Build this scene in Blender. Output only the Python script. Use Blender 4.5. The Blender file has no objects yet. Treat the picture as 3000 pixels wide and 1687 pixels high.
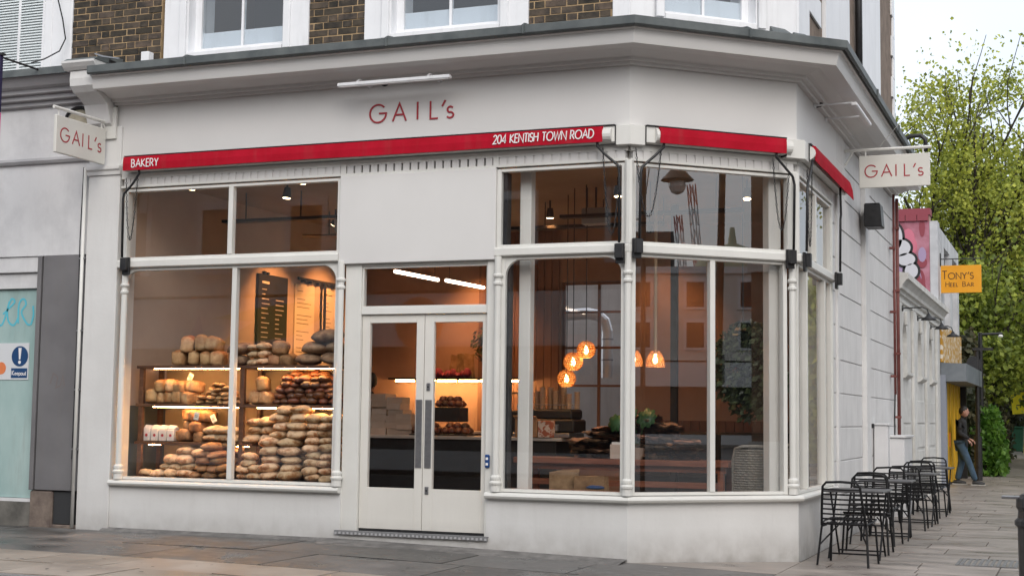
import bpy, bmesh, math, random
from math import sin, cos, tan, pi, radians as R
from mathutils import Vector, Matrix, noise

rnd = random.Random(11)
scene = bpy.context.scene
COL = scene.collection

# ------------------------------------------------------------------ camera
cam_d = bpy.data.cameras.new("camera")
cam = bpy.data.objects.new("camera", cam_d)
COL.objects.link(cam)
cam_d.sensor_width = 36.0
cam_d.lens = 50.54
cam_d.clip_start = 0.1
cam_d.clip_end = 900.0
YAW, PITCH, ROLL = R(-21.474), R(5.086), R(0.724)
fw = Vector((sin(YAW) * cos(PITCH), cos(YAW) * cos(PITCH), sin(PITCH)))
rt = Vector((cos(YAW), -sin(YAW), 0.0))
up = rt.cross(fw)
r2 = rt * cos(ROLL) + up * sin(ROLL)
u2 = -rt * sin(ROLL) + up * cos(ROLL)
cm = Matrix.Identity(4)
for i in range(3):
    cm[i][0], cm[i][1], cm[i][2] = r2[i], u2[i], -fw[i]
cm.translation = Vector((3.945, -13.05, 1.33))
cam.matrix_world = cm
scene.camera = cam

# ------------------------------------------------------------------ sky, sun, exposure
SUN_EL, SUN_ROT = 38.0, 152.0
world = bpy.data.worlds.new("World")
scene.world = world
world.use_nodes = True
wn = world.node_tree
wn.nodes.clear()
w_out = wn.nodes.new("ShaderNodeOutputWorld")
w_add = wn.nodes.new("ShaderNodeAddShader")
w_bg1 = wn.nodes.new("ShaderNodeBackground")
w_bg2 = wn.nodes.new("ShaderNodeBackground")
w_sky = wn.nodes.new("ShaderNodeTexSky")
w_sky.sky_type = 'NISHITA'
w_sky.sun_disc = False
w_sky.sun_elevation = R(SUN_EL)
w_sky.sun_rotation = R(SUN_ROT)
w_sky.dust_density = 3.0
w_bg1.inputs[1].default_value = 0.05
wn.links.new(w_sky.outputs[0], w_bg1.inputs[0])
w_tc = wn.nodes.new("ShaderNodeTexCoord")
w_noise = wn.nodes.new("ShaderNodeTexNoise")
w_noise.inputs['Scale'].default_value = 2.2
w_noise.inputs['Detail'].default_value = 4.0
w_ramp = wn.nodes.new("ShaderNodeValToRGB")
w_ramp.color_ramp.elements[0].position = 0.3
w_ramp.color_ramp.elements[0].color = (0.74, 0.79, 0.85, 1)
w_ramp.color_ramp.elements[1].position = 0.7
w_ramp.color_ramp.elements[1].color = (0.97, 0.98, 1.0, 1)
wn.links.new(w_tc.outputs['Generated'], w_noise.inputs['Vector'])
wn.links.new(w_noise.outputs[0], w_ramp.inputs[0])
wn.links.new(w_ramp.outputs[0], w_bg2.inputs[0])
w_bg2.inputs[1].default_value = 0.76
wn.links.new(w_bg1.outputs[0], w_add.inputs[0])
wn.links.new(w_bg2.outputs[0], w_add.inputs[1])
wn.links.new(w_add.outputs[0], w_out.inputs[0])

sun_d = bpy.data.lights.new("sun", 'SUN')
sun_d.energy = 1.1
sun_d.angle = R(50)
sun_d.color = (1.0, 0.975, 0.94)
sun = bpy.data.objects.new("sun", sun_d)
COL.objects.link(sun)
sd = Vector((sin(R(SUN_ROT)) * cos(R(SUN_EL)), cos(R(SUN_ROT)) * cos(R(SUN_EL)), sin(R(SUN_EL))))
sun.rotation_euler = (-sd).to_track_quat('-Z', 'Y').to_euler()

scene.view_settings.view_transform = 'Standard'
scene.view_settings.look = 'None'
scene.view_settings.gamma = 1.0
scene.view_settings.use_curve_mapping = False
scene.view_settings.exposure = 0.42
scene.render.engine = 'CYCLES'
cy = scene.cycles
cy.use_denoising = True
cy.max_bounces = 7
cy.diffuse_bounces = 3
cy.glossy_bounces = 4
cy.transmission_bounces = 4
cy.transparent_max_bounces = 24
cy.caustics_reflective = False
cy.caustics_refractive = False
cy.sample_clamp_indirect = 4.0
cy.use_adaptive_sampling = True

# ------------------------------------------------------------------ frames of the three shop fronts
BE = R(42.181)
LB = 1.853
P1 = Vector((0, 0, 0))
P2 = Vector((cos(BE) * LB, sin(BE) * LB, 0))


def frame(origin, U, N):
    m = Matrix.Identity(4)
    for i in range(3):
        m[i][0], m[i][1], m[i][2], m[i][3] = U[i], N[i], (0, 0, 1)[i], origin[i]
    return m


FA = frame(P1, (1, 0, 0), (0, -1, 0))
FB = frame(P1, (cos(BE), sin(BE), 0), (sin(BE), -cos(BE), 0))
FC = frame(P2, (0, 1, 0), (1, 0, 0))
MI1 = tan(BE / 2)
MI2 = tan((pi / 2 - BE) / 2)


def gz(x, y):
    z = 0.05 - 0.0225 * max(0.0, min(x + 3.0, 5.0))
    z += 0.0035 * max(0.0, y - 1.2)
    return z


# ------------------------------------------------------------------ materials
MATS = {}


def nodes_of(name):
    m = bpy.data.materials.new(name)
    m.use_nodes = True
    nt = m.node_tree
    b = nt.nodes["Principled BSDF"]
    return m, nt, b


def pmat(name, c1, c2=None, scale=6.0, rough=0.6, r2=None, bump=0.0, bscale=None, metal=0.0, spec=0.5,
         coord='Position', stretch=(1, 1, 1), detail=5.0, lo=0.35, hi=0.65, vary=0.0, emit=None, estr=0.0, island=0.0, transl=0.0, grime=0.0, topc=None, topz=(0.4, 0.75)):
    if name in MATS:
        return MATS[name]
    m, nt, b = nodes_of(name)
    L = nt.links
    if coord == 'Position':
        g = nt.nodes.new("ShaderNodeNewGeometry")
        src = g.outputs['Position']
    else:
        g = nt.nodes.new("ShaderNodeTexCoord")
        src = g.outputs['Object']
    mp = nt.nodes.new("ShaderNodeMapping")
    mp.inputs['Scale'].default_value = stretch
    L.new(src, mp.inputs[0])
    vec = mp.outputs[0]
    if coord != 'Position':
        oi = nt.nodes.new("ShaderNodeObjectInfo")
        ad = nt.nodes.new("ShaderNodeVectorMath")
        ad.operation = 'MULTIPLY_ADD'
        L.new(oi.outputs['Random'], ad.inputs[0])
        ad.inputs[1].default_value = (37, 17, 53)
        L.new(vec, ad.inputs[2])
        vec = ad.outputs[0]
    col = None
    if c2 is not None:
        n = nt.nodes.new("ShaderNodeTexNoise")
        n.inputs['Scale'].default_value = scale
        n.inputs['Detail'].default_value = detail
        n.inputs['Roughness'].default_value = 0.6
        L.new(vec, n.inputs['Vector'])
        r = nt.nodes.new("ShaderNodeValToRGB")
        r.color_ramp.elements[0].position = lo
        r.color_ramp.elements[1].position = hi
        r.color_ramp.elements[0].color = (*c1, 1)
        r.color_ramp.elements[1].color = (*c2, 1)
        L.new(n.outputs[0], r.inputs[0])
        col = r.outputs[0]
        if r2 is not None:
            mr = nt.nodes.new("ShaderNodeMapRange")
            mr.inputs['From Min'].default_value = lo
            mr.inputs['From Max'].default_value = hi
            mr.inputs['To Min'].default_value = rough
            mr.inputs['To Max'].default_value = r2
            L.new(n.outputs[0], mr.inputs[0])
            L.new(mr.outputs[0], b.inputs['Roughness'])
    if grime > 0:
        gm = nt.nodes.new("ShaderNodeMapping")
        gm.inputs['Scale'].default_value = (5.0, 5.0, 0.55)
        L.new(src, gm.inputs[0])
        gn = nt.nodes.new("ShaderNodeTexNoise")
        gn.inputs['Scale'].default_value = 1.6
        gn.inputs['Detail'].default_value = 9.0
        gn.inputs['Roughness'].default_value = 0.7
        L.new(gm.outputs[0], gn.inputs['Vector'])
        gr = nt.nodes.new("ShaderNodeMapRange")
        gr.inputs['From Min'].default_value = 0.50
        gr.inputs['From Max'].default_value = 0.78
        gr.inputs['To Min'].default_value = 0.0
        gr.inputs['To Max'].default_value = grime
        L.new(gn.outputs[0], gr.inputs[0])
        sx = nt.nodes.new("ShaderNodeSeparateXYZ")
        L.new(src, sx.inputs[0])
        sz = nt.nodes.new("ShaderNodeMapRange")      # splashed dirt at the foot of the wall
        sz.inputs['From Min'].default_value = 0.30
        sz.inputs['From Max'].default_value = 0.0
        sz.inputs['To Min'].default_value = 0.0
        sz.inputs['To Max'].default_value = 1.0
        L.new(sx.outputs[2], sz.inputs[0])
        sn = nt.nodes.new("ShaderNodeTexNoise")
        sn.inputs['Scale'].default_value = 7.0
        sn.inputs['Detail'].default_value = 8.0
        L.new(src, sn.inputs['Vector'])
        sm = nt.nodes.new("ShaderNodeMath")
        sm.operation = 'MULTIPLY'
        L.new(sz.outputs[0], sm.inputs[0])
        L.new(sn.outputs[0], sm.inputs[1])
        sm2 = nt.nodes.new("ShaderNodeMath")
        sm2.operation = 'MULTIPLY_ADD'
        L.new(sm.outputs[0], sm2.inputs[0])
        sm2.inputs[1].default_value = 0.85
        L.new(gr.outputs[0], sm2.inputs[2])
        gx = nt.nodes.new("ShaderNodeMixRGB")
        gx.inputs[2].default_value = (0.20, 0.175, 0.15, 1)
        L.new(sm2.outputs[0], gx.inputs[0])
        L.new(col, gx.inputs[1])
        col = gx.outputs[0]
    if topc is not None:
        tg = nt.nodes.new("ShaderNodeTexCoord")
        ts = nt.nodes.new("ShaderNodeSeparateXYZ")
        L.new(tg.outputs['Generated'], ts.inputs[0])
        tn = nt.nodes.new("ShaderNodeTexNoise")
        tn.inputs['Scale'].default_value = scale * 1.7
        tn.inputs['Detail'].default_value = 5.0
        L.new(vec, tn.inputs['Vector'])
        ta = nt.nodes.new("ShaderNodeMath")
        ta.operation = 'MULTIPLY_ADD'
        L.new(tn.outputs[0], ta.inputs[0])
        ta.inputs[1].default_value = 0.9
        L.new(ts.outputs[2], ta.inputs[2])
        tm = nt.nodes.new("ShaderNodeMapRange")
        tm.inputs['From Min'].default_value = topz[0] + 0.45
        tm.inputs['From Max'].default_value = topz[1] + 0.45
        L.new(ta.outputs[0], tm.inputs[0])
        tx_ = nt.nodes.new("ShaderNodeMixRGB")
        tx_.inputs[2].default_value = (*topc, 1)
        L.new(tm.outputs[0], tx_.inputs[0])
        L.new(col, tx_.inputs[1])
        col = tx_.outputs[0]
    if vary > 0 or island > 0:
        hsv = nt.nodes.new("ShaderNodeHueSaturation")
        if col is not None:
            L.new(col, hsv.inputs['Color'])
        else:
            hsv.inputs['Color'].default_value = (*c1, 1)
        mr2 = nt.nodes.new("ShaderNodeMapRange")
        a = vary if vary > 0 else island
        mr2.inputs['To Min'].default_value = 1.0 - a
        mr2.inputs['To Max'].default_value = 1.0 + a
        if vary > 0:
            oi2 = nt.nodes.new("ShaderNodeObjectInfo")
            L.new(oi2.outputs['Random'], mr2.inputs[0])
        else:
            g2 = nt.nodes.new("ShaderNodeNewGeometry")
            L.new(g2.outputs['Random Per Island'], mr2.inputs[0])
        L.new(mr2.outputs[0], hsv.inputs['Value'])
        mr3 = nt.nodes.new("ShaderNodeMapRange")
        mr3.inputs['To Min'].default_value = 0.5 + 0.03 * a
        mr3.inputs['To Max'].default_value = 0.5 - 0.03 * a
        L.new(mr2.inputs[0].links[0].from_socket, mr3.inputs[0])
        L.new(mr3.outputs[0], hsv.inputs['Hue'])
        col = hsv.outputs[0]
    if col is not None:
        L.new(col, b.inputs['Base Color'])
    else:
        b.inputs['Base Color'].default_value = (*c1, 1)
    if r2 is None or c2 is None:
        b.inputs['Roughness'].default_value = rough
    b.inputs['Metallic'].default_value = metal
    b.inputs['Specular IOR Level'].default_value = spec
    if bump > 0:
        n2 = nt.nodes.new("ShaderNodeTexNoise")
        n2.inputs['Scale'].default_value = bscale or scale * 4
        n2.inputs['Detail'].default_value = 4
        L.new(vec, n2.inputs['Vector'])
        bp = nt.nodes.new("ShaderNodeBump")
        bp.inputs['Strength'].default_value = bump
        bp.inputs['Distance'].default_value = 0.01
        L.new(n2.outputs[0], bp.inputs['Height'])
        L.new(bp.outputs[0], b.inputs['Normal'])
    if emit is not None:
        b.inputs['Emission Color'].default_value = (*emit, 1)
        b.inputs['Emission Strength'].default_value = estr
    if transl > 0:
        t = nt.nodes.new("ShaderNodeBsdfTranslucent")
        if col is not None:
            L.new(col, t.inputs[0])
        else:
            t.inputs[0].default_value = (*c1, 1)
        mx = nt.nodes.new("ShaderNodeMixShader")
        mx.inputs[0].default_value = transl
        L.new(b.outputs[0], mx.inputs[1])
        L.new(t.outputs[0], mx.inputs[2])
        o = [x for x in nt.nodes if x.type == 'OUTPUT_MATERIAL'][0]
        L.new(mx.outputs[0], o.inputs[0])
    MATS[name] = m
    return m


def glass_mat(name, ior=1.5, tint=(1, 1, 1), boost=1.0):
    m, nt, b = nodes_of(name)
    nt.nodes.remove(b)
    o = [x for x in nt.nodes if x.type == 'OUTPUT_MATERIAL'][0]
    tr = nt.nodes.new("ShaderNodeBsdfTransparent")
    tr.inputs[0].default_value = (*tint, 1)
    gl = nt.nodes.new("ShaderNodeBsdfGlossy")
    gl.inputs['Roughness'].default_value = 0.0
    fr = nt.nodes.new("ShaderNodeFresnel")
    fr.inputs[0].default_value = ior
    mx = nt.nodes.new("ShaderNodeMixShader")
    ge = nt.nodes.new("ShaderNodeNewGeometry")
    inv = nt.nodes.new("ShaderNodeMath")
    inv.operation = 'SUBTRACT'
    inv.inputs[0].default_value = 1.0
    nt.links.new(ge.outputs['Backfacing'], inv.inputs[1])
    mul = nt.nodes.new("ShaderNodeMath")          # mirror only on the face turned to the ray, no false inner reflection
    mul.operation = 'MULTIPLY'
    nt.links.new(fr.outputs[0], mul.inputs[0])
    nt.links.new(inv.outputs[0], mul.inputs[1])
    nt.links.new(mul.outputs[0], mx.inputs[0])
    nt.links.new(tr.outputs[0], mx.inputs[1])
    nt.links.new(gl.outputs[0], mx.inputs[2])
    nt.links.new(mx.outputs[0], o.inputs[0])
    return m


def emat(name, color, strength):
    return pmat(name, color, rough=0.5, emit=color, estr=strength)


WHITE = pmat("white_masonry_paint", (0.66, 0.655, 0.64), (0.72, 0.718, 0.705), scale=1.3, rough=0.5, r2=0.62, bump=0.12, bscale=26, detail=8, grime=0.10)
WHITE_WOOD = pmat("cream_gloss_paint", (0.69, 0.685, 0.65), (0.74, 0.735, 0.70), scale=2.0, rough=0.34, r2=0.45, bump=0.03, bscale=40, grime=0.07)
FASCIA = pmat("fascia_paint", (0.675, 0.665, 0.65), (0.715, 0.705, 0.69), scale=0.8, rough=0.45, r2=0.55, bump=0.06, bscale=14, stretch=(1, 1, 0.7))
DOORP = pmat("door_paint", (0.70, 0.68, 0.63), (0.74, 0.72, 0.67), scale=2.0, rough=0.35, bump=0.02, bscale=30, grime=0.06)
SASH = pmat("upper_window_white", (0.78, 0.79, 0.81), (0.84, 0.85, 0.87), scale=2.0, rough=0.45, bump=0.05, bscale=20, grime=0.2)
STUCCO = pmat("side_stucco", (0.64, 0.635, 0.63), (0.72, 0.715, 0.71), scale=2.4, rough=0.6, r2=0.75, bump=0.15, bscale=40, detail=8, grime=0.28)
LEAD = pmat("lead_flashing", (0.075, 0.088, 0.09), (0.14, 0.155, 0.155), scale=3.0, rough=0.5, r2=0.7, bump=0.25, bscale=9)
MORTAR = pmat("mortar", (0.17, 0.12, 0.075), (0.50, 0.355, 0.20), scale=2.0, lo=0.3, hi=0.55, rough=0.9, bump=0.3, bscale=60)
BRICK = pmat("stock_brick", (0.024, 0.021, 0.018), (0.095, 0.072, 0.050), scale=7.0, rough=0.85, bump=0.5, bscale=60, coord='Object', vary=0.45)
SIDEBRICK = pmat("side_brick", (0.16, 0.12, 0.09), (0.25, 0.19, 0.15), scale=5.0, rough=0.9, bump=0.5, bscale=25)
RED = pmat("red_awning_cloth", (0.40, 0.006, 0.020), (0.47, 0.008, 0.027), scale=5.0, rough=0.85, spec=0.15, bump=0.3, bscale=5, grime=0.14)
REDLET = pmat("red_lettering", (0.36, 0.022, 0.035), rough=0.5)
WHITELET = pmat("white_lettering", (0.82, 0.80, 0.80), rough=0.6)
BLACKM = pmat("black_metal", (0.012, 0.012, 0.014), (0.022, 0.022, 0.024), scale=20, rough=0.38, r2=0.55)
CHAIRM = pmat("black_wire", (0.008, 0.008, 0.009), rough=0.55, spec=0.25)
STEEL = pmat("brushed_steel", (0.30, 0.30, 0.31), (0.36, 0.36, 0.37), scale=30, rough=0.35, metal=0.85)
GLASS = glass_mat("window_glass", 1.8)
BGLASS = glass_mat("angled_window_glass", 2.6)
UGLASS = glass_mat("upper_window_glass", 2.1, (0.9, 0.93, 0.95))


# ------------------------------------------------------------------ mesh builder
class MB:
    def __init__(self):
        self.v = []
        self.f = []

    def add(self, vs, fs):
        n = len(self.v)
        self.v += [tuple(p) for p in vs]
        self.f += [tuple(i + n for i in q) for q in fs]
        return self

    def box(self, x0, x1, y0, y1, z0, z1):
        vs = [(x0, y0, z0), (x1, y0, z0), (x1, y1, z0), (x0, y1, z0), (x0, y0, z1), (x1, y0, z1), (x1, y1, z1), (x0, y1, z1)]
        return self.add(vs, [(0, 3, 2, 1), (4, 5, 6, 7), (0, 1, 5, 4), (1, 2, 6, 5), (2, 3, 7, 6), (3, 0, 4, 7)])

    def quad(self, a, b, c, d):
        return self.add([a, b, c, d], [(0, 1, 2, 3)])

    def hexa(self, p):
        return self.add(p, [(0, 3, 2, 1), (4, 5, 6, 7), (0, 1, 5, 4), (1, 2, 6, 5), (2, 3, 7, 6), (3, 0, 4, 7)])

    def prism(self, poly, axis, a, b):
        """poly: 2D points; extruded along axis from a to b"""
        def P(q, t):
            if axis == 0:
                return (t, q[0], q[1])
            if axis == 1:
                return (q[0], t, q[1])
            return (q[0], q[1], t)
        n = len(poly)
        vs = [P(q, a) for q in poly] + [P(q, b) for q in poly]
        fs = [tuple(range(n))[::-1], tuple(range(n, 2 * n))]
        for i in range(n):
            j = (i + 1) % n
            fs.append((i, j, j + n, i + n))
        return self.add(vs, fs)

    def tube(self, path, r, n=6, closed=False, flat=None):
        """sweep a circle of radius r (or list of radii) along a path; flat=(normal, factor) squashes it along normal"""
        path = [Vector(p) for p in path]
        m = len(path)
        rings = []
        prev = None
        for i in range(m):
            if closed:
                t = (path[(i + 1) % m] - path[i - 1])
            else:
                t = path[min(i + 1, m - 1)] - path[max(i - 1, 0)]
            if t.length < 1e-9:
                t = Vector((0, 0, 1))
            t.normalize()
            if prev is None:
                ref = Vector((0, 0, 1)) if abs(t.z) < 0.9 else Vector((1, 0, 0))
                if flat:
                    ref = Vector(flat[0])
                a = t.cross(ref)
                if a.length < 1e-6:
                    a = t.orthogonal()
                a.normalize()
            else:
                a = prev - t * prev.dot(t)
                if a.length < 1e-6:
                    a = t.orthogonal()
                a.normalize()
            prev = a
            b = t.cross(a)
            rr = r[i] if isinstance(r, (list, tuple)) else r
            k = flat[1] if flat else 1.0
            # mitre compensation
            ring = [path[i] + a * (rr * cos(2 * pi * q / n)) + b * (rr * k * sin(2 * pi * q / n)) for q in range(n)]
            rings.append(ring)
        vs = [p for ring in rings for p in ring]
        fs = []
        cnt = m if closed else m - 1
        for i in range(cnt):
            i2 = (i + 1) % m
            for q in range(n):
                q2 = (q + 1) % n
                fs.append((i * n + q, i * n + q2, i2 * n + q2, i2 * n + q))
        if not closed:
            fs.append(tuple(range(n))[::-1])
            fs.append(tuple((m - 1) * n + q for q in range(n)))
        return self.add(vs, fs)

    def lathe(self, prof, c=(0, 0, 0), n=12):
        vs = []
        for r, z in prof:
            for q in range(n):
                a = 2 * pi * q / n
                vs.append((c[0] + r * cos(a), c[1] + r * sin(a), c[2] + z))
        fs = []
        m = len(prof)
        for i in range(m - 1):
            for q in range(n):
                q2 = (q + 1) % n
                fs.append((i * n + q, i * n + q2, (i + 1) * n + q2, (i + 1) * n + q))
        fs.append(tuple(range(n))[::-1])
        fs.append(tuple((m - 1) * n + q for q in range(n)))
        return self.add(vs, fs)

    def molding(self, prof, s0, s1, m0=0.0, m1=0.0):
        """closed profile of (o, z) run along s; ends cut to s0 - m0*o and s1 + m1*o"""
        n = len(prof)
        vs = [(s0 - m0 * o, o, z) for o, z in prof] + [(s1 + m1 * o, o, z) for o, z in prof]
        fs = [tuple(range(n))[::-1], tuple(range(n, 2 * n))]
        for i in range(n):
            j = (i + 1) % n
            fs.append((i, j, j + n, i + n))
        return self.add(vs, fs)

    def mesh(self, name, M=None, off=(0, 0, 0), fix=True):
        me = bpy.data.meshes.new(name)
        o = Vector(off)
        if M is not None:
            vs = [tuple((M @ Vector(p)) - o) for p in self.v]
        else:
            vs = [(p[0] - o[0], p[1] - o[1], p[2] - o[2]) for p in self.v]
        me.from_pydata(vs, [], self.f)
        if fix:
            bm = bmesh.new()
            bm.from_mesh(me)
            bmesh.ops.recalc_face_normals(bm, faces=bm.faces)
            bm.to_mesh(me)
            bm.free()
        return me


def obj(name, me, m=None, parent=None):
    o = bpy.data.objects.new(name, me)
    COL.objects.link(o)
    if m is not None and len(me.materials) == 0:
        me.materials.append(m)
    if parent is not None:
        o.parent = parent
    return o


WLOC = {}


def wl(o):
    """world offset of an unrotated chain of roots"""
    v = Vector((0, 0, 0))
    while o is not None:
        v = v + o.location
        o = o.parent
    return v


def bev(o, w=0.004, seg=1):
    b = o.modifiers.new("bevel", 'BEVEL')
    b.width = w
    b.segments = seg
    b.limit_method = 'ANGLE'
    b.angle_limit = R(40)
    return o


def part(name, mb, m, parent, M=None, bevel=0.0, smooth=False, label=None, kind=None):
    me = mb.mesh(name, M, wl(parent) if parent is not None else (0, 0, 0))
    o = obj(name, me, m, parent)
    if smooth:
        for p in me.polygons:
            p.use_smooth = True
    if bevel:
        bev(o, bevel)
    if label:
        o['label'] = label
    if kind:
        o['kind'] = kind
    return o


def tag(o, label=None, cat=None, group=None, kind=None):
    if label:
        o['label'] = label
    if cat:
        o['category'] = cat
    if group:
        o['group'] = group
    if kind:
        o['kind'] = kind
    return o


def thing(name, label, cat, loc=(0, 0, 0), rotz=0.0, group=None):
    o = bpy.data.objects.new(name, None)
    o.empty_display_size = 0.1
    COL.objects.link(o)
    o.location = loc
    o.rotation_euler = (0, 0, rotz)
    return tag(o, label, cat, group)


def struct(name, mb, m, M=None):
    o = part(name, mb, m, None, M)
    o['kind'] = 'structure'
    return o


def copy_tree(o, parent=None):
    c = o.copy()
    COL.objects.link(c)
    c.parent = parent
    for ch in o.children:
        copy_tree(ch, c)
    return c


# ------------------------------------------------------------------ stroke lettering
def arc(cx, cy, rx, ry, a0, a1, n=10):
    return [(cx + rx * cos(R(a0 + (a1 - a0) * i / n)), cy + ry * sin(R(a0 + (a1 - a0) * i / n))) for i in range(n + 1)]


GLY = {
    'A': (0.80, [[(0, 0), (0.4, 1), (0.8, 0)], [(0.15, 0.36), (0.65, 0.36)]]),
    'B': (0.55, [[(0, 0), (0, 1), (0.22, 1)] + arc(0.22, 0.76, 0.24, 0.24, 90, -90, 6) + [(0, 0.52)], [(0.2, 0.52)] + arc(0.24, 0.26, 0.3, 0.26, 90, -90, 6) + [(0, 0)]]),
    'D': (0.72, [[(0, 0), (0, 1), (0.22, 1)] + arc(0.22, 0.5, 0.5, 0.5, 90, -90, 10) + [(0, 0)]]),
    'E': (0.46, [[(0.46, 1), (0, 1), (0, 0), (0.46, 0)], [(0, 0.53), (0.42, 0.53)]]),
    'G': (0.92, [arc(0.5, 0.5, 0.5, 0.5, 42, 360, 22) + [(0.56, 0.5)]]),
    'H': (0.62, [[(0, 0), (0, 1)], [(0.62, 0), (0.62, 1)], [(0, 0.53), (0.62, 0.53)]]),
    'I': (0.02, [[(0, 0), (0, 1)]]),
    'K': (0.6, [[(0, 0), (0, 1)], [(0.52, 1), (0.02, 0.5), (0.6, 0)]]),
    'L': (0.42, [[(0, 1), (0, 0), (0.42, 0)]]),
    'N': (0.72, [[(0, 0), (0, 1), (0.72, 0), (0.72, 1)]]),
    'O': (0.98, [arc(0.49, 0.5, 0.49, 0.5, 90, 450, 20)]),
    'R': (0.56, [[(0, 0), (0, 1), (0.22, 1)] + arc(0.22, 0.73, 0.27, 0.27, 90, -90, 7) + [(0, 0.46)], [(0.24, 0.46), (0.56, 0)]]),
    'S': (0.5, [arc(0.26, 0.75, 0.22, 0.25, 30, 250, 9) + arc(0.24, 0.27, 0.25, 0.27, 75, -150, 10)]),
    'T': (0.56, [[(0, 1), (0.56, 1)], [(0.28, 1), (0.28, 0)]]),
    'W': (1.02, [[(0, 1), (0.26, 0), (0.51, 0.95), (0.76, 0), (1.02, 1)]]),
    'Y': (0.62, [[(0, 1), (0.31, 0.48), (0.62, 1)], [(0.31, 0.48), (0.31, 0)]]),
    "'": (0.12, [[(0.16, 1.0), (0.02, 0.68)]]),
    's': (0.36, [arc(0.19, 0.45, 0.16, 0.16, 30, 250, 8) + arc(0.18, 0.15, 0.19, 0.16, 75, -150, 9)]),
    '0': (0.6, [arc(0.3, 0.5, 0.3, 0.5, 90, 450, 16)]),
    '2': (0.52, [arc(0.26, 0.74, 0.25, 0.26, 170, -35, 9) + [(0.0, 0.0), (0.54, 0)]]),
    '4': (0.6, [[(0.46, 0), (0.46, 1), (0, 0.26), (0.62, 0.26)]]),
    'e': (0.44, [[(0.03, 0.3), (0.43, 0.3)] + arc(0.22, 0.28, 0.21, 0.26, 5, 310, 12)]),
    'p': (0.46, [[(0, 0.52), (0, -0.28)], arc(0.22, 0.26, 0.22, 0.26, 90, 450, 12)]),
    'o': (0.48, [arc(0.24, 0.26, 0.23, 0.26, 90, 450, 12)]),
    'u': (0.4, [[(0, 0.52), (0, 0.18)] + arc(0.2, 0.18, 0.2, 0.18, 180, 360, 8) + [(0.4, 0.52)], [(0.4, 0.2), (0.4, 0)]]),
    't': (0.26, [[(0.1, 0.8), (0.1, 0.0), (0.22, 0)], [(0, 0.52), (0.26, 0.52)]]),
    '.': (0.05, [[(0, 0), (0.03, 0.02)]]),
}


def letter_mb(ch, x, z, h, w, o, sx=1.0, slant=0.0, depth=0.35):
    """one letter of strokes on the plane offset o of an (s, o, z) frame"""
    mb = MB()
    for k, st in enumerate(GLY[ch][1]):
        stroke(mb, [(x + (p[0] + slant * p[1]) * h * sx, o + 0.0004 * k, z + p[1] * h) for p in st], w, depth)
    return mb


def stroke(mb, pts, w, depth):
    """flat ribbon with a little thickness along a polyline in the s-z plane"""
    P = [Vector((p[0], p[2])) for p in pts]
    o = pts[0][1]
    # drop doubles
    Q = [P[0]]
    for p in P[1:]:
        if (p - Q[-1]).length > 1e-5:
            Q.append(p)
    n = len(Q)
    L, Rr = [], []
    for i in range(n):
        d0 = (Q[i] - Q[i - 1]).normalized() if i > 0 else None
        d1 = (Q[i + 1] - Q[i]).normalized() if i < n - 1 else None
        if d0 is None:
            d0 = d1
        if d1 is None:
            d1 = d0
        nrm = Vector((-(d0.y + d1.y), d0.x + d1.x))
        if nrm.length < 1e-4:
            nrm = Vector((-d0.y, d0.x))
        nrm.normalize()
        c = max(0.45, nrm.dot(Vector((-d0.y, d0.x))))
        e = Vector((0, 0))
        L.append(Q[i] + nrm * (w / c) + e)
        Rr.append(Q[i] - nrm * (w / c) + e)
    t = w * depth
    vs = []
    for i in range(n):
        vs += [(L[i].x, o, L[i].y), (Rr[i].x, o, Rr[i].y), (Rr[i].x, o + t, Rr[i].y), (L[i].x, o + t, L[i].y)]
    fs = [(0, 1, 2, 3), tuple(4 * (n - 1) + k for k in (3, 2, 1, 0))]
    for i in range(n - 1):
        for k in range(4):
            k2 = (k + 1) % 4
            fs.append((4 * i + k, 4 * i + k2, 4 * i + 4 + k2, 4 * i + 4 + k))
    mb.add(vs, fs)


def text_width(txt, h, sx, gap):
    return sum((GLY[c][0] * sx * h + gap * h) if c != ' ' else 0.42 * h for c in txt) - gap * h


def word(txt, x, z, h, w, o, m, parent, M, sx=1.0, gap=0.22, slant=0.0, xs=None, dz=0.0, depth=0.35):
    """each letter is a part of its own"""
    cx = x
    for i, c in enumerate(txt):
        if c == ' ':
            cx += 0.42 * h
            continue
        px = xs[i] if xs else cx
        part("letter", letter_mb(c, px, z + dz * (px - x), h, w, o + 0.0004 * (i % 3), sx, slant, depth), m, parent, M)
        cx += GLY[c][0] * sx * h + gap * h

# =================================================================== the bakery building
bak = thing("bakery_building", "white painted corner bakery with red awning strips and big lit windows", "building")
INW = pmat("interior_plaster", (0.45, 0.33, 0.25), (0.51, 0.38, 0.29), scale=1.5, rough=0.8, bump=0.05, bscale=20)
DADO = pmat("interior_dado", (0.09, 0.105, 0.10), rough=0.6)
CEIL = pmat("interior_ceiling", (0.34, 0.25, 0.17), (0.40, 0.30, 0.21), scale=1.0, rough=0.85)
IFLOOR = pmat("interior_floor", (0.10, 0.07, 0.05), (0.16, 0.11, 0.08), scale=3.0, rough=0.5)
DARKWALL = pmat("dark_interior_wall", (0.05, 0.04, 0.035), rough=0.7)


def fbox(mb, s0, s1, o0, o1, z0, z1):
    return mb.box(s0, s1, o0, o1, z0, z1)


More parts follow.
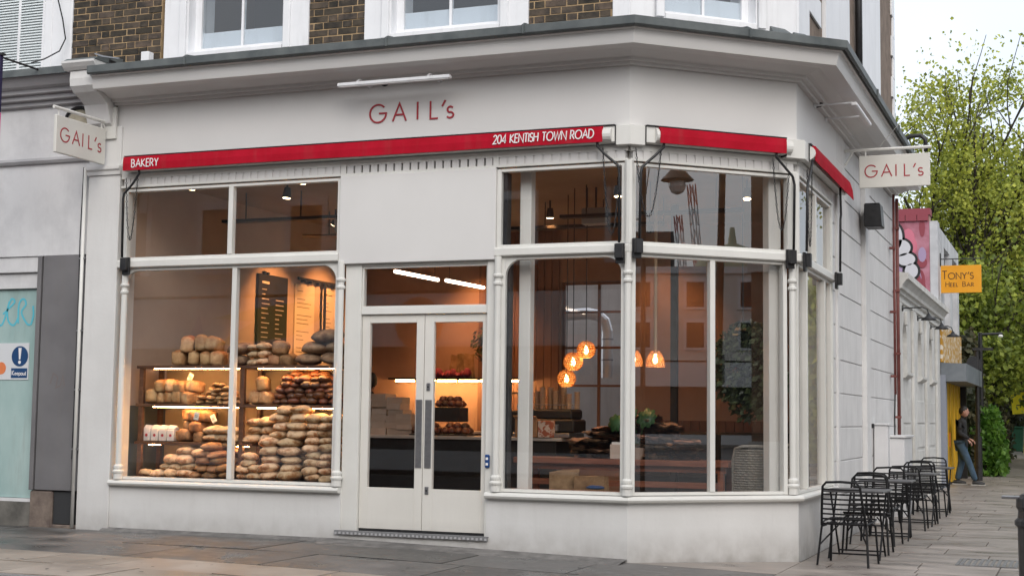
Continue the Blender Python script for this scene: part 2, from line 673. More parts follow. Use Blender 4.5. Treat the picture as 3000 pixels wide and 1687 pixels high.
# plinth below the windows
ZP = 0.53
part("stall_riser", MB().box(-5.84, -3.03, -0.3, 0.0, -0.15, ZP), WHITE, bak, FA)
part("stall_riser", MB().box(-3.03, -1.43, -0.3, -0.004, -0.15, 0.148), WHITE, bak, FA)
part("stall_riser", MB().molding([(-0.3, -0.2), (-0.3, ZP), (0, ZP), (0, -0.2)], -1.43, 0, 0, MI1), WHITE, bak, FA)
part("stall_riser", MB().molding([(-0.3, -0.2), (-0.3, ZP), (0, ZP), (0, -0.2)], 0, LB, MI1, MI2), WHITE, bak, FB)
part("stall_riser", MB().molding([(-0.3, -0.2), (-0.3, ZP), (0, ZP), (0, -0.2)], 0, 2.2, MI2, 0), WHITE, bak, FC)
# left pilaster with its little cap and base
part("pilaster", MB().box(-6.26, -5.84, -0.3, 0.03, -0.1, 4.47), WHITE, bak, FA, bevel=0.006)
part("pilaster_cap", MB().molding([(0.031, 3.93), (0.031, 4.02), (0.075, 4.02), (0.075, 3.99), (0.055, 3.97), (0.05, 3.93)], -6.27, -5.83), WHITE, bak, FA)
# sills
SILL = [(-0.16, ZP + 0.001), (0.035, ZP + 0.001), (0.058, 0.541), (0.068, 0.56), (0.062, 0.578), (0.045, 0.592), (-0.16, 0.602)]
part("window_sill", MB().molding(SILL, -5.835, -3.03), WHITE_WOOD, bak, FA, smooth=False)
part("window_sill", MB().molding(SILL, -1.43, 0, 0, MI1), WHITE_WOOD, bak, FA)
part("window_sill", MB().molding(SILL, 0, LB, MI1, MI2), WHITE_WOOD, bak, FB)
part("window_sill", MB().molding(SILL, 0, 2.2, MI2, 0), WHITE_WOOD, bak, FC)

COLPROF = [(0.05, 0.60), (0.05, 0.665), (0.062, 0.672), (0.064, 0.69), (0.046, 0.705), (0.052, 0.722), (0.052, 0.742), (0.035, 0.76),
           (0.033, 2.60), (0.046, 2.612), (0.048, 2.63), (0.034, 2.645), (0.034, 2.672), (0.050, 2.69), (0.052, 2.705), (0.036, 2.72), (0.036, 2.89)]


def colonnette(M, s, o=0.02):
    mb = MB().lathe(COLPROF, (s, o, 0), 12)
    part("colonnette", mb, WHITE_WOOD, bak, M, smooth=False)


colonnette(FA, -5.73)
colonnette(FA, -3.068)
colonnette(FA, -1.328)
colonnette(FA, 0.0)
colonnette(FB, LB - 0.06, 0.0)


def shop_window(M, s0, s1, z0, z1, mulls, gl=-0.035, fw_=0.045, arch=(False, False), top=0.03, gm=None):
    """one glazed opening: frame part with a pane between each pair of bars"""
    fr = MB()
    fr.box(s0, s0 + fw_, gl - 0.045, 0.0, z0, z1)
    fr.box(s1 - fw_, s1, gl - 0.045, 0.0, z0, z1)
    fr.box(s0 + fw_, s1 - fw_, gl - 0.045, -0.003, z0, z0 + 0.03)
    fr.box(s0 + fw_, s1 - fw_, gl - 0.045, -0.003, z1 - top, z1)
    for side, on in enumerate(arch):
        if not on:
            continue
        r = 0.16
        sx = s0 + fw_ if side == 0 else s1 - fw_
        sg = 1 if side == 0 else -1
        zt = z1 - top
        poly = [(sx, zt), (sx, zt - r)] + [(sx + sg * (r - r * cos(R(a))), zt - r + r * sin(R(a))) for a in range(10, 90, 10)] + [(sx + sg * r, zt)]
        fr.prism(poly, 1, gl - 0.02, -0.006)
    f = part("shop_window", fr, WHITE_WOOD, bak, M, bevel=0.003)
    xs = [s0 + fw_] + [m for m in mulls] + [s1 - fw_]
    for m in mulls:
        part("mullion", MB().box(m - 0.028, m + 0.028, gl - 0.03, 0.006, z0 + 0.031, z1 - top - 0.001), WHITE_WOOD, f, M, bevel=0.004)
    for a, b in zip(xs[:-1], xs[1:]):
        part("pane", MB().box(a + 0.002, b - 0.002, gl - 0.004, gl + 0.004, z0 + 0.032, z1 - top - 0.002), gm or GLASS, f, M)
    return f


shop_window(FA, -5.79, -3.095, 0.60, 2.888, [-4.352], arch=(True, True))
shop_window(FA, -5.79, -3.095, 2.976, 3.76, [-4.425])
shop_window(FA, -1.305, -0.03, 0.60, 2.888, [], arch=(True, True))
shop_window(FA, -1.36, -0.03, 2.976, 3.76, [])
shop_window(FB, 0.03, 1.735, 0.60, 2.888, [0.90], gm=BGLASS)
shop_window(FB, 0.03, 1.79, 2.976, 3.76, [], gm=BGLASS)
shop_window(FC, 0.03, 2.12, 0.60, 2.888, [0.53, 1.66], gl=-0.045, gm=BGLASS)
shop_window(FC, 0.03, 2.12, 2.976, 3.76, [1.10], gl=-0.045, gm=BGLASS)
# transom rails and upper corner posts
TR = [(-0.09, 2.889), (0.03, 2.889), (0.042, 2.90), (0.042, 2.962), (0.032, 2.975), (-0.09, 2.975)]
part("transom_rail", MB().molding(TR, -5.83, -3.10), WHITE_WOOD, bak, FA)
part("transom_rail", MB().molding(TR, -1.363, 0, 0, MI1), WHITE_WOOD, bak, FA)
part("transom_rail", MB().molding(TR, 0, LB, MI1, MI2), WHITE_WOOD, bak, FB)
part("transom_rail", MB().molding(TR, 0, 2.2, MI2, 0), WHITE_WOOD, bak, FC)
part("corner_post", MB().lathe([(0.045, 2.977), (0.045, 3.78)], (0, -0.005, 0), 10), WHITE_WOOD, bak, FA)
part("corner_post", MB().lathe([(0.045, 2.977), (0.045, 3.78)], (LB - 0.02, -0.005, 0), 10), WHITE_WOOD, bak, FB)
part("corner_post", MB().box(2.12, 2.2, -0.1, 0.01, 0.6, 3.78), WHITE_WOOD, bak, FC, bevel=0.004)
# blank panel above the door
part("blank_panel", MB().box(-3.10, -1.362, -0.06, 0.028, 2.86, 3.775), FASCIA, bak, FA, bevel=0.006)
# slotted ventilation band: backing, rails and the slats between the slots
for M, a, b, dark in ((FA, -5.80, -3.10, 0), (FA, -3.04, -1.40, 1), (FA, -1.34, -0.04, 0), (FB, 0.04, LB - 0.04, 0), (FC, 0.04, 2.2, 0)):
    band = part("vent_band", MB().box(a - 0.03, b + 0.03, -0.10, 0.014, 3.777, 3.80).box(a - 0.03, b + 0.03, -0.10, 0.014, 3.877, 3.929), WHITE_WOOD, bak, M)
    part("vent_backing", MB().box(a, b, -0.1, -0.035 if dark else 0.002, 3.80, 3.877), DADO if dark else FASCIA, band, M)
    n = max(2, int(round((b - a) / 0.0914)))
    p = (b - a) / n
    sl = MB().box(-p / 2 + 0.011, p / 2 - 0.011, -0.034, 0.012, 3.8005, 3.8765).mesh("vent_slat", M.to_3x3().to_4x4())
    for i in range(n):
        o = obj("vent_slat", sl, FASCIA, band)
        c = M @ Vector((a + (i + 0.5) * p, 0, 0))
        o.location = c
part("vent_post", MB().box(-3.099, -3.041, -0.1, 0.016, 3.777, 3.929), WHITE_WOOD, bak, FA)
part("vent_post", MB().box(-1.399, -1.341, -0.1, 0.016, 3.777, 3.929), WHITE_WOOD, bak, FA)
part("inner_post", MB().box(-1.20, -1.08, -0.34, -0.22, 0.6, 3.9), WHITE_WOOD, bak, FA, bevel=0.006)
part("inner_post", MB().box(1.60, 1.74, -0.24, -0.12, 0.6, 3.9), WHITE_WOOD, bak, FB, bevel=0.006)
for s_ in (-3.142, -1.258):
    part("black_edge", MB().box(s_ - 0.02, s_ + 0.02, -0.16, -0.05, 0.62, 2.85), BLACKM, bak, FA)
part("black_edge", MB().box(-1.31, -1.27, -0.16, -0.05, 2.98, 3.73), BLACKM, bak, FA)
# fascia boards
FZ0, FZ1 = 3.931, 4.80
part("fascia", MB().molding([(-0.25, FZ0), (-0.25, FZ1), (0, FZ1), (0, FZ0)], -5.93, 0, 0, MI1), FASCIA, bak, FA)
part("fascia", MB().molding([(-0.25, FZ0), (-0.25, FZ1), (0, FZ1), (0, FZ0)], 0, LB, MI1, MI2), FASCIA, bak, FB)
part("fascia", MB().molding([(-0.25, FZ0), (-0.25, FZ1), (0, FZ1), (0, FZ0)], 0, 3.2, MI2, 0), FASCIA, bak, FC)
# cornice and lead flashing
CPROF = [(-0.2, 4.801), (0.0, 4.705), (0.045, 4.705), (0.05, 4.735), (0.10, 4.735), (0.105, 4.765), (0.15, 4.772), (0.22, 4.80), (0.255, 4.81), (0.425, 4.808), (0.432, 4.83), (0.44, 4.86),
         (0.45, 4.90), (0.462, 4.93), (0.475, 4.935), (0.49, 4.94), (0.49, 4.985), (-0.2, 5.03)]
LPROF = [(-0.05, 5.10), (0.50, 5.005), (0.515, 4.945), (0.53, 4.945), (0.545, 4.96), (0.545, 5.035), (0.50, 5.05), (-0.05, 5.135)]
for nm, pr, m in (("cornice", CPROF, FASCIA), ("lead_flashing", LPROF, LEAD)):
    ex = 0.0 if nm == "cornice" else 0.02
    part(nm, MB().molding(pr, -5.94, 0, 0, MI1), m, bak, FA)
    part(nm, MB().molding(pr, 0, LB, MI1, MI2), m, bak, FB)
    part(nm, MB().molding(pr, 0, 8.0, MI2, 0), m, bak, FC)
# rolled joints in the lead
for M, ss in ((FA, (-4.7, -2.35, -0.9)), (FB, (1.0,)), (FC, (2.0, 4.1, 6.2))):
    for s_ in ss:
        part("lead_roll", MB().tube([(s_, -0.03, 5.14), (s_, 0.5, 5.055), (s_ + 0.004, 0.552, 5.03), (s_ + 0.006, 0.55, 4.95)], 0.014, 6), LEAD, bak, M)
# scroll bracket at the left end of the cornice
SC = [(0.0, 4.47), (0.06, 4.47), (0.10, 4.50), (0.13, 4.60), (0.17, 4.70), (0.26, 4.76), (0.36, 4.80), (0.42, 4.86), (0.43, 4.94), (0.42, 5.03), (0.0, 5.03)]
mbk = MB().prism(SC, 0, -6.26, -5.945)
part("scroll_bracket", mbk, WHITE, bak, FA, bevel=0.008)
part("bracket_cap", MB().molding([(-0.05, 5.032), (0.44, 5.032), (0.47, 5.06), (0.50, 5.10), (0.50, 5.125), (-0.05, 5.125)], -6.32, -5.89), WHITE, bak, FA)
part("lead_flashing", MB().molding([(-0.05, 5.127), (0.49, 5.127), (0.44, 5.16), (-0.05, 5.24)], -6.30, -5.88), LEAD, bak, FA)

# fascia lettering
for ch, x, z, h, sx in (('G', -2.784, 4.313, 0.186, 1.0), ('A', -2.522, 4.315, 0.182, 1.03), ('I', -2.243, 4.318, 0.181, 1.0), ('L', -2.099, 4.315, 0.18, 1.1), ("'", -1.975, 4.30, 0.196, 1.3), ('s', -1.916, 4.314, 0.185, 1.05)):
    part("letter", letter_mb(ch, x, z, h, 0.0085, 0.001, sx, 0, 1.0), REDLET, bak, FA)

# ---- doors
dfr = MB()
dfr.box(-3.035, -2.852, -0.14, -0.02, 0.15, 2.858)
dfr.box(-1.455, -1.362, -0.14, -0.012, 0.15, 2.858)
dfr.box(-2.852, -1.455, -0.14, -0.03, 2.342, 2.408)
dfr.box(-2.852, -1.455, -0.14, -0.03, 2.832, 2.858)
fl = part("door_frame", dfr, WHITE_WOOD, bak, FA, bevel=0.004)
part("pane", MB().box(-2.850, -1.457, -0.075, -0.067, 2.410, 2.830), GLASS, fl, FA)
part("beading", MB().box(-2.850, -2.832, -0.066, -0.04, 2.41, 2.83).box(-1.475, -1.457, -0.066, -0.04, 2.41, 2.83).box(-2.832, -1.475, -0.066, -0.04, 2.41, 2.428).box(-2.832, -1.475, -0.066, -0.04, 2.812, 2.83), WHITE_WOOD, fl, FA)
for (a, b, ga, gb, side) in ((-2.848, -2.152, -2.762, -2.238, 1), (-2.146, -1.458, -2.045, -1.518, 0)):
    d = MB()
    z0, z1, gz0, gz1 = 0.187, 2.338, 0.598, 2.256
    d.box(a, ga, -0.11, -0.06, z0, z1)
    d.box(gb, b, -0.11, -0.06, z0, z1)
    d.box(ga, gb, -0.11, -0.0605, z0, gz0)
    d.box(ga, gb, -0.11, -0.0605, gz1, z1)
    dr = part("door", d, DOORP, bak, FA, bevel=0.003)
    part("pane", MB().box(ga + 0.001, gb - 0.001, -0.087, -0.080, gz0 + 0.001, gz1 - 0.001), GLASS, dr, FA)
    hx = (-2.229, -2.160) if side else (-2.127, -2.055)
    part("handle_plate", MB().box(hx[0], hx[1], -0.0595, -0.052, 0.805, 1.482), STEEL, dr, FA, bevel=0.003)
    pull = MB().tube([((hx[0] + hx[1]) / 2, -0.05, 0.90), ((hx[0] + hx[1]) / 2, -0.02, 0.90)], 0.008, 6).tube([((hx[0] + hx[1]) / 2, -0.05, 1.39), ((hx[0] + hx[1]) / 2, -0.02, 1.39)], 0.008, 6)
    if not side:
        for zc in (1.61, 0.583):
            part("lock", MB().box(-2.117, -2.075, -0.0595, -0.05, zc - 0.038, zc + 0.038), STEEL, dr, FA, bevel=0.004)
            part("keyhole", MB().lathe([(0.008, 0), (0.008, 0.004)], (0, 0, 0), 8), BLACKM, dr, FA @ Matrix.Translation((-2.096, -0.0495, zc)) @ Matrix.Rotation(-pi / 2, 4, 'X'))
part("door_gap", MB().box(-2.85, -1.457, -0.13, -0.07, 0.15, 0.186), BLACKM, bak, FA)
# chequer threshold strip
th = part("threshold", MB().box(-3.075, -1.405, -0.1, 0.02, 0.149, 0.152), WHITE, bak, FA)
THR = pmat("threshold_rubber", (0.20, 0.20, 0.205), rough=0.6)
THR2 = pmat("threshold_studs", (0.42, 0.42, 0.43), rough=0.5)
part("nosing", MB().box(-3.08, -1.40, -0.02, 0.022, 0.1535, 0.164).box(-3.08, -1.40, 0.0205, 0.026, 0.124, 0.1534), THR, th, FA)
stud = MB().box(-0.011, 0.011, 0.0262, 0.031, 0.125, 0.147).mesh("stud", FA.to_3x3().to_4x4())
for i in range(37):
    o = obj("stud", stud, THR2, th)
    o.location = FA @ Vector((-3.06 + i * 0.0455, 0, 0.003 * (i % 2)))

# ---- upper storey
uw = MB()
ZT = 8.6
for a, b in ((-6.58, -5.39), (-3.525, -2.874), (-1.043, 0.0)):
    uw.box(a, b, -0.32, -0.006, 5.0, ZT)
for a, b in ((-5.39, -3.525), (-2.874, -1.043)):
    uw.box(a, b, -0.32, -0.012, 5.0, 5.20)
    uw.box(a, b, -0.32, -0.012, 7.25, ZT)
uwall = part("upper_wall", uw, MORTAR, bak, FA)
# bricks, flemish bond, one object each
brick_me = {}
for kind, w in (("s", 0.215), ("h", 0.1025)):
    for k in range(4):
        mb = MB()
        j = lambda e=0.0025: rnd.uniform(-e, e)
        dx, dz = w / 2, 0.0315
        p = [(-dx + j(), -0.02, -dz + j(0.002)), (dx + j(), -0.02, -dz + j(0.002)), (dx + j(), 0.0 + j(), -dz + j(0.002)), (-dx + j(), 0.0 + j(), -dz + j(0.002)),
             (-dx + j(), -0.02, dz + j(0.002)), (dx + j(), -0.02, dz + j(0.002)), (dx + j(), 0.0 + j(), dz + j(0.002)), (-dx + j(), 0.0 + j(), dz + j(0.002))]
        mb.hexa(p)
        me = mb.mesh("brick", FA.to_3x3().to_4x4())
        me.materials.append(BRICK)
        brick_me[kind, k] = me
nb = 0
rest = MB()
for (a, b, zq) in ((-6.58, -5.392, None), (-3.523, -2.876, None), (-1.041, -0.01, 'q')):
    row = 0
    z = 5.16
    while z < ZT - 0.05:
        x = a - (0.171 if row % 2 else 0.0)
        i = 0
        while x < b - 0.02:
            w = 0.215 if i % 2 == 0 else 0.1025
            lim = b
            if zq:
                q = int((z - 5.12) / 0.3)
                lim = -0.17 if q % 2 == 0 else -0.46
            xl = max(x, a)
            w2 = min(x + w, lim) - xl
            if w2 > 0.03:
                if z < 6.45 and nb < 296:
                    k = "s" if w > 0.15 else "h"
                    o = obj("brick", brick_me[k, rnd.randrange(4)], None, bak)
                    o.location = FA @ Vector((xl + w2 / 2, rnd.uniform(-0.004, 0.004), z))
                    o.scale = (w2 / w, 1, 1)
                    nb += 1
                else:
                    rest.box(xl, xl + w2, -0.02, rnd.uniform(-0.004, 0.004), z - 0.0325, z + 0.0325)
            x += w + 0.012
            i += 1
        z += 0.075
        row += 1
part("brick_courses", rest, BRICK, bak, FA, kind="stuff")
# white quoin blocks wrapping the corner of the chamfer
q = 0
z = 5.12
while z < ZT:
    s0 = -0.17 if q % 2 == 0 else -0.46
    part("quoin_block", MB().molding([(-0.2, z), (0.025, z), (0.025, z + 0.294), (-0.2, z + 0.294)], s0, 0, 0, MI1), SASH, bak, FA, bevel=0.006)
    z += 0.3
    q += 1
ub = MB().box(0, LB, -0.32, 0.0, 5.0, 5.20).box(0, LB, -0.32, 0.0, 7.2, ZT)
ub.molding([(-0.32, 5.2), (0.0, 5.2), (0.0, 7.2), (-0.32, 7.2)], 0, 0.33, MI1, 0)
ub.molding([(-0.32, 5.2), (0.0, 5.2), (0.0, 7.2), (-0.32, 7.2)], 1.40, LB, 0, MI2)
part("upper_wall", ub, SASH, bak, FB)


def sash_window(M, s0, s1, z0, z1, arch_w, o0=-0.012):
    """white surround, sash with a centre bar, glass, pale inner board"""
    sur = MB()
    sur.box(s0 - arch_w, s0, -0.2, o0 + 0.035, z0 - 0.06, z1 + 0.25)
    sur.box(s1, s1 + arch_w, -0.2, o0 + 0.035, z0 - 0.06, z1 + 0.25)
    sur.box(s0, s1, -0.2, o0 + 0.034, z1, z1 + 0.25)
    sur.box(s0 - 0.10, s0 - 0.02, o0 + 0.035, o0 + 0.065, z0 - 0.05, z1 + 0.1)
    sur.box(s1 + 0.02, s1 + 0.10, o0 + 0.035, o0 + 0.065, z0 - 0.05, z1 + 0.1)
    sur.box(s0, s1, -0.24, o0 + 0.05, z0 - 0.06, z0)
    f = part("upper_window", sur, SASH, bak, M, bevel=0.005)
    sa = MB()
    g = -0.15
    zm = (z0 + z1) / 2
    sa.box(s0, s0 + 0.075, g - 0.04, g + 0.03, z0, z1).box(s1 - 0.075, s1, g - 0.04, g + 0.03, z0, z1)
    sa.box(s0 + 0.075, s1 - 0.075, g - 0.04, g + 0.028, z0, z0 + 0.07).box(s0 + 0.075, s1 - 0.075, g - 0.04, g + 0.028, z1 - 0.06, z1)
    sa.box(s0 + 0.075, s1 - 0.075, g - 0.04, g + 0.028, zm - 0.025, zm + 0.025)
    c = (s0 + s1) / 2
    sa.box(c - 0.014, c + 0.014, g - 0.03, g + 0.02, z0 + 0.07, zm - 0.025)
    sa.box(c - 0.014, c + 0.014, g - 0.03, g + 0.02, zm + 0.025, z1 - 0.06)
    part("sash", sa, SASH, f, M)
    for (a, b) in ((s0 + 0.077, c - 0.015), (c + 0.015, s1 - 0.077)):
        for (e, h) in ((z0 + 0.071, zm - 0.026), (zm + 0.026, z1 - 0.061)):
            part("pane", MB().box(a, b, g - 0.004, g + 0.002, e, h), UGLASS, f, M)
    part("inner_board", MB().box(s0 + 0.05, s1 - 0.05, g - 0.03, g - 0.008, z0 + 0.08, z0 + 0.25), SASH, f, M)
    part("roller_blind", MB().box(s0 + 0.04, s1 - 0.04, g - 0.14, g - 0.13, zm + 0.2, z1), pmat("blind", (0.55, 0.56, 0.57), rough=0.8), f, M)
    part("inner_reveal", MB().box(s0 - 0.01, s0 + 0.02, g - 0.3, g - 0.05, z0, z1).box(s1 - 0.02, s1 + 0.01, g - 0.3, g - 0.05, z0, z1), SASH, f, M)


sash_window(FA, -5.02, -3.84, 5.23, 7.0, 0.315)
sash_window(FA, -2.555, -1.355, 5.23, 7.0, 0.31)
sash_window(FB, 0.36, 1.37, 5.25, 7.0, 0.02, o0=0.0)
# side elevation, upper part
us = MB().box(0.0, 8.35, -0.32, 0.0, 4.99, ZT)
part("upper_side_wall", us, SIDEBRICK, bak, FC)
part("white_band", MB().box(0.0, 0.62, 0.001, 0.03, 5.0, ZT), SASH, bak, FC)
for i in range(11):
    z = 5.62 + i * 0.3
    if i % 2 == 0:
        part("quoin_block", MB().box(0.621, 0.62 + 0.78, 0.001, 0.028, z, z + 0.294), SASH, bak, FC, bevel=0.005)
part("white_band", MB().box(1.60, 3.42, 0.001, 0.045, 5.0, ZT), SASH, bak, FC)
part("white_band", MB().box(4.52, 6.43, 0.001, 0.045, 5.0, ZT), SASH, bak, FC)
for i in range(11):
    z = 5.0 + i * 0.32
    part("quoin_block", MB().box(8.02 + (0.12 if i % 2 else 0.0), 8.36, 0.001, 0.03, z, z + 0.314), SASH, bak, FC, bevel=0.005)
# side elevation, lower part: rusticated courses between flat pilasters
part("side_wall", MB().box(2.2, 8.35, -0.3, -0.012, -0.2, 4.99), pmat("stucco_joint", (0.70, 0.695, 0.69), rough=0.9), bak, FC)
G0, DG = 3.583, 0.3889
levels = [-0.12] + [G0 - i * DG for i in range(8, -4, -1)]
for (a, b) in ((2.2, 2.42), (2.56, 4.58), (4.98, 8.28)):
    for z0, z1 in zip(levels[:-1], levels[1:]):
        if a < 2.5 and z1 > 4.0:
            continue
        zz1 = min(z1, 4.70)
        if zz1 - z0 > 0.06:
            part("stucco_block", MB().box(a, b, -0.0115, 0.002, z0 + 0.006, zz1 - 0.006), STUCCO, bak, FC, bevel=0.005)
part("flat_pilaster", MB().box(2.42, 2.56, -0.011, 0.03, -0.12, 3.93), STUCCO, bak, FC, bevel=0.004)
part("flat_pilaster", MB().box(4.58, 4.98, -0.011, 0.06, -0.12, 4.70), STUCCO, bak, FC, bevel=0.004)
part("end_pilaster", MB().box(8.28, 8.37, -0.05, 0.04, -0.12, 4.70), STUCCO, bak, FC, bevel=0.004)
# ---- shell of the interior
ROOMB = 6.0


def room(poly, z0, z1):
    return MB().prism(poly, 2, z0, z1)


plan = [(-6.2, 0.14), (0.03, 0.14), (1.24, 1.26), (1.24, 6.2), (-6.2, 6.2)]
part("floor", room(plan, 0.0, 0.17), IFLOOR, bak)
part("ceiling", room(plan, 3.96, 4.2), CEIL, bak)
part("upper_floor", room(plan, 4.85, 5.0), INW, bak)
part("roof", room([(-6.58, 0.0), (0, 0), (1.37, 1.24), (1.37, 6.2), (-6.58, 6.2)], ZT, ZT + 0.15), LEAD, bak)
part("interior_wall", MB().box(-6.2, -5.87, 0.16, 6.0, 1.395, 3.96), INW, bak)
part("dado", MB().box(-6.2, -5.866, 0.16, 6.0, 0.17, 1.395), DADO, bak)
part("party_wall", MB().box(-6.58, -6.2, 0.33, 6.2, 0.0, ZT), INW, bak)
part("back_wall", MB().box(-6.2, -2.80, ROOMB, ROOMB + 0.2, 0.17, 3.96).box(-1.82, 1.24, ROOMB, ROOMB + 0.2, 0.17, 3.96).box(-2.80, -1.82, ROOMB, ROOMB + 0.2, 0.17, 0.9).box(-2.80, -1.82, ROOMB, ROOMB + 0.2, 3.22, 3.96), pmat("rear_wall_brown", (0.32, 0.20, 0.145), (0.38, 0.245, 0.18), scale=2, rough=0.7), bak)
part("rear_upper_wall", MB().box(-6.2, 1.04, 6.0, 6.2, 4.2, ZT), SIDEBRICK, bak)
part("yard_wall", MB().box(-6.2, 1.04, 9.3, 9.5, 0.0, 3.6), STUCCO, bak)
part("interior_wall", MB().box(1.06, 1.24, 3.5, ROOMB, 0.17, 3.96), INW, bak)
part("upper_partition", MB().box(-6.2, 1.2, 3.2, 3.3, 5.0, ZT), pmat("upper_room", (0.35, 0.32, 0.29), rough=0.9), bak)
for i in range(11):
    x = -4.05 + i * 0.112
    part("wall_plank", MB().box(x, x + 0.106, ROOMB - 0.022, ROOMB - 0.002, 1.12, 3.95), pmat("brown_panelling", (0.17, 0.085, 0.055), (0.21, 0.11, 0.07), scale=3, rough=0.55, stretch=(4, 1, 0.4)), bak, bevel=0.004)
for i in range(24):
    x = -1.76 + i * 0.12
    part("wall_plank", MB().box(x, x + 0.114, ROOMB - 0.02, ROOMB - 0.002, 0.2, 1.30), MATS["brown_panelling"], bak, bevel=0.004)
# rear glazing with its bars
rg = MB()
for x in (-2.80, -2.28, -1.86):
    rg.box(x, x + 0.035, ROOMB + 0.06, ROOMB + 0.11, 0.9, 3.22)
for z in (0.9, 1.75, 2.28, 2.78, 3.18):
    rg.box(-2.80, -1.82, ROOMB + 0.061, ROOMB + 0.109, z, z + 0.03)
rw = part("rear_window", rg, pmat("rear_window_wood", (0.20, 0.10, 0.06), rough=0.6), bak)
part("pane", MB().box(-2.80, -1.82, ROOMB + 0.083, ROOMB + 0.087, 0.9, 3.22), GLASS, rw)

# =================================================================== awnings with their arms and chains
def chain_mb(pts, M_=None, link=0.034, r=0.0042):
    mb = MB()
    P = [Vector(p) for p in pts]
    # resample
    out = [P[0]]
    for a, b in zip(P[:-1], P[1:]):
        d = (b - a).length
        n = max(1, int(d / link))
        for i in range(1, n + 1):
            out.append(a + (b - a) * i / n)
    for i, (a, b) in enumerate(zip(out[:-1], out[1:])):
        t = (b - a).normalized()
        s_ = t.orthogonal().normalized()
        if i % 2:
            s_ = t.cross(s_)
        e = (b - a).length * 0.62
        c = (a + b) / 2
        mb.tube([c + t * e + s_ * 0.0, c + s_ * 0.009, c - t * e, c - s_ * 0.009], r, 4, closed=True)
    return mb


def sag(a, b, drop, n=9):
    a, b = Vector(a), Vector(b)
    return [a + (b - a) * (i / n) - Vector((0, 0, drop * 4 * (i / n) * (1 - i / n))) for i in range(n + 1)]


def awning(label, M, va, vb, box, arms, chains, texts, droop=0.0):
    c = M @ Vector(((va + vb) / 2, 0.1, 3.93))
    t = thing("awning", label, "awning", c, 0, "red awnings folded up under the fascia")
    b0, b1, bm0, bm1 = box
    part("housing", MB().molding([(0.001, 3.945), (0.001, 4.104), (0.10, 4.104), (0.10, 3.945)], b0, b1, bm0, bm1), WHITE_WOOD, t, M, bevel=0.004)
    part("cover_strip", MB().molding([(0.001, 4.1045), (0.001, 4.119), (0.12, 4.113), (0.12, 4.1045)], b0, b1, bm0, bm1), BLACKM, t, M)
    for s_, sg in ((va, -1), (vb, 1)):
        part("roller_end", MB().lathe([(0.072, 0.0), (0.073, 0.004), (0.073, 0.09), (0.066, 0.094)], (0, 0, 0), 16), WHITE_WOOD, t,
             M @ Matrix.Translation((s_ - (0.012 if sg > 0 else 0.03), 0.082, 4.02)) @ Matrix.Rotation(pi / 2, 4, 'Y'))
    cl = MB()
    n = 60
    pr = []
    for i in range(n + 1):
        s_ = va + (vb - va) * i / n
        k = i / n
        w = 0.005 * noise.noise(Vector((s_ * 2.3, va, 0))) + 0.002 * noise.noise(Vector((s_ * 9, va, 3)))
        dz = 0.007 * noise.noise(Vector((s_ * 1.4, va, 7)))
        dr = droop * k * k
        pr.append([(s_, 0.118, 4.100), (s_, 0.150 + w * 0.5 + dr * 0.2, 4.092 - dr * 0.2), (s_, 0.156 + w + dr * 0.5, 4.02 - dr * 0.5), (s_, 0.150 + w * 1.6 + dr * 0.7, 3.945 + dz - dr), (s_, 0.143 + w * 1.6 + dr * 0.7, 3.945 + dz - dr), (s_, 0.145 + w, 4.02 - dr * 0.4), (s_, 0.118, 4.086)])
    vs = [p for r_ in pr for p in r_]
    m = len(pr[0])
    fs = [tuple(range(m))[::-1], tuple(n * m + k for k in range(m))]
    for i in range(n):
        for k in range(m):
            k2 = (k + 1) % m
            fs.append((i * m + k, i * m + k2, (i + 1) * m + k2, (i + 1) * m + k))
    cl.add(vs, fs)
    part("valance", cl, RED, t, M, smooth=False)
    for tx, x, z, h, sl in texts:
        word(tx, x, z, h, h * 0.068, 0.1585, WHITELET, t, M, 0.80 if len(tx) > 8 else 0.92, 0.115 if len(tx) > 8 else 0.17, sl, depth=0.25)
    for path, br in arms:
        a = part("arm", MB().tube(path, 0.0135, 8), BLACKM, t, M, smooth=True)
        part("wall_bracket", MB().box(br[0] - 0.045, br[0] + 0.045, 0.045, 0.075, br[1] - 0.095, br[1] + 0.095).box(br[0] - 0.038, br[0] + 0.038, 0.0755, 0.125, br[1] - 0.05, br[1] + 0.085), BLACKM, a, M, bevel=0.004)
    for ch in chains:
        part("chain", chain_mb(ch), BLACKM, t, M)
    return t


awning("long red awning roll over the bakery front with white bakery and street address lettering", FA, -5.715, -0.225, (-5.735, -0.112, 0, 0),
       [([(-5.53, 0.12, 3.95), (-5.53, 0.11, 3.91), (-5.62, 0.10, 3.80), (-5.735, 0.09, 3.70), (-5.745, 0.09, 3.64), (-5.735, 0.085, 3.0)], (-5.695, 2.905)),
        ([(-0.285, 0.12, 3.95), (-0.285, 0.11, 3.91), (-0.20, 0.10, 3.82), (-0.085, 0.09, 3.72), (-0.07, 0.09, 3.65), (-0.07, 0.085, 2.98)], (-0.068, 2.88))],
       [sag((-5.72, 0.08, 3.87), (-5.57, 0.08, 3.9), 0.70), sag((-0.24, 0.08, 3.9), (-0.06, 0.1, 3.72), 0.75)],
       [("BAKERY", -5.60, 3.975, 0.083, 0.0), ("204 KENTISH TOWN ROAD", -1.345, 3.985, 0.083, 0.10)])
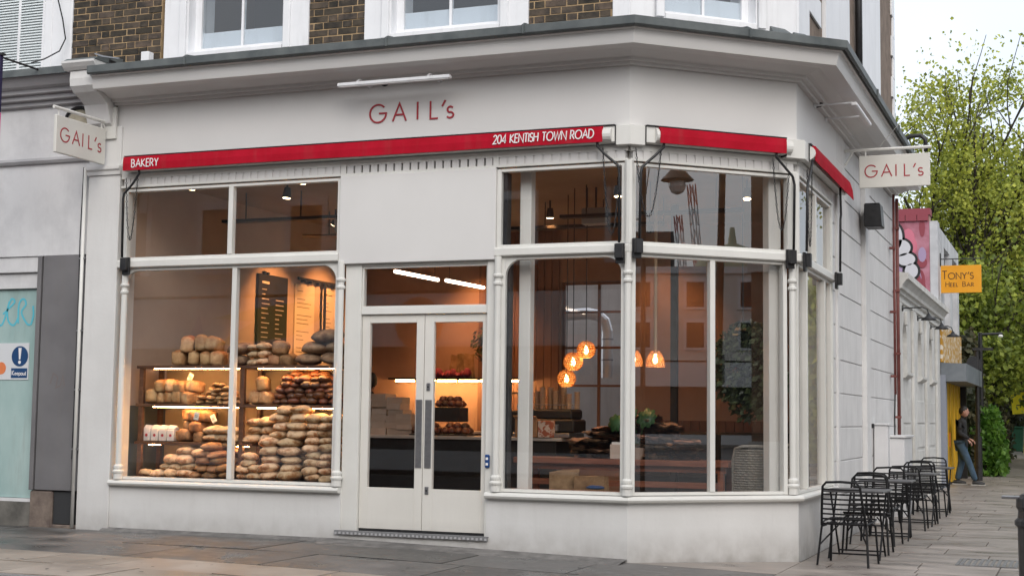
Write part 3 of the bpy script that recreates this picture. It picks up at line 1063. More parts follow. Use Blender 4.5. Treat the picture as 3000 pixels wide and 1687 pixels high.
awning("short red awning roll over the angled corner window", FB, 0.255, 1.645, (0.13, 1.67, 0, 0),
       [([(0.31, 0.12, 3.95), (0.31, 0.11, 3.91), (0.22, 0.10, 3.82), (0.095, 0.09, 3.71), (0.08, 0.09, 3.65), (0.07, 0.085, 3.02)], (0.055, 2.93)),
        ([(1.55, 0.12, 3.95), (1.55, 0.11, 3.91), (1.64, 0.10, 3.83), (1.75, 0.09, 3.73), (1.77, 0.09, 3.65), (1.76, 0.085, 3.0)], (1.735, 2.91))],
       [sag((0.02, 0.10, 3.88), (0.30, 0.08, 3.90), 0.66), sag((1.53, 0.08, 3.9), (1.72, 0.07, 3.78), 0.65)], [])
awning("red awning roll on the side street front with its loose end drooping", FC, 0.22, 2.50, (0.16, 2.6, 0, 0),
       [([(0.22, 0.12, 3.95), (0.20, 0.115, 3.88), (0.05, 0.10, 3.68), (0.02, 0.10, 3.6), (0.02, 0.09, 3.0)], (0.09, 2.90)),
        ([(2.05, 0.12, 3.95), (2.05, 0.12, 3.9), (2.16, 0.11, 3.66), (2.15, 0.105, 3.6), (2.13, 0.10, 3.0)], (2.12, 2.90))],
       [sag((0.25, 0.06, 3.86), (0.42, 0.08, 3.9), 0.8)], [], droop=0.075)
for (M, a, b, m0, m1, MM) in ((FA, -0.108, 0, 0, MI1, 0), (FB, 0, 0.126, MI1, 0, 0), (FB, 1.674, LB, 0, MI2, 0), (FC, 0, 0.156, MI2, 0, 0)):
    part("corner_box", MB().molding([(0.001, 3.918), (0.001, 4.108), (0.092, 4.108), (0.092, 3.918)], a, b, m0, m1), WHITE_WOOD, bak, M, bevel=0.003)

# =================================================================== projecting signs
GX = [0.0, 0.145, 0.273, 0.345, 0.443, 0.475]


def shop_sign(label, M, s0, s1, z0, z1, o, arm_from, arm_to, hang):
    """board in the s-z plane of M at offset o, hung from an arm"""
    c = M @ Vector(((s0 + s1) / 2, o, z0))
    t = thing("hanging_sign", label, "sign", c)
    part("board", MB().box(s0, s1, o - 0.018, o + 0.018, z0, z1), pmat("sign_cream", (0.66, 0.645, 0.60), (0.70, 0.69, 0.64), scale=3, rough=0.4), t, M, bevel=0.006)
    part("arm", MB().tube([arm_from, arm_to], 0.019, 8), WHITE_WOOD, t, M)
    for h in hang:
        part("hanger", MB().tube([(h, o, z1 - 0.005), (h, o, arm_to[2])], 0.009, 6), WHITE_WOOD, t, M)
    w = s1 - s0
    H = (z1 - z0)
    for of, sg in ((o + 0.0185, 1), (o - 0.0185, -1)):
        for ch, x, h, sx, zz in (('G', 0.085, .37, .98, .325), ('A', 0.32, .36, 1.05, .33), ('I', .525, .36, 1, .33), ('L', .645, .36, 1.05, .33), ("'", .765, .38, 1.2, .31), ('s', .835, .37, 1.05, .32)):
            if sg > 0:
                part("letter", letter_mb(ch, s0 + x * w, z0 + zz * H, h * H, 0.0075, of, sx, 0, 0.3), REDLET, t, M)
            else:
                MMM = M @ Matrix.Translation(((s0 + s1), 2 * o, 0)) @ Matrix.Diagonal((-1, -1, 1, 1))
                part("letter", letter_mb(ch, s0 + x * w, z0 + zz * H, h * H, 0.0075, o + 0.0185, sx, 0, 0.3), REDLET, t, MMM)
    return t


# left sign stands out at right angles from the front; its own frame: s = towards the wall, offset = towards the door side
ML = frame(Vector((-6.03, -0.92, 0)), (0, 1, 0), (1, 0, 0))
ls = shop_sign("cream hanging sign with red lettering by the scroll bracket above the grey shutter panel", ML, 0.01, 0.84, 4.035, 4.435, 0.0, (-0.02, 0, 4.515), (0.89, 0, 4.515), (0.06, 0.78))
part("wall_plate", MB().box(-6.10, -5.90, -0.0005, 0.028, 4.33, 4.68), WHITE_WOOD, ls, FA @ Matrix.Translation((0, 0.032, 0)))
part("brace", MB().tube([(0.80, 0, 4.50), (0.89, 0, 4.38)], 0.012, 6), WHITE_WOOD, ls, ML)
MRS = frame(Vector((1.373, 4.45, 0)), (1, 0, 0), (0, -1, 0))
rs = shop_sign("cream hanging sign with red lettering on the side street wall above the black speaker", MRS, 0.175, 1.0, 4.112, 4.505, 0.0, (0.0, 0, 4.578), (1.02, 0, 4.578), (0.25, 0.92))
part("brace", MB().tube([(0.01, 0, 4.40), (0.10, 0, 4.56)], 0.012, 6), WHITE_WOOD, rs, MRS)
part("stay_wire", MB().tube([(0.40, 0.0, 4.59), (0.72, 0.3, 4.86), (1.02, 0.5, 5.02)], 0.004, 4), WHITE_WOOD, rs, MRS)


def light_bar(label, M, s0, s1, z, o):
    t = thing("sign_light", label, "sign light", M @ Vector(((s0 + s1) / 2, 0.02, z + 0.05)), 0, "bar lights over the fascia lettering")
    part("tube_body", MB().box(s0, s1, o - 0.03, o + 0.03, z - 0.012, z + 0.024), SASH, t, M, bevel=0.006)
    part("diffuser", MB().box(s0 + 0.02, s1 - 0.02, o - 0.022, o + 0.022, z - 0.018, z - 0.0125), pmat("diffuser", (0.7, 0.7, 0.7), rough=0.3), t, M)
    for k in (0.17, 0.80):
        s_ = s0 + (s1 - s0) * k
        part("arm", MB().tube([(s_, 0.0, z + 0.055), (s_, o - 0.05, z + 0.06), (s_, o, z + 0.028)], 0.011, 6), SASH, t, M)
        part("arm_mount", MB().lathe([(0.032, 0), (0.03, 0.02)], (0, 0, 0), 10), SASH, t, M @ Matrix.Translation((s_, 0.001, z + 0.055)) @ Matrix.Rotation(-pi / 2, 4, 'X'))
    return t


light_bar("long white bar light above the big fascia lettering", FA, -3.0, -1.75, 4.652, 0.30)
light_bar("white bar light on two arms above the side street fascia", FC, 0.85, 2.0, 4.635, 0.45)
for lab, M, s_ in (("small black dome camera under the cornice beside the long bar light", FA, -2.62), ("small black dome camera at the side corner under the cornice", FC, 1.15)):
    t = thing("security_camera", lab, "camera", M @ Vector((s_, 0.02, 4.74)))
    part("mount", MB().lathe([(0.05, 0), (0.048, 0.03)], (0, 0, 0), 12), BLACKM, t, M @ Matrix.Translation((s_, 0.001, 4.735)) @ Matrix.Rotation(-pi / 2, 4, 'X'))
    bm_ = MB().lathe([(0.046, 0.0), (0.044, 0.02), (0.034, 0.036), (0.015, 0.045)], (0, 0, 0), 12)
    part("lens_dome", bm_, pmat("smoked_dome", (0.01, 0.01, 0.012), rough=0.1), t, M @ Matrix.Translation((s_, 0.0315, 4.735)) @ Matrix.Rotation(-pi / 2, 4, 'X'), smooth=True)
# speaker
t = thing("wall_speaker", "black box speaker on the side wall below the hanging sign", "speaker", FC @ Vector((4.55, 0.06, 3.78)))
part("cabinet", MB().hexa([(4.28, 0.08, 3.79), (4.62, 0.08, 3.79), (4.60, 0.30, 3.79), (4.30, 0.30, 3.79), (4.28, 0.08, 4.09), (4.62, 0.08, 4.09), (4.60, 0.28, 4.09), (4.30, 0.28, 4.09)]), BLACKM, t, FC, bevel=0.012)
part("wall_arm", MB().box(4.5, 4.58, 0.0605, 0.079, 3.85, 4.02), BLACKM, t, FC)
part("front_grille", MB().box(4.29, 4.61, 0.09, 0.27, 0, 0.001), BLACKM, t, FC @ Matrix.Translation((0, 0, 4.0905)))
t = thing("downpipe", "black drainpipe between the white bands high on the side wall", "pipe", FC @ Vector((4.12, 0.06, 5.1)))
part("pipe", MB().tube([(4.12, 0.06, 5.1), (4.12, 0.06, 8.5)], 0.045, 8), BLACKM, t, FC, smooth=True)
for z in (5.6, 6.8, 8.0):
    part("pipe_clip", MB().box(4.05, 4.19, 0.0, 0.11, z, z + 0.05), BLACKM, t, FC)
t = thing("overflow_pipe", "short black hooked pipe at the far edge of the lead roof", "pipe", FC @ Vector((5.6, 0.5, 5.1)))
part("pipe", MB().tube([(5.75, 0.30, 5.10), (5.72, 0.52, 5.20), (5.70, 0.66, 5.20), (5.70, 0.72, 5.14), (5.70, 0.72, 4.98)], 0.03, 7), BLACKM, t, FC, smooth=True)
part("collar", MB().box(5.70, 5.80, 0.26, 0.34, 5.07, 5.13), BLACKM, t, FC)
t = thing("loose_slate", "broken piece of dark slate lying on the lead above the angled corner", "slate", FB @ Vector((1.5, 0.25, 5.1)))
part("slate", MB().hexa([(1.42, 0.20, 5.10), (1.66, 0.22, 5.10), (1.66, 0.30, 5.09), (1.42, 0.30, 5.09), (1.45, 0.16, 5.20), (1.60, 0.18, 5.18), (1.60, 0.20, 5.18), (1.45, 0.18, 5.20)]), LEAD, t, FB)
part("shard", MB().hexa([(1.68, 0.20, 5.09), (1.88, 0.22, 5.09), (1.88, 0.30, 5.08), (1.68, 0.30, 5.08), (1.70, 0.18, 5.16), (1.82, 0.19, 5.15), (1.82, 0.21, 5.15), (1.70, 0.20, 5.16)]), LEAD, t, FB)
# keypad by the door
t = thing("door_keypad", "blue oblong button panel on the door frame right of the entrance", "keypad", FA @ Vector((-1.425, 0, 0.83)))
part("plate", MB().box(-1.450, -1.400, -0.0115, 0.012, 0.825, 0.955), pmat("keypad_blue", (0.01, 0.06, 0.22), rough=0.35), t, FA, bevel=0.01)
for zc in (0.862, 0.915):
    part("symbol", MB().box(-1.438, -1.412, 0.0122, 0.014, zc - 0.012, zc + 0.012), WHITELET, t, FA)
# pipes on the side wall
PIPE = pmat("red_oxide_pipe", (0.14, 0.035, 0.03), (0.20, 0.06, 0.05), scale=8, rough=0.5)
for lab, s_, z0, z1, r_ in (("slim red brown pipe on the side wall ending above the white cabinet", 7.55, 1.72, 4.69, 0.019), ("thicker red brown downpipe at the far end of the side wall", 7.98, 1.12, 4.69, 0.026)):
    t = thing("downpipe", lab, "pipe", FC @ Vector((s_, 0.07, z0)))
    part("pipe", MB().tube([(s_, 0.075, z0), (s_, 0.075, z1)], r_, 8), PIPE, t, FC, smooth=True)
    z = z0 + 0.25
    while z < z1:
        part("pipe_clip", MB().box(s_ - r_ - 0.02, s_ + r_ + 0.02, 0.0125, 0.075 + r_ + 0.004, z, z + 0.035), PIPE, t, FC)
        z += 0.95
t = thing("wall_cable", "thin dark cable running down below the slim red pipe", "cable", FC @ Vector((7.55, 0.06, 1.1)))
part("cable", MB().tube([(7.55, 0.07, 1.72), (7.552, 0.06, 1.4), (7.55, 0.06, 1.12)], 0.012, 5), BLACKM, t, FC)
WBOX = pmat("white_cabinet", (0.66, 0.66, 0.67), (0.72, 0.72, 0.73), scale=3, rough=0.4)
t = thing("meter_cabinet", "white metal service cabinet against the side wall under the pipes", "cabinet", FC @ Vector((7.4, 0.15, 0)))
part("body", MB().box(6.95, 8.0, 0.013, 0.26, -0.05, 1.09), WBOX, t, FC, bevel=0.012)
part("lid", MB().box(6.92, 8.03, 0.013, 0.285, 1.092, 1.125), WBOX, t, FC, bevel=0.006)
t = thing("service_duct", "narrow white upright duct on the side wall near the flat pilaster", "duct", FC @ Vector((5.6, 0.1, 0)))
part("body", MB().box(5.55, 5.75, 0.013, 0.20, -0.06, 1.27), WBOX, t, FC, bevel=0.012)
part("cap", MB().box(5.53, 5.77, 0.013, 0.22, 1.272, 1.295), WBOX, t, FC, bevel=0.005)
for z in (0.50, 1.23):
    part("hinge_bracket", MB().box(5.30, 5.36, 0.013, 0.05, z, z + 0.06), BLACKM, t, FC)
part("slot", MB().box(5.22, 5.26, 0.0125, 0.016, 1.32, 1.75), BLACKM, t, FC)
# white conduit and cable at the party line on the left
t = thing("conduit", "slim white conduit and cable running down the joint between the two shopfronts", "pipe", FA @ Vector((-6.30, 0.03, 0.05)))
part("pipe", MB().tube([(-6.295, 0.045, 0.06), (-6.295, 0.045, 4.02)], 0.02, 8), WHITE_WOOD, t, FA, smooth=True)
part("cable", MB().tube([(-6.325, 0.04, 4.03), (-6.335, 0.045, 3.2), (-6.325, 0.04, 2.4), (-6.33, 0.045, 0.8)], 0.006, 5), BLACKM, t, FA)
for z in (0.9, 1.55, 2.2, 3.0):
    part("clip", MB().box(-6.335, -6.262, 0.005, 0.05, z, z + 0.02), STEEL, t, FA)
t = thing("wall_cable", "loose dark cable sagging past the white upper pillar on the left", "cable", FA @ Vector((-6.7, 0.1, 5.2)))
part("cable", MB().tube([(-6.76, 0.12, 6.6), (-6.73, 0.11, 6.0), (-6.64, 0.11, 5.72), (-6.60, 0.10, 5.5), (-6.66, 0.12, 5.36), (-6.80, 0.2, 5.26), (-6.90, 0.3, 5.20)], 0.008, 5), BLACKM, t, FA)
t = thing("junction_box", "small grey box standing on the lead roof beside the first upper window", "box", FA @ Vector((-5.48, 0.12, 5.13)))
part("box", MB().box(-5.53, -5.43, 0.06, 0.16, 5.125, 5.25), SASH, t, FA, bevel=0.006)
part("base", MB().box(-5.56, -5.41, 0.03, 0.19, 5.10, 5.124), LEAD, t, FA)
t = thing("aerial_bracket", "short metal bracket lying on the lead roof by the left brickwork", "bracket", FA @ Vector((-5.9, 0.2, 5.12)))
part("rod", MB().tube([(-6.12, 0.18, 5.27), (-5.98, 0.22, 5.22), (-5.72, 0.28, 5.16)], 0.011, 5), STEEL, t, FA)
part("clamp", MB().box(-5.98, -5.86, 0.15, 0.25, 5.11, 5.165), BLACKM, t, FA)

# =================================================================== neighbour on the left
nbk = thing("neighbour_shop", "shuttered white shop next door with grey metal panel and teal boarding", "building", (-7.5, 0.0, 0.04))
GREY = pmat("grey_metal_panel", (0.145, 0.14, 0.145), (0.19, 0.185, 0.19), scale=1.2, rough=0.45, r2=0.6, bump=0.06, bscale=5, detail=7, grime=0.3)
TEAL = pmat("teal_paint", (0.27, 0.41, 0.40), (0.44, 0.57, 0.55), scale=1.6, rough=0.5, bump=0.1, bscale=8, stretch=(1, 1, 0.45), detail=7, lo=0.3, hi=0.7, grime=0.45)
GREYC = pmat("grey_cornice", (0.36, 0.355, 0.365), (0.44, 0.435, 0.445), scale=2, rough=0.6)
PLASTER = pmat("dirty_white_render", (0.56, 0.56, 0.57), (0.72, 0.72, 0.725), scale=2.2, rough=0.7, bump=0.1, bscale=18, detail=9, lo=0.25, hi=0.55, grime=0.12)
STONE = pmat("brown_stone", (0.13, 0.10, 0.085), (0.24, 0.19, 0.155), scale=6, rough=0.85, bump=0.4, bscale=30)
XL = -12.5
part("wall", MB().box(XL, -6.262, -0.35, -0.001, 3.06, 5.05), PLASTER, nbk, FA)
part("fascia_ledge", MB().molding([(0, 4.10), (0.03, 4.11), (0.045, 4.14), (0.03, 4.17), (0, 4.18)], XL, -6.27), GREYC, nbk, FA)
part("cornice", MB().molding([(0, 4.76), (0.06, 4.77), (0.065, 4.82), (0.12, 4.825), (0.125, 4.88), (0.18, 4.885), (0.185, 4.93), (0.25, 4.95), (0.32, 5.04), (0.33, 5.10), (0, 5.14)], XL, -6.33), GREYC, nbk, FA)
part("lead_flashing", MB().molding([(-0.02, 5.142), (0.34, 5.102), (0.35, 5.04), (0.36, 5.04), (0.36, 5.12), (-0.02, 5.20)], XL, -6.33), LEAD, nbk, FA)
part("metal_panel", MB().box(-6.86, -6.365, -0.1, 0.0, 0.45, 3.058).box(-6.35, -6.265, -0.1, -0.012, 0.45, 3.05), GREY, nbk, FA, bevel=0.006)
part("panel_edge", MB().box(-6.93, -6.875, -0.14, 0.012, 0.45, 3.057), GREY, nbk, FA, bevel=0.004)
part("lintel_board", MB().box(XL, -6.94, -0.12, -0.02, 2.88, 3.058), PLASTER, nbk, FA, bevel=0.005)
part("lintel_board", MB().box(XL, -6.94, -0.12, -0.06, 2.70, 2.876), PLASTER, nbk, FA, bevel=0.005)
for i in range(5):
    part("teal_board", MB().box(-6.945 - (i + 1) * 1.08, -6.945 - i * 1.08 - 0.006, -0.2, -0.10, 0.35, 2.695), TEAL, nbk, FA, bevel=0.004)
part("base_rail", MB().box(XL, -6.945, -0.19, -0.07, 0.31, 0.346), PLASTER, nbk, FA)
part("base_wall", MB().box(XL, -6.93, -0.3, -0.05, -0.05, 0.308), pmat("sooty_render", (0.10, 0.095, 0.085), (0.19, 0.18, 0.16), scale=4, rough=0.9, bump=0.3), nbk, FA)
part("stone_block", MB().box(-6.93, -6.62, -0.28, -0.005, -0.05, 0.445), STONE, nbk, FA, bevel=0.02)
part("slate_block", MB().box(-6.618, -6.35, -0.28, -0.03, 0.08, 0.445), pmat("slate_block", (0.035, 0.036, 0.038), rough=0.6), nbk, FA, bevel=0.008)
part("step_block", MB().box(-6.618, -6.28, -0.28, -0.01, -0.05, 0.079), STONE, nbk, FA, bevel=0.008)
part("hidden_core", MB().box(XL, -6.58, -6.0, -0.36, -0.1, 8.0), PLASTER, nbk, FA)
part("upper_wall", MB().box(XL, -6.581, -0.35, -0.06, 5.05, 8.0), PLASTER, nbk, FA)
part("pillar", MB().box(-6.86, -6.585, -0.06, 0.02, 5.15, 8.0), SASH, nbk, FA, bevel=0.008)
part("pillar", MB().box(-9.3, -9.0, -0.06, 0.02, 5.15, 8.0), SASH, nbk, FA, bevel=0.008)
part("pillar_foot", MB().box(-6.98, -6.865, -0.06, 0.012, 5.15, 8.0), SASH, nbk, FA, bevel=0.01)
shf = part("window_shutter", MB().box(-7.02, -6.985, -0.05, 0.0, 5.22, 7.2).box(-7.365, -7.33, -0.05, -0.0005, 5.22, 7.2).box(-7.71, -7.675, -0.05, 0.0, 5.22, 7.2).box(-8.7, -8.665, -0.05, 0.0, 5.22, 7.2)
           .box(-8.664, -6.985, -0.051, 0.001, 5.15, 5.219), SASH, nbk, FA, bevel=0.004)
part("shutter_back", MB().box(-8.66, -6.99, -0.058, -0.052, 5.22, 7.2), pmat("shutter_backing", (0.46, 0.51, 0.53), rough=0.7), shf, FA)
sl = MB().hexa([(-0.15, -0.03, 0.010), (0.15, -0.03, 0.010), (0.15, -0.004, -0.024), (-0.15, -0.004, -0.024), (-0.15, -0.03, 0.017), (0.15, -0.03, 0.017), (0.15, -0.001, -0.018), (-0.15, -0.001, -0.018)]).mesh("shutter_slat", FA.to_3x3().to_4x4())
for c in (-7.175, -7.52):
    for i in range(60):
        o = obj("shutter_slat", sl, pmat("shutter_paint", (0.68, 0.74, 0.75), (0.73, 0.78, 0.79), scale=3, rough=0.5), shf)
        o.location = Vector((c, 0, 5.25 + i * 0.0322)) - Vector((-7.5, 0, 0.04))
        o.scale = (1.03, 1, 1)
t = thing("keep_out_sign", "white board with blue warning circle and keep out text on teal boarding", "sign", FA @ Vector((-7.27, -0.09, 1.66)))
part("board", MB().box(-7.62, -7.085, -0.099, -0.092, 1.67, 2.085), pmat("sign_white", (0.66, 0.68, 0.70), rough=0.4), t, FA)
BLUE = pmat("sign_blue", (0.012, 0.06, 0.17), rough=0.4)
part("blue_disc", MB().lathe([(0.115, 0), (0.115, 0.002)], (0, 0, 0), 28), BLUE, t, FA @ Matrix.Translation((-7.21, -0.0915, 1.935)) @ Matrix.Rotation(-pi / 2, 4, 'X'))
part("exclamation_mark", MB().prism([(-7.232, 2.03), (-7.188, 2.03), (-7.20, 1.90), (-7.22, 1.90)], 1, -0.0893, -0.088).prism([(-7.21 + 0.02 * cos(R(a)), 1.868 + 0.02 * sin(R(a))) for a in range(0, 360, 36)], 1, -0.0893, -0.088), WHITELET, t, FA)
part("blue_panel", MB().box(-7.325, -7.10, -0.0915, -0.0895, 1.69, 1.80), BLUE, t, FA)
word("K", -7.31, 1.722, 0.05, 0.004, -0.0893, WHITELET, t, FA)
word("eep", -7.272, 1.722, 0.05, 0.0036, -0.0893, WHITELET, t, FA, 1.0, 0.16)
word("out", -7.185, 1.722, 0.05, 0.0036, -0.0893, WHITELET, t, FA, 1.0, 0.16)
part("orange_disc", MB().lathe([(0.07, 0), (0.07, 0.002)], (0, 0, 0), 20), pmat("sign_orange", (0.75, 0.22, 0.08), rough=0.4), t, FA @ Matrix.Translation((-7.47, -0.0915, 1.80)) @ Matrix.Rotation(-pi / 2, 4, 'X'))
t = thing("graffiti_tag", "light blue spray paint scribble high on the teal boarding", "graffiti", FA @ Vector((-7.25, -0.099, 2.3)))
CY = pmat("cyan_spray", (0.10, 0.50, 0.62), rough=0.6)
gm = MB()
g0 = -7.62
for st in ([(0.0, 0.30), (0.06, 0.05), (0.12, 0.0), (0.17, 0.10), (0.22, 0.30)], [(0.14, 0.14), (0.25, 0.24), (0.30, 0.30), (0.25, 0.33), (0.2, 0.2), (0.22, 0.05), (0.30, 0.0), (0.36, 0.10)],
           [(0.36, 0.02), (0.36, 0.26), (0.42, 0.33), (0.46, 0.26), (0.40, 0.16), (0.48, 0.02), (0.53, 0.0)], [(0.56, 0.24), (0.57, 0.12), (0.54, 0.0)]):
    for rep in range(1):
        sm = []
        for i in range(len(st) - 1):
            for k in range(4):
                a = st[max(i - 1, 0)]; b = st[i]; c = st[i + 1]; d = st[min(i + 2, len(st) - 1)]
                u = k / 4
                f = lambda p0, p1, p2, p3: 0.5 * ((2 * p1) + (-p0 + p2) * u + (2 * p0 - 5 * p1 + 4 * p2 - p3) * u * u + (-p0 + 3 * p1 - 3 * p2 + p3) * u ** 3)
                sm.append((f(a[0], b[0], c[0], d[0]), f(a[1], b[1], c[1], d[1])))
        sm.append(st[-1])
        stroke(gm, [(g0 + p[0], -0.0988 + 0.0003 * len(gm.v) / 50, 2.29 + p[1] * 0.9) for p in sm], 0.011, 0.1)
part("paint", gm, CY, t, FA)
t = thing("banner_sign", "edge of a dark blue and pink projecting banner at the far left", "banner", (-6.8, -1.1, 3.9))
NB_ = FA
part("banner_cloth", MB().box(-7.0, -6.585, 1.1, 1.14, 3.95, 4.45), pmat("banner_pink", (0.62, 0.05, 0.22), rough=0.6), t, NB_)
part("banner_cloth", MB().box(-7.0, -6.585, 1.1, 1.14, 4.455, 5.06), pmat("banner_navy", (0.02, 0.015, 0.06), rough=0.6), t, NB_)
part("arm", MB().tube([(-6.75, 0.0, 5.10), (-6.75, 1.3, 5.10)], 0.012, 6).box(-7.0, -6.56, 1.09, 1.15, 5.062, 5.085), BLACKM, t, NB_)
# old round vent behind the left sign
t = thing("sack_bundle", "round dark rimmed vent opening behind the left hanging sign", "vent", FA @ Vector((-6.55, 0, 4.3)))
t.name = "wall_vent"
part("rim", MB().tube([(-6.43 + 0.2 * cos(R(a)), 0.03, 4.52 + 0.2 * sin(R(a))) for a in range(0, 360, 20)], 0.018, 6, closed=True), BLACKM, t, FA)
part("plug", MB().lathe([(0.19, 0), (0.15, 0.05), (0.05, 0.08)], (0, 0, 0), 16), pmat("vent_plug", (0.30, 0.27, 0.20), (0.40, 0.36, 0.28), scale=12, rough=0.9), t, FA @ Matrix.Translation((-6.43, 0.002, 4.52)) @ Matrix.Rotation(-pi / 2, 4, 'X'))

for M, s_ in ((FA, -0.110), (FB, 0.128), (FB, 1.672), (FC, 0.158)):
    part("gap_strip", MB().box(s_ - 0.004, s_ + 0.004, 0.001, 0.104, 3.93, 4.104), BLACKM, bak, M)  # black strip filling the gap between awning housing and corner box
# faint old tag on the grey panel
fm = MB()
stroke(fm, [(-6.70, 0.0006, 1.62), (-6.66, 0.0006, 1.74), (-6.60, 0.0006, 1.70), (-6.62, 0.0006, 1.58), (-6.56, 0.0006, 1.60), (-6.53, 0.0006, 1.72), (-6.50, 0.0006, 1.60)], 0.008, 0.05)
tag(part("faded_tag", fm, pmat("faded_tag", (0.17, 0.145, 0.14), rough=0.6), nbk, FA), "faded scribble on the grey panel")

# =================================================================== inside the bakery: display shelves
WOOD = pmat("walnut_shelf", (0.075, 0.035, 0.020), (0.13, 0.065, 0.036), scale=4, rough=0.5, stretch=(1, 6, 6))
LEDM = emat("led_strip", (1.0, 0.50, 0.17), 95.0)
XS0, XS1, XM = -5.80, -3.25, -4.47
t = thing("bread_shelf", "walnut bread shelving with glowing strips filling the left shop window", "shelves", (-4.5, 0.5, 0.17))
for (x0, x1, z, led) in ((XS0, XS1, 1.84, 1), (XS0, XS1, 1.42, 1), (XS0, -4.30, 1.005, 0)):
    sh = part("shelf", MB().box(x0, x1, 0.34, 0.76, z - 0.034, z - 0.002), WOOD, t, bevel=0.003)
    if led:
        for (a, b) in ((x0 + 0.22, XM - 0.02), (XM + 0.22, x1)):
            part("light_strip", MB().box(a, b, 0.36, 0.372, z - 0.0415, z - 0.0345), LEDM, sh)
    else:
        for (a, b) in ((x0 + 0.15, x0 + 0.30), (XM - 0.05, XM + 0.1)):
            part("light_strip", MB().box(a, b, 0.40, 0.41, z - 0.042, z - 0.0345), LEDM, sh)
for x in (XS0 + 0.03, XM):
    part("post", MB().box(x, x + 0.052, 0.352, 0.40, 0.62, 1.805), WOOD, t, bevel=0.003)
    part("post", MB().box(x, x + 0.052, 0.71, 0.756, 0.62, 1.805), WOOD, t, bevel=0.003)
part("display_deck", MB().box(-5.86, -3.12, 0.16, 0.80, 0.17, 0.615), WOOD, t)
part("back_panel", MB().box(-5.70, -3.2, 0.765, 0.785, 0.616, 1.80), pmat("shelf_back", (0.30, 0.24, 0.18), (0.36, 0.29, 0.21), scale=2, rough=0.7), t)

# ---- loaves: a few shapes, shared meshes, one object for every loaf
CR_PALE = pmat("crust_pale", (0.34, 0.165, 0.06), (0.60, 0.40, 0.20), scale=9, rough=0.7, bump=0.3, bscale=40, coord='Object', vary=0.22, topc=(0.30, 0.13, 0.045), topz=(0.72, 0.95))
CR_FLOUR = pmat("crust_floury", (0.30, 0.13, 0.045), (0.64, 0.45, 0.27), scale=13, rough=0.85, bump=0.5, bscale=40, coord='Object', vary=0.25, lo=0.40, hi=0.56, topc=(0.68, 0.50, 0.32), topz=(0.50, 0.9))
CR_BROWN = pmat("crust_brown", (0.16, 0.070, 0.028), (0.42, 0.225, 0.10), scale=10, rough=0.65, bump=0.4, bscale=40, coord='Object', vary=0.3)
CR_DARK = pmat("crust_dark_glazed", (0.050, 0.018, 0.009), (0.17, 0.060, 0.022), scale=9, rough=0.35, bump=0.35, bscale=30, coord='Object', vary=0.35)
CR_GREY = pmat("crust_dark_rye", (0.14, 0.072, 0.040), (0.38, 0.25, 0.15), scale=10, rough=0.85, bump=0.4, bscale=40, coord='Object', vary=0.25)
PAPER = pmat("white_paper_bag", (0.60, 0.57, 0.53), (0.74, 0.71, 0.68), scale=14, rough=0.7, bump=0.6, bscale=20, coord='Object')
CARDM = pmat("price_card", (0.72, 0.68, 0.58), rough=0.7)


def blob(nx, ny, shape, seed):
    """closed lump from a grid of directions: shape(theta, phi) -> (x, y, z)"""
    mb = MB()
    vs = []
    for i in range(1, ny):
        th = pi * i / ny
        for k in range(nx):
            ph = 2 * pi * k / nx
            d = Vector((sin(th) * cos(ph), sin(th) * sin(ph), cos(th)))
            n_ = noise.noise(d * 1.7 + Vector((seed * 7.3, 0, 0)))
            vs.append(shape(d, n_))
    top = shape(Vector((0, 0, 1)), 0)
    bot = shape(Vector((0, 0, -1)), 0)
    fs = []
    for i in range(ny - 2):
        for k in range(nx):
            k2 = (k + 1) % nx
            fs.append((i * nx + k, (i + 1) * nx + k, (i + 1) * nx + k2, i * nx + k2))
    t_ = len(vs)
    vs += [top, bot]
    for k in range(nx):
        k2 = (k + 1) % nx
        fs.append((t_, k, k2))
        fs.append((t_ + 1, (ny - 2) * nx + k2, (ny - 2) * nx + k))
    mb.add(vs, fs)
    return mb


def loaf_mesh(name, m, shape, seed, nx=14, ny=9):
    me = blob(nx, ny, shape, seed).mesh(name)
    for p in me.polygons:
        p.use_smooth = True
    me.materials.append(m)
    return me


def sh_round(rx, ry, h):
    def f(d, n_):
        k = 1 + 0.13 * n_
        z = d.z
        s_ = 0.05 * max(0, z) * (1 if abs(d.x) < 0.25 else 0)
        z = z * h / 2 * (1.0 if z > 0 else 0.72) * k - s_ * h
        b = 1.0 + 0.12 * (1 - abs(d.z))
        return (d.x * rx * k * b, d.y * ry * k * b, z + h * 0.36)
    return f


def sh_tin(w, l, h):
    def sg(v, e):
        return (abs(v) ** e) * (1 if v >= 0 else -1)
    def f(d, n_):
        mx = max(abs(d.x), abs(d.y), abs(d.z))
        c = d / mx
        c = c.lerp(d * 1.15, 0.22)
        x, y, z = c.x * w / 2, c.y * l / 2, (c.z + 1) * h / 2
        if z > h * 0.62:
            q = (z - h * 0.62) / (h * 0.38)
            x *= 1 + 0.10 * sin(q * pi)
            z += 0.012 * (1 - (2 * x / w) ** 2) + 0.006 * n_
        return (x, y, max(0, z))
    return f


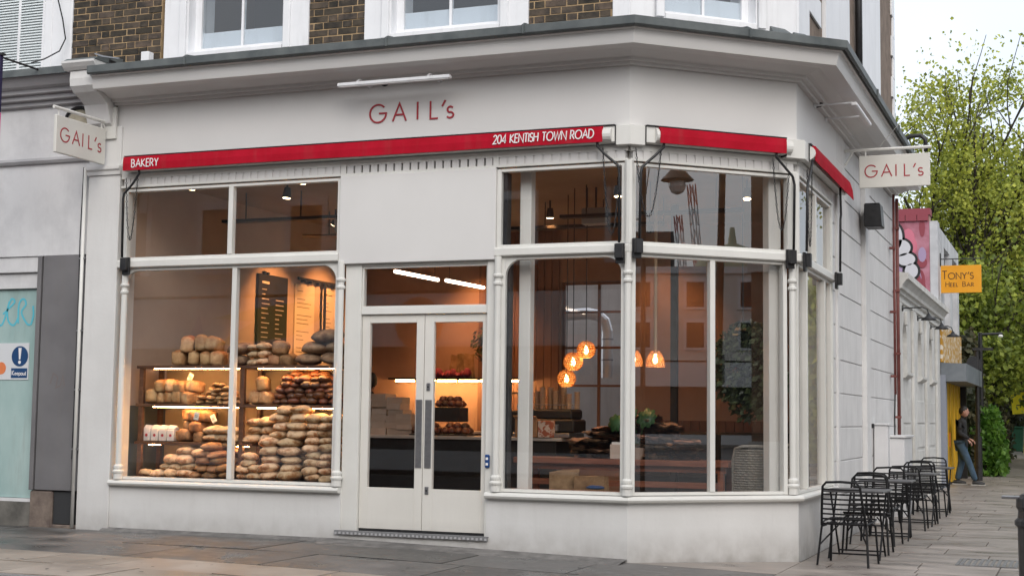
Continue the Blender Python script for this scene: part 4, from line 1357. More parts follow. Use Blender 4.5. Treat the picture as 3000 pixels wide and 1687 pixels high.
LOAF = {}
for k in range(3):
    LOAF['boule', k] = loaf_mesh("round_loaf", CR_FLOUR, sh_round(0.112, 0.125, 0.118 + 0.012 * k), k)
    LOAF['small', k] = loaf_mesh("small_loaf", CR_FLOUR, sh_round(0.080, 0.10, 0.108), k + 5)
    LOAF['tin', k] = loaf_mesh("tin_loaf", CR_PALE, sh_tin(0.125, 0.24, 0.145), k, 16, 12)
    LOAF['brick', k] = loaf_mesh("rye_tin_loaf", CR_BROWN, sh_tin(0.135, 0.24, 0.115), k, 16, 12)
    LOAF['batard', k] = loaf_mesh("brown_loaf", CR_BROWN, sh_round(0.088, 0.15, 0.112), k + 9)
    LOAF['roll', k] = loaf_mesh("finger_roll", CR_PALE, sh_round(0.042, 0.115, 0.062), k + 13, 12, 8)
    LOAF['bun', k] = loaf_mesh("dark_bun", CR_DARK, sh_round(0.062, 0.075, 0.095), k + 17)
    LOAF['rye', k] = loaf_mesh("large_rye_loaf", CR_GREY, sh_round(0.145, 0.15, 0.175), k + 21)
NLOAF = [0]


def loaf(kind, name, x, y, z, label, group, rz=0.0, sc=1.0, tilt=0.0):
    o = obj(name, LOAF[kind, rnd.randrange(3)])
    o.location = (x, y, z)
    o.rotation_euler = (tilt + rnd.uniform(-0.15, 0.15), rnd.uniform(-0.14, 0.14), rz + rnd.uniform(-0.5, 0.5))
    s_ = sc * rnd.uniform(0.88, 1.12)
    o.scale = (s_, s_ * rnd.uniform(0.95, 1.05), s_ * rnd.uniform(0.94, 1.05))
    tag(o, label, "loaf" if kind not in ('bun', 'roll') else "bun", group)
    NLOAF[0] += 1
    return o


ORD = ('first', 'second', 'third', 'fourth', 'fifth', 'sixth', 'seventh', 'eighth', 'ninth', 'tenth')


def stack(kind, name, x0, x1, y, z0, rows, dx, dz, label, group, taper=0.0, rz=0.0, sc=1.0, jit=0.02, rear=False):
    for r_ in range(rows):
        a, b = x0 + taper * r_, x1 - abs(taper) * r_
        n = max(1, int(round((b - a) / dx)))
        for i in range(n):
            x = a + (i + 0.5) * (b - a) / n + (0.0 if r_ % 2 == 0 else 0.006)
            lab = label
            if rows * n > 1:
                lab = "%s, %s%s" % (label, (ORD[r_] + " row up, ") if rows > 1 else "", (ORD[i] + " from the left") if n > 1 else "single")
            if rear:
                lab = lab.replace(label, label.replace(" loaf", " loaf behind", 1).replace(" roll", " roll behind", 1).replace(" bun", " bun behind", 1))
            loaf(kind, name, x + rnd.uniform(-jit, jit), y + rnd.uniform(-jit, jit), z0 + r_ * dz, lab, group, rz, sc)


DZ = 0.617
g1 = "round floury loaves in the tall stack"
for y in (0.285, 0.52):
    stack('boule', "round_loaf", -4.14, -3.66, y, DZ, 5, 0.24, 0.088, "round loaf low in the tall stack", g1, rear=y > 0.4)
    if y < 0.4:
        stack('boule', "round_loaf", -4.04, -3.60, y + 0.05, DZ + 0.44, 3, 0.22, 0.088, "round loaf high in the tall stack", g1)
        stack('boule', "round_loaf", -3.96, -3.58, y + 0.06, DZ + 0.70, 1, 0.19, 0.088, "round loaf crowning the tall stack", g1)
g2 = "small floury loaves stacked by the right window edge"
for y in (0.27, 0.47):
    stack('small', "small_loaf", -3.58, -3.26, y, DZ, 9, 0.165, 0.077, "small loaf by the right window edge", g2, rear=y > 0.4)
stack('small', "small_loaf", -4.44, -4.14, 0.28, DZ, 4, 0.15, 0.07, "small loaf low beside the mullion", "small loaves by the mullion", taper=0.03)
g3 = "pale loaves heaped low on the left of the bread window"
stack('boule', "round_loaf", -5.66, -5.0, 0.29, DZ, 1, 0.155, 0.08, "pale loaf at the foot of the left heap", g3, sc=0.8)
stack('boule', "round_loaf", -5.42, -4.98, 0.34, DZ + 0.075, 2, 0.16, 0.075, "pale loaf on the low left heap", g3, taper=0.05, sc=0.85)
stack('boule', "round_loaf", -5.20, -4.86, 0.38, DZ + 0.23, 1, 0.2, 0.08, "pale loaf topping the low left heap", g3)
g4 = "brown loaves heaped left of the mullion"
stack('batard', "brown_loaf", -5.0, -4.46, 0.30, DZ, 5, 0.155, 0.074, "brown loaf heaped left of the mullion", g4, taper=0.045)
stack('batard', "brown_loaf", -4.9, -4.46, 0.50, DZ, 5, 0.16, 0.074, "brown loaf heaped left of the mullion", g4, taper=0.02, rear=True)
# third shelf
S3 = 1.006
for i in range(4):
    x = -5.69 + i * 0.105
    tb = thing("bagged_loaf", "white bread bag with red spot, %s on the third shelf" % ("leftmost", "second from the left", "third from the left", "rightmost")[i], "bread bag", (x, 0.46, S3), 0, "bagged loaves on the third shelf")
    part("bag", MB().hexa([(x - .046, .40, S3), (x + .046, .40, S3), (x + .046, .52, S3), (x - .046, .52, S3), (x - .05, .40, S3 + .13), (x + .05, .40, S3 + .13), (x + .05, .52, S3 + .13), (x - .05, .52, S3 + .13)])
         .hexa([(x - .05, .40, S3 + .131), (x + .05, .40, S3 + .131), (x + .05, .52, S3 + .131), (x - .05, .52, S3 + .131), (x - .045, .45, S3 + .18), (x + .05, .45, S3 + .17), (x + .048, .47, S3 + .175), (x - .045, .47, S3 + .18)]), PAPER, tb, bevel=0.008)
    part("red_spot", MB().lathe([(0.017, 0), (0.017, 0.003)], (0, 0, 0), 10), REDLET, tb, Matrix.Translation((x + 0.005, 0.4005, S3 + 0.065)) @ Matrix.Rotation(pi / 2, 4, 'X'))
stack('brick', "rye_tin_loaf", -5.27, -4.98, 0.50, S3, 2, 0.145, 0.112, "square brown tin loaf on the third shelf", "brown tin loaves on the third shelf")
loaf('brick', "rye_tin_loaf", -5.16, 0.48, S3 + 0.235, "square brown tin loaf lying across the top of the block on the third shelf", "brown tin loaves on the third shelf", 1.2)
loaf('brick', "rye_tin_loaf", -4.98, 0.48, S3 + 0.225, "tilted brown tin loaf with paper band above the third shelf block", "brown tin loaves on the third shelf", 1.3, tilt=0.2)
stack('boule', "round_loaf", -4.95, -4.48, 0.46, S3, 2, 0.16, 0.085, "floury loaf beside the third shelf tins", "floury loaves on the third shelf", taper=0.03, sc=0.85)
stack('boule', "round_loaf", -4.44, -4.08, 0.48, S3 - 0.0, 3, 0.18, 0.09, "floury loaf right end of third shelf", "floury loaves at the right end of the third shelf", sc=0.88)
# second shelf
S2 = 1.421
stack('tin', "tin_loaf", -5.72, -5.12, 0.50, S2, 1, 0.125, 0.14, "tin loaf low at second shelf left", "tin loaves on the second shelf", sc=0.9)
stack('tin', "tin_loaf", -5.60, -5.10, 0.50, S2 + 0.128, 1, 0.13, 0.14, "tin loaf stacked at second shelf left", "tin loaves on the second shelf", sc=0.9)
for y, n_ in ((0.43, 5), (0.55, 4)):
    stack('roll', "finger_roll", -5.06, -4.50, y, S2, n_, 0.088, 0.045, "golden finger roll on the second shelf", "finger rolls on the second shelf", taper=0.05, rz=0.5, rear=y > 0.5)
stack('tin', "tin_loaf", -4.40, -4.14, 0.47, S2, 1, 0.13, 0.14, "tin loaf just right of the mullion", "tin loaves right of the mullion")
loaf('tin', "tin_loaf", -4.24, 0.47, S2 + 0.145, "single tin loaf standing on the pair right of the mullion", "tin loaves right of the mullion")
for y, n_ in ((0.42, 5), (0.54, 6)):
    stack('bun', "dark_bun", -4.10, -3.28, y, S2, n_, 0.117, 0.058, "dark glazed bun on the second shelf", "dark glazed buns on the second shelf", taper=0.035, jit=0.02, sc=1.05, rear=y > 0.5)
# top shelf
S1 = 1.841
stack('tin', "tin_loaf", -5.40, -4.78, 0.52, S1, 1, 0.142, 0.14, "pale tin loaf low on the top shelf", "pale tin loaves on the top shelf", sc=1.05)
stack('tin', "tin_loaf", -5.34, -4.82, 0.52, S1 + 0.155, 1, 0.15, 0.14, "pale tin loaf stacked on the top shelf", "pale tin loaves on the top shelf", sc=1.08)
stack('rye', "large_rye_loaf", -4.74, -4.46, 0.55, S1, 2, 0.26, 0.12, "dark rye loaf left of mullion top shelf", "rye loaves on the top shelf", sc=0.85)
stack('small', "small_loaf", -4.44, -4.2, 0.50, S1, 3, 0.13, 0.08, "greyish loaf right of mullion top shelf", "greyish loaves on the top shelf", sc=0.9)
stack('brick', "rye_tin_loaf", -4.17, -3.90, 0.50, S1, 1, 0.14, 0.115, "brown tin loaf below the menu board", "brown tin loaves on the top shelf")
loaf('brick', "rye_tin_loaf", -4.07, 0.50, S1 + 0.118, "brown tin loaf stacked highest below the black menu board", "brown tin loaves on the top shelf", sc=1.1)
stack('rye', "large_rye_loaf", -3.88, -3.26, 0.52, S1, 1, 0.31, 0.12, "broad rye loaf low at top shelf right", "broad rye loaves on the top shelf", sc=1.05)
stack('rye', "large_rye_loaf", -3.80, -3.24, 0.55, S1 + 0.115, 1, 0.28, 0.12, "broad rye loaf in the second tier at top shelf right", "broad rye loaves on the top shelf", sc=1.05)
loaf('rye', "large_rye_loaf", -3.50, 0.53, S1 + 0.235, "broad dark rye loaf crowning the pile on the top shelf", "broad rye loaves on the top shelf", sc=1.1)
for lab, x, y, z, a in (("small cream price card sticking up from the loaves on the second shelf", -5.18, 0.44, S2 + 0.255, 0.5), ("cream price card leaning on the tins of the third shelf", -4.80, 0.40, S3 + 0.22, -0.5), ("cream price card tied to the brown tin on the third shelf", -5.02, 0.36, S3 + 0.24, 0.2)):
    t = thing("price_card", lab, "price card", (x, y, z))
    part("card", MB().box(-0.03, 0.03, -0.002, 0.002, 0, 0.085), CARDM, t, Matrix.Translation((x, y, z)) @ Matrix.Rotation(a, 4, 'Y'))
    part("print_line", MB().box(-0.02, 0.02, -0.0035, -0.0025, 0.045, 0.05).box(-0.02, 0.012, -0.0035, -0.0025, 0.03, 0.035), BLACKM, t, Matrix.Translation((x, y, z)) @ Matrix.Rotation(a, 4, 'Y'))

# ---- menu boards on the left wall
t = thing("menu_board", "tall black menu board with pale lines of text on the left wall", "menu board", (-5.84, 3.27, 2.1))
part("board", MB().box(-5.865, -5.83, 2.90, 3.63, 1.95, 3.12), pmat("board_black", (0.012, 0.011, 0.010), rough=0.5), t)
TXT = pmat("chalk_text", (0.55, 0.47, 0.36), rough=0.8)
tx = MB()
tx.box(-5.8295, -5.828, 2.98, 3.16, 3.00, 3.03)
for col_, y0 in ((0, 2.98), (1, 3.33)):
    for i in range(15):
        if col_ and i < 2:
            continue
        w = rnd.uniform(0.08, 0.21)
        tx.box(-5.8295, -5.828, y0, y0 + w, 2.92 - i * 0.062, 2.93 - i * 0.062)
part("menu_lines", tx, TXT, t)
part("clip", MB().box(-5.86, -5.82, 3.03, 3.07, 3.121, 3.16).box(-5.86, -5.82, 3.11, 3.15, 3.121, 3.15), BLACKM, t)
for lab, y0, y1 in (("wide cream paper menu hung on the left wall under the dark rail", 3.87, 4.40), ("narrow cream paper menu at the far end of the dark rail", 4.62, 5.0)):
    t = thing("paper_menu", lab, "menu", (-5.85, (y0 + y1) / 2, 2.1), 0, "cream paper menus on the left wall")
    part("sheet", MB().box(-5.866, -5.852, y0, y1, 2.0, 3.08), pmat("menu_paper", (0.62, 0.52, 0.38), rough=0.8), t)
    tx = MB()
    for i in range(16):
        if i % 4 == 1:
            continue
        tx.box(-5.8515, -5.850, y0 + 0.05, y0 + 0.05 + rnd.uniform(0.12, (y1 - y0) - 0.12), 2.98 - i * 0.055, 2.988 - i * 0.055)
    part("print_lines", tx, pmat("menu_ink", (0.10, 0.07, 0.05), rough=0.8), t)
t = thing("hanging_rail", "dark rail and upright rod across the cream menus on the left wall", "rail", (-5.8, 4.4, 3.15))
part("rail", MB().box(-5.83, -5.80, 3.88, 4.98, 3.13, 3.165), BLACKM, t)
part("rod", MB().tube([(-5.80, 4.60, 3.13), (-5.80, 4.60, 2.2)], 0.02, 6), BLACKM, t)
for y in (3.98, 4.2, 4.42, 4.62, 4.86):
    part("hook", MB().box(-5.84, -5.79, y, y + 0.05, 3.10, 3.129), BLACKM, t)


def lamp_point(name, loc, energy, color, size=0.03, parent=None, spot=None, aim=None):
    d = bpy.data.lights.new(name, 'SPOT' if spot else 'POINT')
    d.energy = energy
    d.color = color
    d.shadow_soft_size = size
    if spot:
        d.spot_size = R(spot)
        d.spot_blend = 0.8
    o = bpy.data.objects.new(name, d)
    COL.objects.link(o)
    o.location = loc
    if aim:
        o.rotation_euler = (Vector(aim) - Vector(loc)).to_track_quat('-Z', 'Y').to_euler()
    if parent:
        o.location = Vector(loc) - wl(parent)
        o.parent = parent
    return o


WARM = (1.0, 0.42, 0.135)
HOT = emat("lamp_face", (1.0, 0.75, 0.42), 14.0)
# track spots and ceiling spots: body, bright face and its own light
SPOTS = [("ceiling spot shining on the black menu board", (-4.9, 3.2, 3.80), (-5.86, 3.3, 2.2), 62, 75),
         ("ceiling spot shining on the cream paper menus", (-4.8, 4.5, 3.80), (-5.86, 4.6, 2.3), 72, 75),
         ("ceiling spot over the bread shelves behind the left window", (-4.3, 0.95, 3.80), (-4.42, 0.80, 1.8), 30, 66),
         ("ceiling spot over the serving counter behind the doors", (-3.2, 3.1, 3.80), (-3.2, 3.4, 1.0), 30, 80),
         ("ceiling spot over the coffee machine", (-2.0, 3.3, 3.80), (-2.1, 3.5, 1.0), 16, 80),
         ("ceiling spot near the rear window", (-1.2, 4.9, 3.80), (-1.3, 5.95, 2.3), 16, 80),
         ("ceiling spot above the long wooden table", (-0.7, 1.9, 3.80), (-0.6, 1.7, 0.9), 9, 70),
         ("ceiling spot behind the angled window near its right post", (0.6, 2.5, 3.80), (0.65, 2.0, 1.8), 16, 60),
         ("added ceiling spot behind the first upper pane brightening the loaves", (-5.15, 0.32, 3.84), (-5.2, 0.52, 1.0), 11, 44),  # extra lamp added to brighten the low loaves on the left
         ("added ceiling spot behind the second upper pane brightening the loaves", (-3.75, 0.32, 3.84), (-3.8, 0.52, 1.0), 11, 44),  # second added lamp, lifts the loaf stacks on the right
         ("ceiling spot lighting the rear wall behind the counter", (-3.9, 5.0, 3.80), (-4.0, 5.98, 2.0), 55, 80)]
for lab, p, aim, e, ang in SPOTS:
    t = thing("ceiling_spot", lab, "spotlight", (p[0], p[1], 3.96), 0, "ceiling spots inside the bakery")
    dirv = (Vector(aim) - Vector(p)).normalized()
    part("stem", MB().tube([(p[0], p[1], 3.955), (p[0], p[1], p[2] + 0.02)], 0.012, 6), BLACKM, t)
    q = dirv.to_track_quat('Z', 'Y').to_matrix().to_4x4()
    part("can", MB().lathe([(0.035, -0.06), (0.045, 0.0), (0.05, 0.06)], (0, 0, 0), 10), BLACKM, t, Matrix.Translation(Vector(p)) @ q)
    part("lens", MB().lathe([(0.044, 0.0605), (0.04, 0.064)], (0, 0, 0), 10), HOT, t, Matrix.Translation(Vector(p)) @ q)
    lamp_point("spot_light", Vector(p) + dirv * 0.09, e * 2.3, WARM, 0.04, t, ang, aim)
# two bright tubes over the counter
for lab, a, b in (("nearer glowing tube lamp seen through the light over the doors", (-3.69, 2.50, 3.05), (-3.63, 3.62, 3.05)), ("farther glowing tube lamp seen through the light over the doors", (-3.56, 3.72, 3.05), (-3.49, 4.80, 3.05))):
    t = thing("tube_lamp", lab, "tube light", a, 0, "tube lamps over the counter")
    part("tube", MB().tube([a, b], 0.022, 8), emat("tube_glow", (1.0, 0.78, 0.58), 9.0), t)
    for k in (0.08, 0.92):
        m_ = Vector(a).lerp(Vector(b), k)
        part("wire", MB().tube([m_ + Vector((0, 0, 0.02)), (m_.x, m_.y, 3.955)], 0.004, 4), BLACKM, t)

# pendant lamps
SHADE = pmat("woven_shade", (0.62, 0.34, 0.13), (0.78, 0.48, 0.20), scale=40, rough=0.8, transl=0.45)
BULB = emat("bulb_glow", (1.0, 0.66, 0.30), 16.0)


def pendant(lab, c, r_, bell):
    t = thing("pendant_lamp", lab, "pendant lamp", (c[0], c[1], 3.95), 0, "woven pendant lamps")
    mb = MB()
    rows, cols = 9, 22
    for i in range(rows):
        for k in range(cols):
            if (i + k) % 2 == 0 and i % 2 == 1 and bell is False and i < 4:
                pass
            def P(u, v):
                if bell:
                    th = v * 1.0
                    rr = r_ * (0.42 + 0.58 * sin(min(1.0, th * 1.25) * pi / 2))
                    z = r_ * (0.85 - 1.75 * v)
                    return Vector((rr * cos(u), rr * sin(u), z))
                th = 0.25 + v * (pi - 0.75)
                return Vector((r_ * sin(th) * cos(u), r_ * sin(th) * sin(u), r_ * cos(th)))
            g = 0.12
            u0, u1 = 2 * pi * (k + g) / cols, 2 * pi * (k + 1 - g) / cols
            sh_ = 0.5 * (i % 2) * 2 * pi / cols
            v0, v1 = (i + g) / rows, (i + 1 - g) / rows
            a, b, cc, d = P(u0 + sh_, v0), P(u1 + sh_, v0), P(u1 + sh_, v1), P(u0 + sh_, v1)
            n_ = (a + cc) / 2
            n_ = Vector((n_.x, n_.y, 0)).normalized() * 0.004
            mb.hexa([a, b, b + n_, a + n_, d, cc, cc + n_, d + n_])
    part("shade", mb, SHADE, t, Matrix.Translation(c))
    part("bulb", MB().lathe([(0.004, -0.05), (0.022, -0.035), (0.028, -0.01), (0.016, 0.025), (0.012, 0.05)], c, 8), BULB, t)
    part("cord", MB().tube([(c[0], c[1], c[2] + 0.05), (c[0], c[1], 3.955)], 0.006 if not bell else 0.018, 6), BLACKM if not bell else pmat("woven_tube", (0.45, 0.30, 0.18), rough=0.8), t)
    lamp_point("bulb_light", (c[0], c[1], c[2] - 0.06), 2.4, (1.0, 0.58, 0.25), 0.03, t)


pendant("highest of the three round woven pendant lamps behind the front window", (-1.255, 2.5, 2.09), 0.105, False)
pendant("middle one of the three round woven pendant lamps behind the front window", (-1.41, 2.5, 1.955), 0.11, False)
pendant("lowest of the three round woven pendant lamps behind the front window", (-1.645, 2.95, 1.776), 0.108, False)
pendant("bell shaped woven pendant lamp behind the angled window clear of the post", (-0.158, 1.5, 1.945), 0.098, True)
pendant("bell shaped woven pendant lamp half hidden by the corner post", (-0.47, 1.75, 1.965), 0.098, True)

# ---- counter, machine, boxes
BLACKC = pmat("counter_black", (0.012, 0.011, 0.011), (0.02, 0.019, 0.018), scale=4, rough=0.45)
MARB = pmat("counter_top", (0.42, 0.38, 0.34), (0.52, 0.48, 0.43), scale=6, rough=0.3)
t = thing("serving_counter", "long black serving counter with pale top across the shop", "counter", (-3.3, 3.3, 0.17))
part("body", MB().box(-5.3, -1.80, 3.04, 3.7, 0.171, 1.04), BLACKC, t)
part("top", MB().box(-5.32, -1.72, 3.0, 3.75, 1.041, 1.08), MARB, t, bevel=0.004)
t = thing("rear_counter", "dark work counter along the rear wall", "counter", (-3.3, 5.6, 0.17))
part("body", MB().box(-5.5, -2.9, 5.45, 5.98, 0.171, 1.08), BLACKC, t)
part("top", MB().box(-5.5, -2.9, 5.42, 5.985, 1.081, 1.11), MARB, t)
t = thing("wall_shelf", "dark wall shelf with strip lights on the rear wall behind the doors", "shelf", (-4.2, 5.8, 1.8))
part("board", MB().box(-5.3, -3.2, 5.62, 5.985, 1.83, 1.86), BLACKC, t)
for i in range(6):
    part("light_strip", MB().box(-5.2 + i * 0.33, -5.2 + i * 0.33 + 0.29, 5.66, 5.68, 1.805, 1.829), LEDM, t)
BOXC = pmat("cake_box_card", (0.42, 0.33, 0.26), (0.50, 0.41, 0.33), scale=3, rough=0.8, coord='Object', vary=0.15)
bx = MB().box(-0.105, 0.105, -0.13, 0.13, 0.0, 0.08).mesh("cake_box")
bx.materials.append(BOXC)
for ci, (cx_, n_, hh) in enumerate(((-4.42, 4, .11), (-4.22, 6, .085), (-4.0, 6, .078), (-3.86, 4, .065))):
    for i in range(n_):
        o = obj("cake_box", bx)
        o.location = (cx_ + rnd.uniform(-.012, .012), 3.3 + rnd.uniform(-.02, .02), 1.081 + i * hh)
        o.scale = (0.98, 1, hh / 0.0815)
        o.rotation_euler = (0, 0, rnd.uniform(-.08, .08))
        tag(o, "flat cake box, %s up in the %s stack behind the left door" % (ORD[i], ("first short", "first tall", "second tall", "last short")[ci]), "cake box", "stacked cake boxes on the counter")
BAGK = pmat("kraft_bag", (0.20, 0.115, 0.058), (0.32, 0.20, 0.105), scale=10, rough=0.8, bump=0.5, bscale=14, coord='Object', vary=0.25)


def paper_sack(lab, x, y, z, w, h, rz=0.0, m=BAGK, grp="standing paper sacks", nm="paper_sack"):
    t_ = thing(nm, lab, "paper bag", (x, y, z), rz, grp)
    mb = MB()
    d = w * 0.6
    vs = []
    for i in range(5):
        k = i / 4
        dd = d * (1 - 0.55 * k)
        for a_, b_ in ((-1, -1), (0, -1.1), (1, -1), (1, 1), (0, 1.1), (-1, 1)):
            vs.append((a_ * w / 2 + rnd.uniform(-.012, .012) * k, b_ * dd / 2 + rnd.uniform(-.01, .01), k * h + (rnd.uniform(-.02, .02) if i == 4 else 0)))
    fs = [tuple(range(6))[::-1], tuple(range(24, 30))]
    for i in range(4):
        for q in range(6):
            q2 = (q + 1) % 6
            fs.append((i * 6 + q, i * 6 + q2, i * 6 + 6 + q2, i * 6 + 6 + q))
    mb.add(vs, fs)
    me = mb.mesh("bag")
    o = obj("bag", me, m, t_)
    return t_


for i, x in enumerate((-4.33, -4.22, -4.11)):
    paper_sack("kraft paper bag, %s of three on the shelf seen through the right door" % ("first", "second", "third")[i], x, 5.8, 1.861, 0.14, 0.33, 0.1 * i, grp="paper bags on the wall shelf")
for i in range(9):
    o = obj("red_packet", LOAF['bun', i % 3].copy())
    o.data.materials.clear()
    o.data.materials.append(pmat("red_packet", (0.22, 0.02, 0.05), (0.32, 0.05, 0.08), scale=20, rough=0.5))
    o.location = (-4.72 + i * 0.075, 5.76 + 0.03 * (i % 2), 1.862)
    o.scale = (0.9, 0.9, 1.0 + 0.4 * (i % 3))
    tag(o, "small dark red packet on the lit wall shelf, %s from the left" % ORD[i], "packet", "red packets on the wall shelf")
# dark hanging greenery over the shelf
# trays of pastries on the counter behind the right door
TRAY = pmat("tray_dark", (0.03, 0.025, 0.02), rough=0.4)
for i, (x, y, z) in enumerate(((-3.55, 3.2, 1.081), (-3.15, 3.22, 1.081), (-3.35, 3.45, 1.25))):
    t = thing("pastry_tray", "dark tray of brown pastries on the counter, %s" % ("nearest the door middle", "nearest the right door edge", "raised at the back")[i], "tray", (x, y, z), 0, "pastry trays on the counter")
    part("tray", MB().box(x - .18, x + .18, y - .14, y + .14, z, z + .018 + (0.16 if i == 2 else 0)), TRAY, t)
    for k in range(8):
        o = obj("pastry", LOAF['bun', k % 3], None, t)
        o.location = (-.13 + (k % 4) * .088, -.06 + (k // 4) * .12, .019 + (0.16 if i == 2 else 0) )
        o.scale = (.8, .8, 1.1)
    for k in range(3):
        o = obj("pastry", LOAF['bun', k % 3], None, t)
        o.location = (-.10 + k * .1, 0, .075 + (0.16 if i == 2 else 0))
        o.scale = (.8, .8, 1.1)
GLJ = glass_mat("jar_glass", 1.5)
for i in range(5):
    o = obj("water_glass", MB().lathe([(0.03, 0), (0.035, 0.12), (0.036, 0.12)], (0, 0, 0), 10).mesh("water_glass"), GLJ)
    o.location = (-3.9 + i * 0.09, 5.6, 1.111)
    o.scale = (1, 1, 1.6)
    tag(o, "clear tumbler on the rear counter, %s from the left" % ORD[i], "glass", "tumblers on the rear counter")
# espresso machine, grinder, cups, carton
t = thing("espresso_machine", "black two group espresso machine on the counter behind the front window", "coffee machine", (-1.95, 3.4, 1.081))
part("body", MB().box(-2.38, -1.62, 3.15, 3.62, 1.14, 1.30).box(-2.34, -1.66, 3.18, 3.6, 1.3005, 1.42), BLACKC, t, bevel=0.02)
part("group_head", MB().lathe([(0.04, 0), (0.045, 0.08)], (-2.18, 3.12, 1.16), 10), STEEL, t)
part("group_head", MB().lathe([(0.04, 0), (0.045, 0.08)], (-1.84, 3.12, 1.16), 10), STEEL, t)
part("drip_tray", MB().box(-2.36, -1.64, 3.05, 3.6, 1.085, 1.135), STEEL, t, bevel=0.006)
part("cup_rail", MB().tube([(-2.36, 3.2, 1.421), (-2.36, 3.2, 1.47), (-1.64, 3.2, 1.47), (-1.64, 3.2, 1.421)], 0.008, 6), STEEL, t)
part("gauge", MB().lathe([(0.022, 0), (0.02, 0.01)], (0, 0, 0), 10), pmat("gauge_red", (0.5, 0.08, 0.03), rough=0.4), t, Matrix.Translation((-2.02, 3.148, 1.24)) @ Matrix.Rotation(pi / 2, 4, 'X'))
t = thing("coffee_grinder", "coffee grinder with clear hopper left of the espresso machine", "grinder", (-2.52, 3.5, 1.081))
part("body", MB().box(-2.60, -2.44, 3.42, 3.62, 1.082, 1.40), BLACKC, t, bevel=0.015)
part("hopper", MB().lathe([(0.04, 0), (0.085, 0.14), (0.085, 0.2)], (-2.52, 3.52, 1.401), 12), GLJ, t)
part("hopper_lid", MB().lathe([(0.088, 0), (0.088, 0.02)], (-2.52, 3.52, 1.602), 12), BLACKC, t)
cup = MB()
for k in range(7):
    cup.lathe([(0.030, k * 0.035), (0.040, k * 0.035 + 0.032)], (0, 0, 0), 10)
cupm = cup.mesh("cup_stack")
cupm.materials.append(pmat("paper_cup", (0.48, 0.35, 0.25), rough=0.7))
for i in range(8):
    o = obj("cup_stack", cupm)
    o.location = (-2.28 + i * 0.085, 3.40 + 0.06 * (i % 2), 1.421)
    o.scale = (1, 1, rnd.uniform(0.75, 1.15))
    tag(o, "column of paper cups on the espresso machine, %s from the left" % ORD[i], "cups", "columns of paper cups")
t = thing("cardboard_carton", "brown cardboard carton with printed end on the counter before the coffee machine", "box", (-2.05, 3.1, 1.081))
part("carton", MB().box(-2.30, -2.02, 2.98, 3.10, 1.0825, 1.30), pmat("carton", (0.33, 0.17, 0.08), (0.38, 0.21, 0.10), scale=5, rough=0.8), t, bevel=0.004)
part("flap", MB().hexa([(-2.30, 2.97, 1.301), (-2.02, 2.97, 1.301), (-2.02, 2.99, 1.301), (-2.30, 2.99, 1.301), (-2.31, 2.93, 1.335), (-2.02, 2.93, 1.33), (-2.02, 2.94, 1.335), (-2.31, 2.94, 1.34)]), pmat("carton_flap", (0.45, 0.28, 0.15), rough=0.8), t)
t = thing("printed_carton", "smaller red and white printed carton beside the brown one", "box", (-1.92, 3.05, 1.081))
part("carton", MB().box(-2.01, -1.83, 2.98, 3.08, 1.0825, 1.28), pmat("print_red", (0.35, 0.10, 0.05), (0.6, 0.5, 0.42), scale=16, rough=0.7, lo=0.48, hi=0.52), t, bevel=0.004)

# long table, bags and chairs behind the front windows
TBL = pmat("table_wood", (0.15, 0.045, 0.022), (0.24, 0.085, 0.042), scale=3, rough=0.35, r2=0.5, stretch=(1, 8, 8))
t = thing("long_table", "long reddish wooden table running behind the front and angled windows", "table", (-0.3, 1.6, 0.17))
part("top", MB().box(-1.66, 0.66, 1.30, 1.85, 0.84, 0.90), TBL, t, bevel=0.005)
part("apron", MB().box(-1.60, 0.62, 1.36, 1.40, 0.78, 0.839), TBL, t)
for x in (-1.60, 0.54):
    for y in (1.35, 1.74):
        part("leg", MB().box(x, x + 0.06, y, y + 0.06, 0.171, 0.779 if y < 1.5 else 0.839), TBL, t)
part("foot_rail", MB().box(-1.54, 0.54, 1.36, 1.40, 0.62, 0.68), TBL, t)
flat = []
for k in range(4):
    mb = MB()
    n_ = 5
    vs = []
    for lay in (0, 1):
        for i in range(n_):
            for j in range(n_):
                e = 0.012 * noise.noise(Vector((i * 0.7 + k * 5, j * 0.7, 0.3)))
                vs.append(((i / (n_ - 1) - 0.5) * 0.30 + rnd.uniform(-.008, .008), (j / (n_ - 1) - 0.5) * 0.34, e * 2 + lay * 0.012))
    fs = []
    for i in range(n_ - 1):
        for j in range(n_ - 1):
            a = i * n_ + j
            fs.append((a, a + 1, a + n_ + 1, a + n_))
            b = a + n_ * n_
            fs.append((b, b + n_, b + n_ + 1, b + 1))
    me = mb.add(vs, fs).mesh("paper_bag", fix=False)
    me.materials.append(pmat("flat_bag", (0.07, 0.038, 0.022), (0.30, 0.16, 0.08), scale=7, rough=0.75, bump=0.4, bscale=20, coord='Object', vary=0.6))
    flat.append(me)
nbag = 0
for ci, (bx_, by_, n_) in enumerate(((-0.96, 1.62, 9), (-0.74, 1.56, 15), (-0.50, 1.62, 18), (-0.26, 1.55, 21), (-0.06, 1.64, 17), (0.12, 1.58, 10))):
    for k in range(n_):
        o = obj("paper_bag", flat[(k + ci) % 4])
        o.location = (bx_ + rnd.uniform(-.04, .04), by_ + rnd.uniform(-.05, .05), 0.905 + 0.0215 * k)
        o.rotation_euler = (rnd.uniform(-.10, .10), rnd.uniform(-.10, .10), rnd.uniform(-.5, .5))
        o.scale = (rnd.uniform(.7, 1.0), rnd.uniform(.7, 1.0), 1.3)
        tag(o, "flattened brown paper bag %s in the %s heap on the long table" % (("low", "midway", "high")[min(2, 3 * k // n_)], ("leftmost", "second", "third", "fourth", "fifth", "rightmost")[ci]), "paper bag", "flattened paper bags heaped on the long table")
